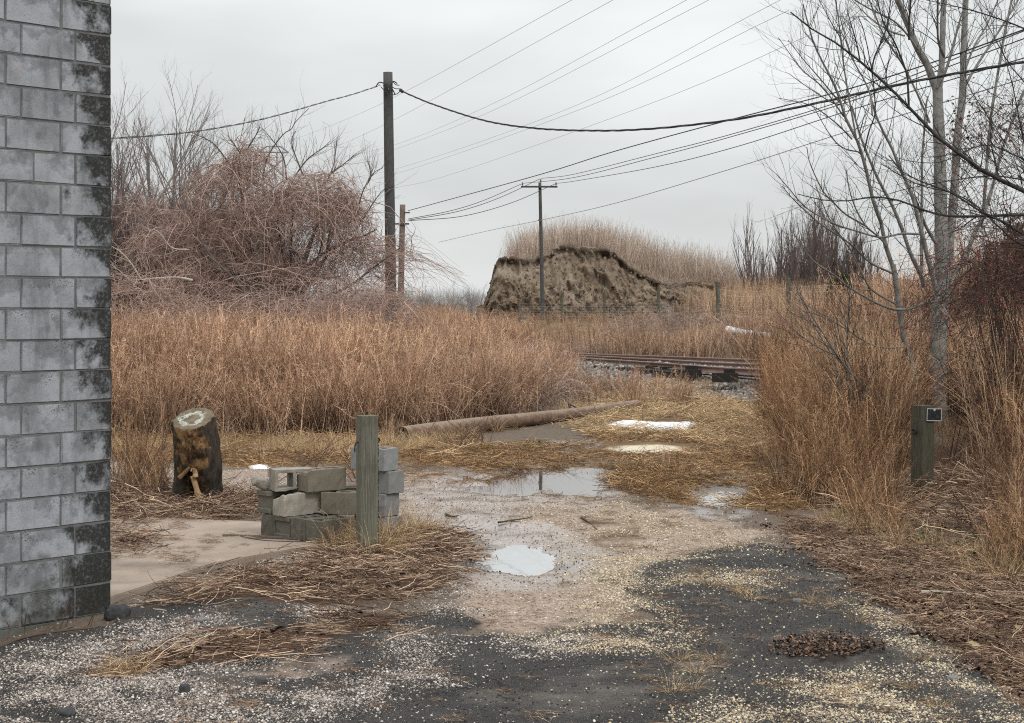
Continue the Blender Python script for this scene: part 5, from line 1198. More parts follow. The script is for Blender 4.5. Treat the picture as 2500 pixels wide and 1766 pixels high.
# crumbled soil on and below the bare face of the mound
b = MB('soil_clods', .95, .15); b.color(b.mix(b.rnd(), (.075, .055, .04), (.24, .18, .13))); P_clod = protos('clod', [pebble_mesh(s, 1.0, .5) for s in range(121, 125)], b.m)
fi = rng.integers(0, 72, 2600); fi = np.where(rng.random(2600) < .5, (fi*fi/160).astype(int), fi); p = m_face[fi, rng.integers(8, 260, 2600)]; s_ = .025+.085*rng.random(2600)**3
scatter('earth_clods', P_clod, p+np.stack([0*s_, -s_*.4, 0*s_], -1), rng.random((2600, 3))*6.28, np.repeat(s_[:, None], 3, 1))
fi = rng.integers(4, 66, 130); p = m_face[fi, rng.integers(20, 230, 130)]; put('mound_face_grass', P_pale, p[:, :2], .1, .32, 1.2, zoff=0, z=p[:, 2])
# grass crowning the mound
k = rng.integers(0, len(m_top), 1500); p = m_top[k]+np.c_[rng.normal(0, .35, (1500, 2)), np.zeros(1500)]
xa = p[:, 0]/p[:, 1]*FPX+U0; kp = (xa > 1255+10*rng.normal(0, 1, 1500)) & (xa < 2250); p = p[kp]
p = p[rng.random(len(p)) < .62]; put('mound_grass', P_pale, p[:, :2], .5, 1.35, .14, zoff=-.12, z=p[:, 2])
k = rng.integers(20, 240, 90); p = m_lip[k]; xa = p[:, 0]/p[:, 1]*FPX+U0; p = p[xa > 1230]
put('mound_lip_grass', P_pale, p[:, :2], .2, .5, .5, zoff=-.05, z=p[:, 2])
FB = [(6.2, 62), (22, 58), (34, 95), (12, 96), (10.5, 80)]
xy = rand_in_poly(FB, 1500); put('far_tan_grass', P_reed, xy, .6, 1.0, .1)
# ---- right brush
RB = [(6.3, 38.5), (5.5, 33), (4.45, 26), (3.65, 20.0), (3.4, 17.0), (3.55, 15.0), (3.85, 13.2), (4.35, 11.3), (6.4, 10.4), (9.5, 16), (13, 30), (15, 37.5), (9, 38.2), (6, 38.5)]
xy = rand_in_poly(RB, 2300); d = poly_dist(xy[:, 0], xy[:, 1], RB)
sm = (.60+.56*fbm(xy[:, 0]*.6, xy[:, 1]*.5, 3, 93))*np.interp(xy[:, 1], [24, 32, 38], [1, .86, .72])*np.clip(.45+.55*d, .45, 1.0)*np.interp(xy[:, 1], [11, 15, 17, 20, 23], [.36, .42, .55, .9, 1.05])
def gaps(xy):
    # low growth in front of the plated post and of the pale trunk
    k = np.ones(len(xy))
    for (tx, ty, w, s) in ((4.24, 16.9, .28, .42), (6.85, 25.8, .62, .15), (5.94, 24.0, .3, .45)):
        o = np.abs(xy[:, 0]-tx*xy[:, 1]/ty)*ty/xy[:, 1]; near = xy[:, 1] < ty+.15
        k = np.where(near, np.minimum(k, s+(1-s)*sstep(w*.6, w*1.5, o)), k)
    return k
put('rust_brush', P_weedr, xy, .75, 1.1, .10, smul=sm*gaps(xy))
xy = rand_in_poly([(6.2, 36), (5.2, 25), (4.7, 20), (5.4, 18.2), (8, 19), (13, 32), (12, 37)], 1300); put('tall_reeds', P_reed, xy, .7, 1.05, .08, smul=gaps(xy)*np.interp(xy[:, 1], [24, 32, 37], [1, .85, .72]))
t = rng.random(420); edge = smooth([(6.2, 38, 0), (5.4, 32, 0), (4.5, 25.5, 0), (3.6, 20, 0), (3.35, 17.2, 0), (3.5, 15.0, 0), (3.85, 13.0, 0), (4.3, 11.5, 0)], 200)[:, :2]
xy = edge[(t*199).astype(int)]+rng.normal(0, .2, (420, 2)); put('brush_edge_weeds', P_weedr, xy, .3, .72, .2, smul=gaps(xy)*np.clip(.6+(xy[:, 1]-13)*.05, .6, 1))
xy = rand_in_poly([(4.3, 19), (3.9, 15.5), (4.6, 12.5), (6.8, 12), (9, 16), (9, 20)], 260); xy = rand_in_poly(RB, 1500); d = poly_dist(xy[:, 0], xy[:, 1], RB)
put('dark_weed_stems', P_dark, xy, .7, 1.15, .16, smul=np.clip(.5+.5*d, .5, 1.0)*gaps(xy)*np.interp(xy[:, 1], [11, 16, 19, 24], [.45, .55, .8, .95]))
xy = rand_in_poly([(-9.5, 26.4), (-2.0, 26.6), (-.2, 31), (.4, 36), (-1, 42), (-10, 42)], 620)
put('dark_weed_stems', P_dark, xy, .55, 1.0, .18, smul=np.interp(xy[:, 1], [26, 28, 33], [.6, .75, .85]))
put('bramble_under_shrub', P_bramd, xy, .3, .7, .1, smul=gaps(xy))
xy = rand_in_poly([(3.2, 18), (3.7, 14.6), (4.9, 11.2), (6.8, 11), (9, 17)], 420); put('dead_stem_litter', P_lit, xy, .6, 1.1, .25)

# ---- flattened straw and matted grass
def by_mask(fn, n, poly):
    xy = rand_in_poly(poly, n); w = fn(masks(xy[:, 0], xy[:, 1])); return xy[rng.random(n) < w]
MID = [(-7, 18.5), (-2, 18), (3.4, 15.5), (4.6, 27), (4.6, 38), (1.6, 40), (-2, 27), (-9, 27)]
def clear_pud(xy, lim=1.0):
    U, V = uv_of(xy[:, 0], xy[:, 1]); ok = np.ones(len(xy), bool)
    for (u, v, a, bq, d) in PUD: ok &= ell(U, V, u, v, a*1.2, bq*1.3) > lim
    ok &= ell(U, V, *SANDPATCH) > 1.7
    ok &= ~in_poly(U, V, [(1462, 1028), (1720, 1022), (1710, 1058), (1560, 1060)])
    return xy[ok]
xy = clear_pud(by_mask(lambda m: m['straw']*.75, 2600, MID))
sel = (xy[:, 1] > 27) & (xy[:, 0] > .9) | (rng.random(len(xy)) < .08)
put('flattened_straw', P_straw, xy[sel], .7, 1.25, .10, zoff=0); put('matted_grass', P_strawd, xy[~sel], .7, 1.2, .10, zoff=0)
xy = clear_pud(rand_in_poly([(1.0, 27), (2.6, 24.5), (3.6, 22), (4.6, 26), (5.0, 34), (3.2, 35.5), (1.6, 36), (1.2, 31)], 480)); put('flattened_straw', P_straw, xy, .8, 1.4, .14, zoff=0)
xy = clear_pud(rand_in_poly([(-.6, 21), (1.6, 20), (3.2, 18.4), (2.9, 16.6), (1.7, 17.3), (.9, 20)], 300)); put('matted_grass', P_strawd, xy, .5, 1.0, .2, zoff=.0)
xy = clear_pud(rand_in_poly([(-6.5, 24), (-2, 24.5), (0, 27), (1.2, 31), (1.4, 34), (.4, 29), (-1.6, 22.5), (-6.5, 22.5)], 300)); put('grass_tufts', P_tuft, xy, .5, 1.1, .2, zoff=0)
xy = rand_in_poly([(1.0, 33), (4.0, 32), (3.2, 36.5), (1.2, 39.5)], 50); put('dry_weed_stalks', P_weed, xy, .22, .5, .15)
xy = by_mask(lambda m: m['straw']*.35, 500, MID); put('dry_weed_stalks', P_weed, clear_pud(xy), .10, .26, .3)
# ---- piles of dead stems by the blocks, stump and wall
NEAR = [(-4.5, 8.4), (-1.6, 8.4), (2, 10.0), (2, 18), (-3.6, 20), (-6, 19)]
xy = clear_pud(by_mask(lambda m: m['litter']*.8, 2200, NEAR)); hump = .06*fbm(xy[:, 0]*2, xy[:, 1]*2, 3, 5)
put('dead_stem_litter', P_lit, xy, .32, .8, .10, z=gz(xy[:, 0], xy[:, 1])+hump, zoff=0, yaw=.1+.9*rng.normal(0, 1, len(xy)))
xy = clear_pud(by_mask(lambda m: m['litter']*.55, 800, NEAR)); put('leaf_scraps', P_leaf, xy, .35, .7, .1, zoff=.02)
xy = rand_in_poly([G(800, 1350), G(880, 1372), G(980, 1345), G(1060, 1320), G(1050, 1300), G(880, 1325)], 46); put('grass_tufts', P_tuft, xy, .7, 1.3, .2, zoff=0)
xy = rand_in_poly([G(790, 1352), G(890, 1375), G(1000, 1350), G(1000, 1310), G(800, 1335)], 12); put('dry_weed_stalks', P_weed, xy, .12, .22, .3)
xy = rand_in_poly([G(300, 1180), G(440, 1225), G(600, 1210), G(640, 1250), G(420, 1255), G(280, 1240)], 130); put('dead_stem_litter', P_lit, xy, .5, 1.0, .18, zoff=0)
xy = rand_in_poly([G(285, 1150), G(430, 1200), G(440, 1230), G(290, 1220)], 20); put('dry_weed_stalks', P_weedr, xy, .22, .55, .2)
# ---- leaves along the right verge
xy = by_mask(lambda m: m['leaf'], 1700, [(2.4, 16.5), (3.4, 15.6), (4.6, 12), (7, 11), (6, 7), (2.8, 7.8), (2.3, 12)]); put('leaf_litter', P_leaf, xy[:1150], .26, .56, .15, zoff=0.0)
xy = by_mask(lambda m: m['leaf']*.95, 2600, [(2.6, 16), (3.4, 15.6), (4.6, 12), (7, 11), (6, 7), (2.8, 8.2), (2.5, 12)]); put('dead_stem_litter', P_lit, xy, .2, .55, .12, zoff=.0, smul=.7+.6*fbm(xy[:, 0]*2, xy[:, 1]*2, 3, 14))
xy = rand_in_poly([G(2000, 1290), G(2500, 1460), G(2500, 1400), G(2050, 1250)], 60); put('grass_tufts', P_tuft, xy, .6, 1.0, .2)
xy = np.concatenate([rand_in_poly([G(1900, 1230), G(2150, 1300), G(2500, 1450), G(2500, 1380), G(2100, 1240)], 34), rand_in_poly([G(1170, 1100), G(1320, 1100), G(1320, 1085), G(1170, 1088)], 8)]); put('green_sprouts', P_green, xy, .4, .9, .2, zoff=.02)
xy = clear_pud(rand_in_poly([(-2.2, 10.5), (-1.6, 8), (2.8, 8), (2.2, 14), (2.8, 17), (.5, 20.5), (-3, 22), (-1.6, 15)], 420)); put('twig_scraps', P_lit, xy, .08, .22, .05, zoff=.004)
xy = clear_pud(rand_in_poly([(-4.6, 21.5), (-3, 20.5), (-.2, 18.6), (1.6, 16.5), (2.9, 16.2), (.6, 21.5), (-2, 23)], 260)); put('twig_scraps', P_strawd, xy, .2, .6, .08, zoff=.0)
xy = rand_in_poly([(-3.3, 12.2), (-2.3, 12.6), (-2.2, 14.5), (-3.6, 16.4), (-4.5, 16.4)], 60); put('twig_scraps', P_lit, xy, .1, .3, .05, z=np.full(len(xy), SLAB_Z+.004), zoff=0)
# ---- dry tufts growing in the asphalt, humus patch
tf = [(1712, 1416), (1665, 1430), (1732, 1437), (1805, 1448), (1828, 1470), (1810, 1454), (2090, 1525), (1980, 1480), (2030, 1482), (1700, 1655), (1745, 1625), (1640, 1700), (2047, 1705), (2220, 1690), (2290, 1735), (1660, 1625), (280, 1660), (300, 1652), (1690, 1695), (2240, 1620), (2110, 1690)]
xy = np.array([G(u, v) for u, v in tf]); put('grass_tufts', P_tuft, xy, .35, .62, .1, zoff=0)
xy = rand_in_poly([G(265, 1648), G(330, 1648), G(330, 1665), G(265, 1668)], 3); put('grass_tufts', P_tuft, xy, .5, .8, .1, zoff=0)
xy = by_mask(lambda m: m['humus'], 400, [G(1850, 1620), G(2180, 1620), G(2180, 1560), G(1850, 1560)]); put('leaf_scraps', P_leaf, xy, .15, .35, .1, zoff=.03); put('crumbs', P_crumb, xy+rng.normal(0, .03, xy.shape), .012, .03, 1, zoff=.03)

# ---- gravel
PATH = [(-3.4, 7.9), (2.9, 7.9), (3.6, 9), (2.8, 15), (2.3, 19.5), (-.6, 22), (-5, 24), (-5.5, 20.5), (-1.6, 17), (-2.4, 11)]
def pebbles(n, s0, s1, w, poly=PATH, name='gravel', pr=P_peb):
    # spread evenly over the picture's distance range: closer in, more of them per square metre are visible
    xy = rand_in_poly(poly, n); k = rng.random(n) < np.clip((13/xy[:, 1])**1.3, 0, 1); xy = xy[k]
    m = masks(xy[:, 0], xy[:, 1]); kk = rng.random(len(xy)) < w(m); mm = asph_h(xy[:, 0], xy[:, 1], m)[kk]; xy = xy[kk]
    n = len(xy); s = s0+(s1-s0)*rng.random(n)**3.2
    rot = rng.random((n, 3))*np.array([.6, .6, 6.283]); return scatter(name, pr, np.stack([xy[:, 0], xy[:, 1], gz(xy[:, 0], xy[:, 1])+s*.25+mm], -1), rot, np.repeat(s[:, None], 3, 1))
wg = lambda m: np.clip(m['grav']*1.0*(1-.9*m['wet'])+.05*m['sand']+.018, 0, 1)*(1-m['litter']*.9)*(1-.85*m['leaf'])
pebbles(430000, .0020, .0085, lambda m: np.clip(wg(m)*.85, 0, 1), [(-4.2, 9.2), (-2.6, 7.9), (2.9, 7.9), (3.7, 9.2), (2.9, 13.6), (-1.9, 13.6)]); pebbles(420000, .0030, .0095, wg); pebbles(14000, .007, .014, lambda m: wg(m)*.35)
pebbles(2600, .006, .016, lambda m: .7+0*m['grav'], [(-2.9, 11.6), (-1.4, 14), (-.9, 15), (-3.4, 16.4), (-5.2, 16)], 'crumbs', P_crumb)
pebbles(26000, .003, .009, lambda m: .25+.5*m['asph'], PATH, 'crumbs', P_crumb)
xy = rand_in_poly([(-.2, 47), (1.2, 39.5), (2.2, 37.2), (4.2, 34.6), (6, 33), (12, 32), (12, 38), (6, 42), (1, 47)], 12000); n = len(xy); s = .025+.045*rng.random(n)
scatter('railway_ballast', P_bal, np.stack([xy[:, 0], xy[:, 1], gz(xy[:, 0], xy[:, 1])+.02], -1), rng.random((n, 3))*6.28, np.repeat(s[:, None], 3, 1))
# ------------------------------------------------------------------ trees
def bark_mat(name, c0, c1, dark, scale=14):
    b = MB(name, .85, .2); p = b.pos()
    c = b.mix(b.ramp(b.noise(scale, 5, .65, p), [(.3, 0), (.7, 1)]), c0, c1); c = b.mix(b.ramp(b.noise(scale*.35, 4, .6, p), [(.52, 0), (.72, .7)]), c, dark)
    c = b.mix(b.ramp(b.noise(scale*5, 3, .6, p), [(.55, 0), (.7, .5)]), c, dark)
    b.color(c); b.bump(b.noise(scale*3, 4, .65, p), .5, .01); return b.m
def grow(T, p, d, L, r, lev, prm, R_, tint=.5):
    K = 7 if lev == 0 else 5; pts = [p]; d = norm(d); dirs = [d]
    for k in range(1, K):
        d = norm(d+R_.normal(0, prm['wob'], 3)+np.array([0, 0, prm['up']])); pts.append(pts[-1]+d*L/(K-1)); dirs.append(d)
    pts = np.array(pts); rad = np.linspace(r, max(r*prm['tap'], .0009), K); T.add(pts, rad[None], tint, 5 if r > .012 else 3)
    if lev < prm['lev']:
        n = prm['n'][lev]
        for j in range(n):
            t = prm['t0']+(1-prm['t0'])*(j+R_.random())/n; f = t*(K-1); i = min(int(f), K-2); w = f-i
            q = pts[i]*(1-w)+pts[i+1]*w; dd = dirs[i]; rv = norm(R_.normal(0, 1, 3)); side = norm(rv-(rv@dd)*dd); a = prm['ang']*(.7+.6*R_.random())
            grow(T, q, dd*math.cos(a)+side*math.sin(a), L*prm['ratio']*(1.1-.5*t)*(.7+.6*R_.random()), max(np.interp(f, np.arange(K), rad)*prm['rr'], .0010), lev+1, prm, R_, tint)
class Limbs:
    """limbs traced through space by waypoints, with random twigs grown from them"""
    def __init__(s, Y, seed): s.Y = Y; s.R = np.random.default_rng(seed); s.big = Tubes(); s.tw = Tubes(); s.L = []
    def limb(s, pts, w0, w1, dy0=0., dy1=0., tw=6, tl=(.25, .7), prm=None, sides=None, tint=.5, t0=.15):
        n = len(pts); Ys = np.linspace(s.Y+dy0, s.Y+dy1, n); W = np.array([P(u, v, y) for (u, v), y in zip(pts, Ys)]); K = max(8, min(24, 4*n)); W = smooth(W, K)
        px = s.Y/FPX/2; r = np.linspace(w0*px, w1*px, K); S = sides or (14 if w0 > 20 else 8 if w0 > 6 else 5)
        R_ = r[None]*(1+.06*np.sin(np.arange(K)*1.7+s.R.random()*6))[None]
        (s.big if w0 > 3.2 else s.tw).add(W, R_, tint, S)
        p = dict(wob=.16, up=.10, tap=.35, lev=2, n=[4, 3], t0=.25, ang=.75, ratio=.55, rr=.55); p.update(prm or {})
        dirs = norm(np.gradient(W, axis=0))
        tw = int(tw*1.9)
        for j in range(tw):
            f = (t0+(1-t0)*(j+s.R.random())/tw)*(K-1); i = min(int(f), K-2); w = f-i; q = W[i]*(1-w)+W[i+1]*w; d = dirs[i]; rv = norm(s.R.normal(0, 1, 3)*np.array([1, .7, 1])); side = norm(rv-(rv@d)*d)
            a = .55+.5*s.R.random(); L = (tl[0]+(tl[1]-tl[0])*s.R.random())*1.15
            grow(s.tw, q, d*math.cos(a)+side*math.sin(a)+np.array([0, 0, .25]), L, max(min(np.interp(f, np.arange(K), r)*.5, .007), .0016), 1, p, s.R, tint)
        return W
def tree_obj(name, L, base, lab, cat, m_big, m_tw, group=None):
    e = empty(name, base); tag(e, lab, cat, group); base = np.array(base)
    for T, nm, m in ((L.big, 'trunk', m_big), (L.tw, 'twigs', m_tw)):
        if T.g:
            V, F, Ti, H = T.arrays(); link(nm, mesh_np(nm, V-base, F, {'tint': ('FLOAT', Ti), 'hgt': ('FLOAT', H)}), m, e)
    return e
m_greybark = bark_mat('grey_bark', (.16, .157, .148), (.29, .285, .268), (.06, .058, .053), 18)
m_midbark = bark_mat('slender_bark', (.12, .115, .105), (.215, .205, .185), (.06, .055, .05), 20)
m_darkbark = bark_mat('dark_bark', (.03, .028, .027), (.075, .07, .066), (.015, .014, .014), 20)
m_twg = twig_mat('grey_twigs', (.055, .048, .044), (.095, .085, .078)); m_twd = twig_mat('dark_twigs', (.018, .016, .016), (.045, .04, .038))

# main pale tree at the right
t = Limbs(25.8, 5); gb = G(2292, 1066)
t.limb([(2296, 1085), (2293, 1040), (2290, 950), (2291, 860), (2295, 760), (2300, 670), (2299, 600), (2296, 480), (2294, 380), (2291, 290), (2289, 215)], 45, 25, tw=4, tl=(.5, 1.2))
t.limb([(2289, 230), (2264, 160), (2240, 118), (2208, 39), (2187, -10), (2165, -60)], 19, 13, 0, -.4, tw=8, tl=(.5, 1.3))
t.limb([(2290, 235), (2299, 157), (2302, 52), (2306, -20), (2312, -90)], 17, 12, 0, .2, tw=7, tl=(.5, 1.3))
t.limb([(2303, 705), (2312, 640), (2320, 575), (2329, 478), (2334, 400), (2337, 330), (2349, 248), (2353, 131), (2357, 10), (2362, -80)], 24, 13, 0, .5, tw=12, tl=(.5, 1.4))
t.limb([(2310, 740), (2328, 674), (2360, 622), (2378, 570), (2399, 531), (2425, 450), (2443, 379), (2470, 300), (2500, 220)], 13, 6, 0, .8, tw=7)
t.limb([(2400, 525), (2418, 300), (2430, 219), (2449, 104), (2470, 0), (2485, -60)], 9, 5, .6, 1.0, tw=7)
t.limb([(2353, 180), (2380, 110), (2410, 60), (2445, -20)], 6, 3, .5, .9, tw=6); t.limb([(2350, 220), (2385, 160), (2430, 90), (2480, 10), (2500, -30)], 7, 4, .5, .8, tw=6)
t.limb([(2289, 215), (2310, 170), (2330, 100), (2345, 45), (2362, 0)], 8, 4, -.1, -.5, tw=6)
t.limb([(2240, 120), (2215, 85), (2180, 50), (2120, 20), (2070, -10)], 6, 3, -.2, -.8, tw=6, tl=(.3, .9)); t.limb([(2208, 88), (2170, 75), (2120, 40), (2080, 0)], 5, 2, -.2, .5, tw=5)
t.limb([(2270, 300), (2240, 230), (2205, 160), (2160, 90), (2130, 20), (2110, -30)], 6, 3, -.2, -.9, tw=8, tl=(.3, .9))
t.limb([(2250, 662), (2250, 557), (2251, 452), (2251, 392), (2257, 314), (2260, 262), (2266, 235)], 9, 4, -.6, -.8, tw=7)
t.limb([(2255, 700), (2248, 672), (2224, 622), (2203, 562), (2177, 499), (2151, 452), (2127, 400), (2100, 330), (2080, 260)], 11, 4, -.3, -1.2, tw=12, tl=(.3, 1.0))
t.limb([(2288, 720), (2279, 682), (2263, 622), (2253, 578), (2227, 478), (2198, 413), (2177, 361), (2159, 327), (2138, 280), (2122, 222)], 13, 4, -.4, -1.2, tw=10, tl=(.3, 1.0), tint=.2)
t.limb([(2285, 594), (2260, 552), (2240, 500), (2200, 420), (2170, 380)], 9, 3, -.2, -1.0, tw=6)
tree_obj('bare_tree', t, (gb[0], gb[1], -.1), 'tall pale grey bark tree with forked trunk behind the plated post', 'tree', m_greybark, m_twg)

# slender tree in front of it
t = Limbs(24.0, 6); gb = G(2240, 1090)
t.limb([(2240, 1100), (2240, 1010), (2236, 950), (2226, 890), (2206, 818), (2195, 753), (2186, 680), (2180, 646)], 17, 13, tw=5, tl=(.3, .7))
t.limb([(2181, 655), (2161, 596), (2151, 544), (2132, 491), (2117, 426), (2105, 380), (2091, 340), (2067, 295), (2054, 256), (2040, 215), (2023, 180), (1989, 112), (1972, 55), (1960, 10)], 11, 3, 0, -.6, tw=16, tl=(.3, .9))
t.limb([(2178, 650), (2164, 601), (2140, 575), (2114, 552), (2088, 507), (2072, 455), (2067, 416)], 6, 2.2, 0, -.4, tw=6, tint=.2); t.limb([(2116, 553), (2067, 525), (2040, 500), (2010, 468), (1978, 400), (1970, 360)], 5, 2, -.2, -.6, tw=6)
t.limb([(2183, 669), (2127, 643), (2088, 606), (2054, 580), (1999, 544), (1939, 489), (1910, 455)], 6, 2, 0, -.8, tw=8)
t.limb([(2245, 572), (2200, 571), (2151, 580), (2093, 565), (2031, 544), (1965, 505), (1930, 465), (1895, 425)], 6, 2, -.2, -.9, tw=9)
t.limb([(2208, 757), (2172, 753), (2125, 732), (2067, 698), (2044, 677), (1989, 640), (1960, 605), (1939, 572)], 7, 2.5, -.1, -.9, tw=6, tint=.1); t.limb([(2300, 735), (2260, 740), (2230, 752), (2208, 757)], 6, 7, .1, 0, tw=1)
t.limb([(2186, 742), (2140, 716), (2117, 693), (2083, 622), (2049, 572), (2023, 531), (1991, 452)], 6, 2, 0, -.5, tw=7)
t.limb([(2216, 845), (2170, 850), (2120, 838), (2060, 800), (2000, 770), (1960, 760)], 6, 2, 0, -.8, tw=5, tint=.1); t.limb([(2238, 955), (2200, 950), (2150, 930), (2100, 925)], 4, 1.5, 0, -.4, tw=3)
t.limb([(2091, 340), (2075, 250), (2060, 160), (2046, 39), (2036, -20)], 5, 3, -.3, -.3, tw=8, tl=(.3, .8)); t.limb([(2130, 282), (2122, 222), (2083, 146), (2067, 99), (2050, 40)], 5, 2.5, -.2, .3, tw=7)
t.limb([(2054, 256), (2030, 250), (1990, 225), (1960, 205), (1926, 180)], 3.5, 1.5, -.3, -.7, tw=5); t.limb([(2050, 250), (2000, 190), (1965, 150), (1924, 98)], 4, 1.6, -.3, -.8, tw=6); t.limb([(2060, 285), (2010, 215), (1958, 170), (1900, 92)], 4, 1.6, -.3, -.9, tw=6)
t.limb([(2100, 372), (2060, 362), (2030, 335), (1985, 260)], 4, 1.6, 0, -.8, tw=4); t.limb([(2080, 340), (2040, 300), (1980, 258), (1902, 240)], 4, 1.6, 0, -.8, tw=5)
tree_obj('bare_tree', t, (gb[0], gb[1], -.1), 'slender bare tree leaning left beside the plated post', 'tree', m_midbark, m_twg)

# saplings
t = Limbs(20.8, 8); gb = G(2215, 1090)
t.limb([(2215, 1085), (2190, 1055), (2151, 1006), (2112, 949), (2069, 902), (2043, 867), (2010, 815), (1983, 773), (1944, 708)], 9, 2, 0, -.6, tw=9, tl=(.3, .8), tint=.9)
t.limb([(2043, 867), (2000, 850), (1950, 815), (1898, 762)], 3.5, 1.5, -.2, -.6, tw=8, tl=(.2, .6), tint=.1); t.limb([(2030, 865), (1990, 800), (1960, 740), (1930, 660)], 3.2, 1.2, -.2, .4, tw=7, tl=(.2, .6))
tree_obj('sapling', t, (gb[0], gb[1], -.05), 'leaning pale sapling slanting left in front of the tan brush', 'sapling', m_midbark, m_twg)
t = Limbs(21.5, 9); gb = G(2080, 1120)
t.limb([(2080, 1110), (2079, 1040), (2073, 940), (2068, 830), (2070, 760), (2075, 700)], 6, 2.5, 0, 0, tw=16, tl=(.35, .8), prm=dict(up=.25)); t.limb([(2060, 1020), (2048, 930), (2038, 870), (2040, 800)], 4, 2, 0, .2, tw=7, tl=(.2, .5))
tree_obj('sapling', t, (gb[0], gb[1], -.05), 'upright dark sapling rising from the right brush below the slender tree', 'sapling', m_midbark, m_twd)

# dark tree reaching in from outside the right edge
t = Limbs(16.5, 10); dk = dict(prm=dict(up=.12))
t.limb([(2720, 1200), (2700, 900), (2660, 640), (2600, 540), (2540, 490), (2500, 466), (2436, 437), (2396, 415), (2340, 374), (2292, 338), (2219, 262), (2170, 212), (2122, 170), (2057, 115), (2004, 86), (1952, 50), (1930, 30)], 20, 3, 0, -.6, tw=20, tl=(.2, .6), t0=.4, **dk)
t.limb([(2219, 262), (2217, 215), (2213, 178), (2187, 110), (2156, 52), (2140, -10)], 6, 3, -.2, -.4, tw=7, tl=(.2, .5)); t.limb([(2128, 178), (2135, 140), (2151, 105), (2166, 60), (2176, -10)], 4.5, 2.5, -.3, -.3, tw=6, tl=(.2, .5))
t.limb([(2110, 370), (2122, 320), (2136, 280), (2135, 230), (2128, 170), (2110, 80), (2095, 40)], 4, 2, -.3, -.5, tw=5, tl=(.2, .5)); t.limb([(2100, 150), (2090, 100), (2075, 50), (2068, 20)], 4, 2, -.4, -.4, tw=6, tl=(.15, .4))
t.limb([(2057, 115), (2050, 90), (2032, 60), (2000, 0)], 3.5, 1.5, -.5, -.4, tw=6, tl=(.15, .4)); t.limb([(2305, 140), (2292, 105), (2289, 60), (2290, -10)], 6, 5, .1, .2, tw=3, tl=(.2, .4)); t.limb([(2220, 98), (2219, 70), (2224, -10)], 6, 5, -.2, -.2, tw=3, tl=(.2, .4))
t.limb([(2640, 560), (2560, 530), (2500, 525), (2396, 528), (2318, 528), (2250, 512), (2200, 491), (2130, 481), (2078, 490), (2012, 489), (1947, 474)], 9, 2, 0, -.5, tw=14, tl=(.2, .6), t0=.2)
t.limb([(2620, 640), (2540, 600), (2455, 545), (2400, 520), (2320, 470), (2240, 440), (2180, 405)], 9, 2, 0, -.5, tw=12, tl=(.2, .6), t0=.2); t.limb([(2640, 640), (2500, 600), (2440, 555), (2380, 500), (2320, 470), (2240, 450), (2150, 400)], 6, 2, .3, .2, tw=10, tl=(.3, .7))
t.limb([(2620, 470), (2500, 440), (2420, 430), (2330, 440), (2220, 460), (2150, 480)], 5, 1.5, .2, -.2, tw=12, tl=(.2, .6)); t.limb([(2600, 440), (2480, 380), (2400, 355), (2300, 395), (2230, 395), (2190, 385)], 4.5, 1.5, .2, -.2, tw=10, tl=(.2, .6))
t.limb([(2520, 475), (2510, 400), (2490, 300), (2470, 200), (2440, 100)], 5, 2, .1, .1, tw=12, tl=(.2, .5)); t.limb([(2440, 440), (2420, 350), (2420, 300), (2370, 220), (2345, 150)], 4, 1.5, .1, .1, tw=10, tl=(.2, .5)); t.limb([(2560, 480), (2500, 330), (2450, 290), (2400, 250), (2360, 240)], 4, 1.5, .1, .1, tw=12, tl=(.2, .5))
t.limb([(2600, 120), (2500, 70), (2420, 40), (2350, 20), (2260, 0)], 5, 2, .2, -.3, tw=12, tl=(.2, .6)); t.limb([(2600, 330), (2500, 200), (2460, 150), (2400, 40)], 4, 2, .2, .2, tw=10, tl=(.2, .6))
tree_obj('dark_limbed_tree', t, P(2720, 1200, 16.5), 'dark tree reaching long low boughs in from the right edge', 'tree', m_darkbark, m_twd)

# ---- tangles: arching canes over lumpy shells
def tangle(T, lumps, n, L, r, R_, K=8, grav=-.10, sides=3, tint=None, shell=(.72, 1.02), noise=.32, zmin=.1):
    w = np.array([l[1][0]*l[1][2] for l in lumps]); w = w/w.sum()
    for (c, rad), wi in zip(lumps, w):
        m = max(3, int(n*wi)); c = np.array(c); rad = np.array(rad)
        v = norm(R_.normal(0, 1, (m, 3))); v[:, 2] = np.where(v[:, 2] < -.35, -v[:, 2], v[:, 2]); s = shell[0]+(shell[1]-shell[0])*R_.random((m, 1))**.6
        p = c+v*rad*s; nrm = norm(v/rad); rv = R_.normal(0, 1, (m, 3)); d = norm(rv-(rv*nrm).sum(1, keepdims=True)*nrm*.8+np.array([0, 0, .15]))
        Ls = L[0]+(L[1]-L[0])*R_.random(m)**1.4; pts = [p]
        for k in range(1, K):
            q = (pts[-1]-c)/rad; rr = np.linalg.norm(q, axis=1, keepdims=True); out = norm(q/rad)
            d = norm(d+R_.normal(0, noise, d.shape)+np.array([0, 0, grav])-out*.35*np.clip(rr-1.0, -.2, 1.2)); nx = pts[-1]+d*Ls[:, None]/(K-1); nx[:, 2] = np.maximum(nx[:, 2], zmin); pts.append(nx)
        ti = R_.random(m) if tint is None else np.clip(R_.normal(tint, .2, m), 0, 1)
        T.add(np.stack(pts, 1), (r*(.45+.5*R_.random(m)+1.3*R_.random(m)**6))[:, None]*np.linspace(1, .4, K)[None], ti, sides)
def lump(u, v, Y, ru, rv, ry=None):
    k = Y/FPX; return (P(u, v, Y), (ru*k, ry or ru*k*.8, rv*k))
R_ = np.random.default_rng(12)
YV = 40.5; vb = np.array([P(690, 780, YV)[0], YV, 0.2])
ve = empty('vine_covered_tree', vb); tag(ve, 'big tree smothered in a pinkish tangle of bare vines beside the tall pole', 'tree')
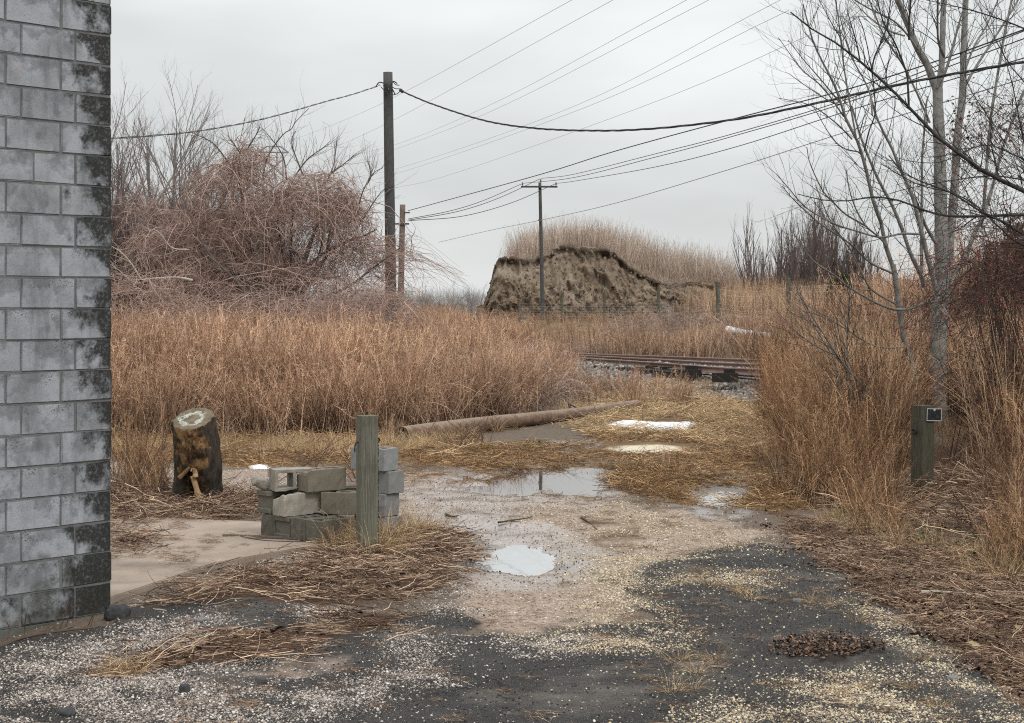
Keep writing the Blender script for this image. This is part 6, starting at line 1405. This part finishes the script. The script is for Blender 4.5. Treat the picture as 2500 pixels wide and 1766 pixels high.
LV = [lump(610, 425, YV, 62, 62), lump(560, 500, YV, 110, 100), lump(770, 510, YV, 110, 85), lump(700, 590, YV, 200, 120), lump(840, 570, YV, 70, 90), lump(500, 620, YV, 130, 90), lump(370, 615, YV, 70, 45), lump(620, 700, YV, 240, 70), lump(870, 680, YV, 95, 85)]
T = Tubes(); tangle(T, LV, 1300, (.8, 2.4), .0075, R_, 9, -.12, shell=(.5, 1.04), noise=.40); tangle(T, LV, 6800, (.35, 1.1), .0046, R_, 7, -.05, shell=(.4, 1.05), noise=.48)
tangle(T, [lump(400, 560, YV+1, 110, 70), lump(330, 520, YV+2, 60, 60), lump(960, 630, YV-.3, 60, 45)], 300, (.5, 1.5), .006, R_, 8, -.06, shell=(.3, 1.1))
tangle(T, LV, 1500, (.3, .8), .005, R_, 5, .05, shell=(.8, 1.08))
tangle(T, [lump(640, 800, YV-2.5, 330, 80), lump(340, 770, 34, 130, 90), lump(900, 790, YV-2, 130, 90)], 2200, (.7, 1.8), .006, R_, 8, -.1, shell=(.5, 1.03), tint=.6)
for k in range(90):
    c, rad = LV[R_.integers(0, len(LV))]; c = np.array(c); rad = np.array(rad); az = R_.random()*6.283; el = .5+1.0*R_.random(); a = c+rad*np.array([math.cos(az)*math.cos(el), math.sin(az)*math.cos(el), math.sin(el)])*1.02
    az2 = az+R_.normal(0, .5); bq = c+rad*np.array([math.cos(az2), math.sin(az2), 0])*1.15+np.array([0, 0, -.3-.9*R_.random()]); mid = (a+bq)/2+rad*np.array([math.cos(az2)*.25, math.sin(az2)*.25, .35])
    T.add(smooth([a+np.array([-math.cos(az)*.5, 0, -.2]), a, mid, bq], 12)+np.cumsum(R_.normal(0, .02, (12, 3)), 0), np.linspace(.011, .004, 12), .5+.5*R_.random(), 4)
# drooping streamers at the right
for k in range(70):
    u0, v0 = 880+80*R_.random(), 575+90*R_.random(); u1 = 960+190*R_.random(); v1 = 640+60*R_.random()+max(0, (u1-1060))*.2; y = YV-.5+1.2*(R_.random()-.5)
    T.add(smooth([P(u0, v0, y), P((u0+u1)/2+10*R_.normal(), (v0+v1)/2-22+14*R_.normal(), y+.2*R_.normal()), P(u1, v1, y+.3*R_.normal())], 9)+R_.normal(0, .02, (9, 3)), np.linspace(.006, .0025, 9), R_.random(), 3)
V, F, Ti, H = T.arrays()
m_vine = twig_mat('bare_vine', (.15, .09, .073), (.56, .40, .335)); link('vine_tangle', mesh_np('vine_tangle', V-vb, F, {'tint': ('FLOAT', Ti), 'hgt': ('FLOAT', H)}), m_vine, ve)
t = Limbs(YV, 13)
t.limb([(640, 820), (650, 740), (640, 680), (600, 560), (590, 470), (580, 400)], 18, 5, .3, .3, tw=8); t.limb([(720, 830), (716, 760), (740, 650), (770, 560), (800, 480)], 20, 5, 0, 0, tw=8)
t.limb([(716, 735), (690, 690), (640, 668), (560, 665), (480, 640)], 14, 5, -.6, -1, tw=4); t.limb([(745, 640), (690, 600), (610, 610), (560, 640)], 9, 4, 0, .3, tw=4); t.limb([(735, 660), (820, 600), (880, 580), (920, 560)], 9, 4, 0, 0, tw=4)
t.limb([(640, 690), (560, 600), (500, 540), (440, 500)], 8, 3, .3, .5, tw=5); t.limb([(760, 740), (850, 700), (930, 640), (985, 600)], 8, 3, -.3, -.5, tw=5)
for q in range(16):
    a = (610+140*t.R.random(), 800); u2 = 430+480*t.R.random(); t.limb([a, (a[0]+(u2-a[0])*.3, 700), (a[0]+(u2-a[0])*.7, 610+40*t.R.random()), (u2, 470+110*t.R.random())], 6+6*t.R.random(), 2.5, t.R.normal(), t.R.normal(), tw=4)
tw = dict(tl=(.3, .8), prm=dict(up=.1, n=[3, 2], lev=2))
for pts in ([(640, 440), (655, 380), (690, 330), (712, 315), (720, 300), (754, 265)], [(700, 440), (690, 380), (655, 330), (640, 315)], [(720, 430), (750, 390), (790, 360), (806, 345)], [(800, 440), (815, 400), (822, 345)], [(800, 430), (840, 400), (865, 378)], [(870, 530), (885, 470), (910, 425), (935, 410)], [(895, 450), (905, 430), (898, 390)], [(560, 400), (520, 350), (470, 325)], [(600, 370), (625, 330), (635, 310)],
            [(740, 430), (712, 350), (722, 320)], [(870, 560), (930, 470), (960, 455)], [(590, 380), (570, 350), (555, 330)]): t.limb(pts, 4.2, 1.4, 0, .3*R_.normal(), tw=7, **tw)
m_vbark = bark_mat('vine_tree_bark', (.07, .055, .05), (.13, .105, .095), (.03, .025, .023), 8); m_vtw = twig_mat('vine_tree_twigs', (.11, .085, .078), (.19, .155, .145))
for Tt, nm, m in ((t.big, 'trunk', m_vbark), (t.tw, 'twigs', m_vtw)):
    V, F, Ti, H = Tt.arrays(); link(nm, mesh_np(nm, V-vb, F, {'tint': ('FLOAT', Ti)}), m, ve)
t = Limbs(35.5, 14)
t.limb([(470, 685), (430, 678), (360, 682), (345, 682), (325, 650), (300, 620), (270, 600)], 7, 2, 0, -.4, tw=7, tl=(.3, .9)); t.limb([(372, 682), (330, 690), (290, 660), (262, 640)], 4, 1.5, 0, -.3, tw=5); t.limb([(460, 610), (420, 605), (390, 570), (375, 560)], 4, 1.5, .2, .2, tw=4)
V, F, Ti, H = t.tw.arrays(); V2, F2, Ti2, H2 = t.big.arrays()
m_cream = twig_mat('cream_branch', (.34, .30, .25), (.46, .41, .35)); c0 = P(470, 685, 35.5)
link('pale_bough', mesh_np('pale_bough', np.concatenate([V, V2])+np.array([0, 4.3, 0])*0-vb, F+[f+len(V) for f in F2], {'tint': ('FLOAT', np.r_[Ti, Ti2])}), m_cream, ve)

# ---- bare trees far behind on the left
m_fbark = twig_mat('far_bark', (.15, .138, .13), (.20, .185, .175)); m_ftw = twig_mat('far_twigs', (.17, .145, .135), (.235, .205, .19))  # bark grey that also stands in for distance haze
FT = [(292, 320, 74, 'far bare tree half hidden by the block wall corner', 1.0), (415, 352, 78, 'far bare tree with a rounded crown left of the vine covered tree', 1.0), (500, 372, 80, 'far bare tree partly behind the top of the vine tangle', .9), (350, 420, 84, 'low far bare tree between the two rounded ones', .8)]
for k, (u, vt, Y, lab, s) in enumerate(FT):
    R2 = np.random.default_rng(100+k); T = Tubes(); base = P(u, 745, Y); base[2] = float(gz(base[0], min(Y, 60)))-.2; top = P(u, vt, Y); Hh = top[2]-base[2]
    d = np.array([.03*R2.normal(), 0, 1.]); tr_ = smooth([base, base+d*Hh*.28], 6); T.add(tr_, np.linspace(.17, .12, 6), .5, 8); bq = tr_[-1]
    prm = dict(wob=.10, up=.06, tap=.4, lev=3, n=[7, 6, 4], t0=.3, ang=.5, ratio=.55, rr=.62)
    for j in range(6):
        az = j*1.05+R2.random()*.6; le = .15+.42*R2.random(); grow(T, bq-d*Hh*.06*R2.random(), np.array([math.cos(az)*math.sin(le), math.sin(az)*math.sin(le), math.cos(le)]), Hh*.80*s*(.75+.3*R2.random()), .085, 0, prm, R2, R2.random())
    e = empty('bare_tree', base); tag(e, lab, 'tree'); V, F, Ti, H = T.arrays(); link('branches', mesh_np('branches', V-base, F, {'tint': ('FLOAT', Ti)}), m_ftw, e)
# dark brush mass beneath them, and the far tree line
def bush_proto(seed, n0=14):
    R2 = np.random.default_rng(seed); T = Tubes(); prm = dict(wob=.14, up=.08, tap=.4, lev=2, n=[8, 5], t0=.2, ang=.6, ratio=.5, rr=.6)
    for j in range(n0):
        az = R2.random()*6.283; le = .1+.5*R2.random(); grow(T, np.array([.3*R2.normal(), .3*R2.normal(), 0]), np.array([math.cos(az)*math.sin(le), math.sin(az)*math.sin(le), math.cos(le)]), 2.4*(.7+.5*R2.random()), .02, 0, prm, R2, R2.random())
    return T.mesh('bush_%d' % seed)
m_fbush = strand_mat('far_thicket', (.085, .06, .055), (.165, .125, .118), (.21, .165, .155), .25)
m_fbush2 = strand_mat('hazy_thicket', (.20, .185, .18), (.29, .27, .265), (.33, .31, .30), .15)  # distance haze put into the pale stem colours
P_bush = protos('farbush', [bush_proto(s) for s in range(201, 205)], m_fbush); P_bush2 = protos('hazybush', [bush_proto(s, 10) for s in range(211, 214)], m_fbush2)
xy = rand_in_poly([(-19, 62), (-11.5, 62), (-9.5, 70), (-19, 72)], 190); put('far_thicket', P_bush, xy, .9, 1.9, .1, z=np.full(len(xy), 1.2))
xy = rand_in_poly([(-30, 140), (-10, 140), (60, 160), (60, 200), (-30, 190)], 330); put('distant_treeline', P_bush2, xy, .5, 1.15, .08, z=np.full(len(xy), .9))
# ---- upright bare poplars right of the mound
PO = [(1838, 552, 76), (1850, 585, 77), (1908, 560, 80), (1935, 575, 78), (1958, 540, 82), (1985, 492, 80), (2010, 545, 82), (2030, 528, 84), (2055, 560, 82), (2078, 556, 86), (2100, 580, 84), (2122, 590, 86), (1890, 600, 84), (1945, 560, 84), (1972, 515, 83), (1998, 530, 86), (2042, 550, 83), (2068, 575, 85), (1925, 600, 85)]
for k, (u, vt, Y) in enumerate(PO):
    R2 = np.random.default_rng(300+k); T = Tubes(); base = P(u, 780, Y); base[2] = 1.0; Hh = P(u, vt, Y)[2]-base[2]
    prm = dict(wob=.05, up=.09, tap=.35, lev=2, n=[13, 5], t0=.12, ang=.34, ratio=.42, rr=.6)
    for j in range(8 if k > 1 else 4):
        az = R2.random()*6.283; le = .03+.17*R2.random(); grow(T, base+np.array([.12*R2.normal(), .12*R2.normal(), 0]), np.array([math.cos(az)*math.sin(le), math.sin(az)*math.sin(le), math.cos(le)]), Hh*(1.0 if j == 0 else .55+.4*R2.random()), .055*(1 if j == 0 else .7), 0, prm, R2, R2.random())
    pos_ = {2: 'bare poplar at the left end of the dense row behind the wire fence', 5: 'bare poplar with the highest tip in the dense row behind the wire fence', 11: 'low bare poplar at the right end of the dense row behind the wire fence'}
    lab = ['slim bare poplar standing apart at the left of the row, beside the mound', 'shorter bare poplar touching the one that stands apart'][k] if k < 2 else pos_.get(k, 'bare upright poplar crowded in the middle of the dense row behind the wire fence')
    V, F, Ti, H = T.arrays(); o = link('poplar', mesh_np('poplar', V-base, F, {'tint': ('FLOAT', Ti)}), twig_mat('poplar_twigs', (.10, .075, .068), (.165, .13, .12)) if k == 0 else bpy.data.materials['poplar_twigs'], loc=base); tag(o, lab, 'tree', 'bare poplars behind the wire fence')
# ---- evergreen shrub and brown cedar
def leafy(name, lumps, n, s, seed, mname, cols, lab, cat, trunk=None):
    R2 = np.random.default_rng(seed); w = np.array([l[1][0]*l[1][2] for l in lumps]); w /= w.sum(); V = []; F = []; ti = []; Tt = Tubes()
    for (c, rad), wi in zip(lumps, w):
        m = int(n*wi); v = norm(R2.normal(0, 1, (m, 3))); rr = (.35+.65*R2.random((m, 1))**.5)*(.75+.5*fbm(v[:, 0]*3+seed, v[:, 2]*3+v[:, 1]*2, 3, seed))[:, None]
        p = np.array(c)+v*np.array(rad)*rr; d = norm(v*.7+R2.normal(0, .5, (m, 3))+np.array([0, 0, .45])); q = norm(np.cross(d, R2.normal(0, 1, (m, 3)))); L = s*(.6+.8*R2.random((m, 1))); wv = L*.28
        b0 = len(np.concatenate(V)) if V else 0
        qs = np.stack([p-d*L*.4, p+q*wv, p+d*L, p-q*wv], 1); V.append(qs.reshape(-1, 3)); F.append(np.arange(m*4).reshape(m, 4)+b0); ti.append(np.repeat(R2.random(m), 4))
    V = np.concatenate(V); base = np.array([V[:, 0].mean(), V[:, 1].mean(), V[:, 2].min()]); b = MB(mname, .7, .25); b.color(b.ramp(b.attr('tint'), cols)); e = empty(name, base); tag(e, lab, cat)
    link('foliage', mesh_np('foliage', V-base, F, {'tint': ('FLOAT', np.concatenate(ti))}, smoothf=False), b.m, e)
    T = Tubes(); T.add(smooth([(0, 0, -.8), (0.02, 0, .4), (0, .03, (V[:, 2].max()-base[2])*.75)], 8), np.linspace(.07, .02, 8), .5, 7); T.build('trunk', m_darkbark, e)
leafy('evergreen_shrub', [lump(2045, 715, 62, 26, 36), lump(2085, 728, 62, 40, 28), lump(2035, 750, 62, 30, 30), lump(2120, 738, 62, 28, 18), lump(2060, 690, 62, 10, 20)], 5200, .17, 21, 'evergreen_leaves', [(0, (.012, .02, .009)), (.5, (.035, .05, .02)), (1, (.085, .105, .045))], 'dark evergreen shrub behind the wire fence beside the poplars', 'shrub')
leafy('brown_cedar', [lump(2470, 640, 34, 70, 60), lump(2440, 720, 34, 90, 70), lump(2530, 600, 34, 80, 90), lump(2560, 720, 34, 110, 90), lump(2420, 660, 34, 35, 40)], 6500, .085, 22, 'bronzed_cedar_sprays', [(0, (.05, .03, .02)), (.5, (.16, .09, .058)), (.85, (.22, .13, .085)), (1, (.13, .13, .07))], 'bronze brown winter cedar at the right edge behind the berry shrub', 'tree')
# ---- berry shrub
R_ = np.random.default_rng(31); YSb = 19.0; sb = np.array([P(2470, 1150, YSb)[0], YSb, 0.15]); se = empty('berry_shrub', sb); tag(se, 'dark tangled rose shrub dotted with red hips at the right edge', 'shrub')
T = Tubes(); LS = [lump(2460, 800, YSb, 180, 230, 1.0), lump(2540, 650, YSb, 160, 180, .9), lump(2380, 760, YSb, 110, 130, .7), lump(2340, 650, YSb, 90, 110, .6), lump(2330, 780, YSb-.3, 120, 60, .5), lump(2480, 960, YSb-.3, 170, 150, .9), lump(2420, 420, YSb, 110, 120, .6), lump(2480, 330, YSb-1, 90, 90, .5)]
tangle(T, LS, 1650, (.4, 1.4), .0030, R_, 9, -.07, shell=(.3, 1.1), noise=.22)
for k in range(60):
    u1 = 2180+330*R_.random(); v1 = 480+420*R_.random(); y = YSb+.5*R_.normal()
    T.add(smooth([sb+np.array([.3*R_.normal(), .2*R_.normal(), 0]), P(2450+40*R_.normal(), min(v1+80, 900)*.9, y), P((2450+u1)/2, v1-30, y), P(u1, v1+40*R_.random(), y)], 12), np.linspace(.007, .0018, 12), R_.random()*.5, 4)
V, F, Ti, H = T.arrays(); link('canes', mesh_np('canes', V-sb, F, {'tint': ('FLOAT', Ti)}), twig_mat('rose_canes', (.03, .022, .02), (.17, .11, .09)), se)
cc = V[R_.integers(0, len(V), 1700)]; cc = cc[(cc[:, 2] > 1.0)]; cc = np.concatenate([cc[:800], cc[:800]+R_.normal(0, .02, (len(cc[:800]), 3))])
icv = bmesh.new(); bmesh.ops.create_icosphere(icv, subdivisions=1, radius=.0085); iv = np.array([q.co for q in icv.verts]); fi = np.array([[q.index for q in f.verts] for f in icv.faces]); icv.free()
BV = (cc[:, None, :]+iv[None]).reshape(-1, 3)-sb; BF = (fi[None]+(np.arange(len(cc))*len(iv))[:, None, None]).reshape(-1, 3)
b = MB('rose_hips', .4, .4); b.color((.27, .02, .025)); o = link('rose_hips', mesh_np('rose_hips', BV, [BF]), b.m, se); o['kind'] = 'stuff'
lv = []; lf = []; lt = []
for k in range(130):
    c = P(2310+190*R_.random(), 235+110*R_.random()+40*(R_.random() > .7), YSb-.6+.4*R_.normal()); d = norm(R_.normal(0, 1, 3)+np.array([0, 0, -.6])); q = norm(np.cross(d, R_.normal(0, 1, 3))); L = .03+.03*R_.random(); n_ = np.cross(d, q); b0 = len(lv)
    lv += [c, c+d*L*.5+q*L*.32+n_*.006, c+d*L, c+d*L*.5-q*L*.32+n_*.006, c+d*L*.5-n_*.004]; lf += [(b0, b0+1, b0+4), (b0+1, b0+2, b0+4), (b0+2, b0+3, b0+4), (b0+3, b0, b0+4)]; lt += [R_.random()]*5
T = Tubes()
for k in range(90): 
    a = np.array(lv[5*k]); T.add(smooth([a, a+np.array([.1*R_.normal(), .05, -.1]), a+np.array([.25, .1, -.3-.2*R_.random()])], 5), np.linspace(.0016, .004, 5), .2, 3)
Vt, Ft_, Tt_, H_ = T.arrays(); link('leafy_canes', mesh_np('leafy_canes', Vt-sb, Ft_, {'tint': ('FLOAT', Tt_)}), bpy.data.materials['rose_canes'], se)
o = link('withered_leaves', mesh_np('withered_leaves', np.array(lv)-sb, [np.array(lf)], {'tint': ('FLOAT', np.array(lt))}), m_leaf, se); o['kind'] = 'stuff'

# ------------------------------------------------------------------ stones and sticks lying about
m_stone = concrete_mat('dark_stone', (.035, .036, .038), (.075, .075, .078), (.02, .02, .02), 20, .4, False); m_stone2 = concrete_mat('grey_stone', (.13, .135, .145), (.22, .22, .22), (.08, .08, .08), 20, .4, False); m_stone3 = concrete_mat('yellow_stone', (.26, .2, .1), (.36, .3, .18), (.18, .14, .08), 20, .3, False)
ROCKS = [(286, 1512, .085, .055, m_stone, 'dark angular stone at the foot of the wall corner'), (452, 1697, .035, .03, m_stone, 'small dark stone alone on the pale gravel'), (164, 1754, .05, .025, m_stone, 'flat dark stone at the lower left edge of the gravel'), (492, 1524, .045, .02, m_stone2, 'smooth bluish grey stone among twigs on the dark asphalt'),
         (783, 1527, .022, .016, m_stone3, 'yellow pebble on the asphalt right of the reddish stem pile'), (640, 1676, .03, .022, m_stone, 'blackish stone by the brown grass strip'), (246, 1610, .022, .022, m_stone2, 'whitish pebble on the dark strip left of the grass tuft'), (1945, 1477, .028, .018, m_stone2, 'pale grey oval stone on the right asphalt'),
         (2325, 1670, .035, .016, m_stone2, 'flat grey stone near the right edge of the asphalt'), (1922, 1390, .03, .02, m_stone, 'dark stone on the asphalt near the gravel drift'), (915, 1511, .035, .012, m_stone2, 'flat bluish stone chip by the reddish stems'), (2375, 1588, .05, .025, m_stone3, 'brownish stone at the gravel edge under the leaf bank')]
for k, (u, v, s, h, m, lab) in enumerate(ROCKS):
    g = G(u, v); o = link('stone', rock_mesh('stone', (s, s*.7, h), 400+k, 3, .28), m, loc=(g[0], g[1], float(gz(*g))+h*.45+.02)); o.rotation_euler = (0, 0, k*1.3); tag(o, lab, 'stone')
m_stick = twig_mat('fallen_stick', (.04, .03, .025), (.12, .09, .07)); m_pstick = twig_mat('pale_stick', (.36, .31, .25), (.5, .45, .38))
def stick(pts, r, lab, m=m_stick, h=.012, forks=2, seed=0):
    R2 = np.random.default_rng(seed+900); W = []
    for (u, v, *z) in pts:
        g = G(u, v); W.append([g[0], g[1], float(gz(*g))+h+(z[0] if z else 0)])
    W = smooth(W, 14); W += np.cumsum(R2.normal(0, .004, W.shape), 0)*np.array([1, 1, .3]); T = Tubes(); T.add(W, np.linspace(r, r*.4, 14), R2.random(), 6)
    for j in range(forks):
        i = R2.integers(3, 11); d = norm(W[i+1]-W[i])+R2.normal(0, .5, 3)*np.array([1, 1, .25]); T.add(smooth([W[i], W[i]+d*.12, W[i]+d*.25+np.array([0, 0, -.01])], 6), np.linspace(r*.5, r*.2, 6), R2.random(), 4)
    return tag(T.build('fallen_stick', m), lab, 'stick')
stick([(545, 1322), (600, 1321), (680, 1328), (790, 1336)], .022, 'long dark branch on the slab in front of the block pile', h=SLAB_Z+.01, forks=3, seed=1)
stick([(570, 1318), (640, 1332), (730, 1336), (800, 1334)], .013, 'thinner branch lying alongside the long dark branch', h=SLAB_Z+.008, seed=2)
stick([(345, 1491), (370, 1494), (402, 1500)], .011, 'pale bleached stick on the dark asphalt near the wall', m_pstick, .02, 0, 3)
stick([(0, 1572), (70, 1557), (170, 1545), (290, 1530)], .012, 'long thin stem lying along the foot of the wall', m_stick, .02, 2, 4)
stick([(1105, 1558), (1130, 1557), (1150, 1555)], .009, 'short white stick on the asphalt below the bright puddle', m_pstick, .015, 0, 5)
stick([(1215, 1282), (1270, 1275), (1298, 1268)], .010, 'dark twig beside the thin puddle', m_stick, .015, 1, 6)
stick([(1088, 1258), (1105, 1262), (1122, 1264)], .014, 'short dark stick in the wet gravel right of the block stack', m_stick, .015, 0, 7)
stick([(1418, 1268), (1435, 1280), (1452, 1294)], .010, 'thin stick on the brown grass patch of the path', m_stick, .015, 0, 8)
stick([(2250, 1462), (2350, 1466), (2440, 1482), (2500, 1490)], .012, 'long pale curved stem over the leaves at the right edge', m_pstick, .05, 1, 9)
stick([(1845, 1190), (1870, 1182), (1890, 1174)], .014, 'whitish stick at the edge of the right brush by the puddle', m_pstick, .03, 1, 10)
stick([(470, 1238), (520, 1250), (600, 1262)], .014, 'thin dark branch lying at the foot of the stump', m_stick, .03, 2, 11)
g = G(555, 1243); bm = bmesh.new(); box_bm(bm, (0, 0, .03), (.33, .16, .05)); bmesh.ops.bevel(bm, geom=list(bm.edges), offset=.012, affect='EDGES'); o = bm_obj('stone_flag', bm, m_stone2, loc=(g[0], g[1], .02)); o.rotation_euler = (.05, .03, .3); tag(o, 'flat grey flagstone lying right of the stump', 'stone')
# upright dead stems left of the stump and along the wall
def stalks(name, lab, pts, m, cat='weed', r=.004):
    T = Tubes(); R2 = np.random.default_rng(len(pts))
    b0 = None
    for (u, v, ut, vt) in pts:
        g = G(u, v); z = float(gz(*g)); k = g[1]/FPX; dx = (ut-u)*k; hh = (v-vt)*k; b = np.array([g[0], g[1], z]); b0 = b if b0 is None else b0
        W = smooth([b, b+np.array([dx*.4, .03, hh*.5])+R2.normal(0, .012, 3), b+np.array([dx, .03*R2.normal(), hh])], 8); T.add(W, np.linspace(r, r*.4, 8), R2.random(), 4)
        for j in range(3):
            i = R2.integers(2, 7); T.add(smooth([W[i], W[i]+np.array([.08*R2.normal(), .05*R2.normal(), .07])], 4), np.linspace(r*.5, r*.25, 4), R2.random(), 3)
    return tag(T.build(name, m), kind='stuff')
R2 = np.random.default_rng(77)
m_stalk = twig_mat('reddish_stalk', (.075, .042, .03), (.18, .11, .075))
stalks('dead_stalks', 'thin leaning dead stems growing left of the tree stump', [(300+110*R2.random(), 1195+28*R2.random(), 295+135*R2.random(), 1000+130*R2.random()) for k in range(26)], m_stalk, 'weeds', .005)
stalks('dead_stalks', 'dead stems growing behind the block pile', [(640+230*R2.random(), 1165+20*R2.random(), 640+240*R2.random(), 1040+80*R2.random()) for k in range(18)], m_stalk, 'weeds', .005)
stalks('dead_stalks', 'sparse stems sprouting at the foot of the block wall', [(18, 1545, 20, 1498), (60, 1548, 68, 1490), (130, 1532, 150, 1490), (145, 1535, 185, 1480), (215, 1528, 245, 1460), (222, 1530, 232, 1462), (160, 1530, 172, 1470)], m_stalk, 'weeds', .0035)
stalks('dead_stalks', 'wiry stems bending out at the wall corner over the slab', [(278, 1345, 420, 1288), (282, 1350, 380, 1300), (285, 1335, 350, 1270), (280, 1310, 330, 1250), (284, 1320, 400, 1310)], m_stalk, 'weeds', .004)
stalks('dead_stalks', 'upright stems standing before the fallen pole', [(1085+120*R2.random(), 1080+20*R2.random(), 1080+150*R2.random(), 1010+50*R2.random()) for k in range(20)]+[(1480, 1010, 1484, 960), (1495, 1012, 1492, 965), (1570, 1030, 1575, 975), (1460, 1030, 1450, 990), (1040, 1075, 1060, 1030), (1075, 1085, 1060, 1040)], m_stalk, 'weeds', .006)
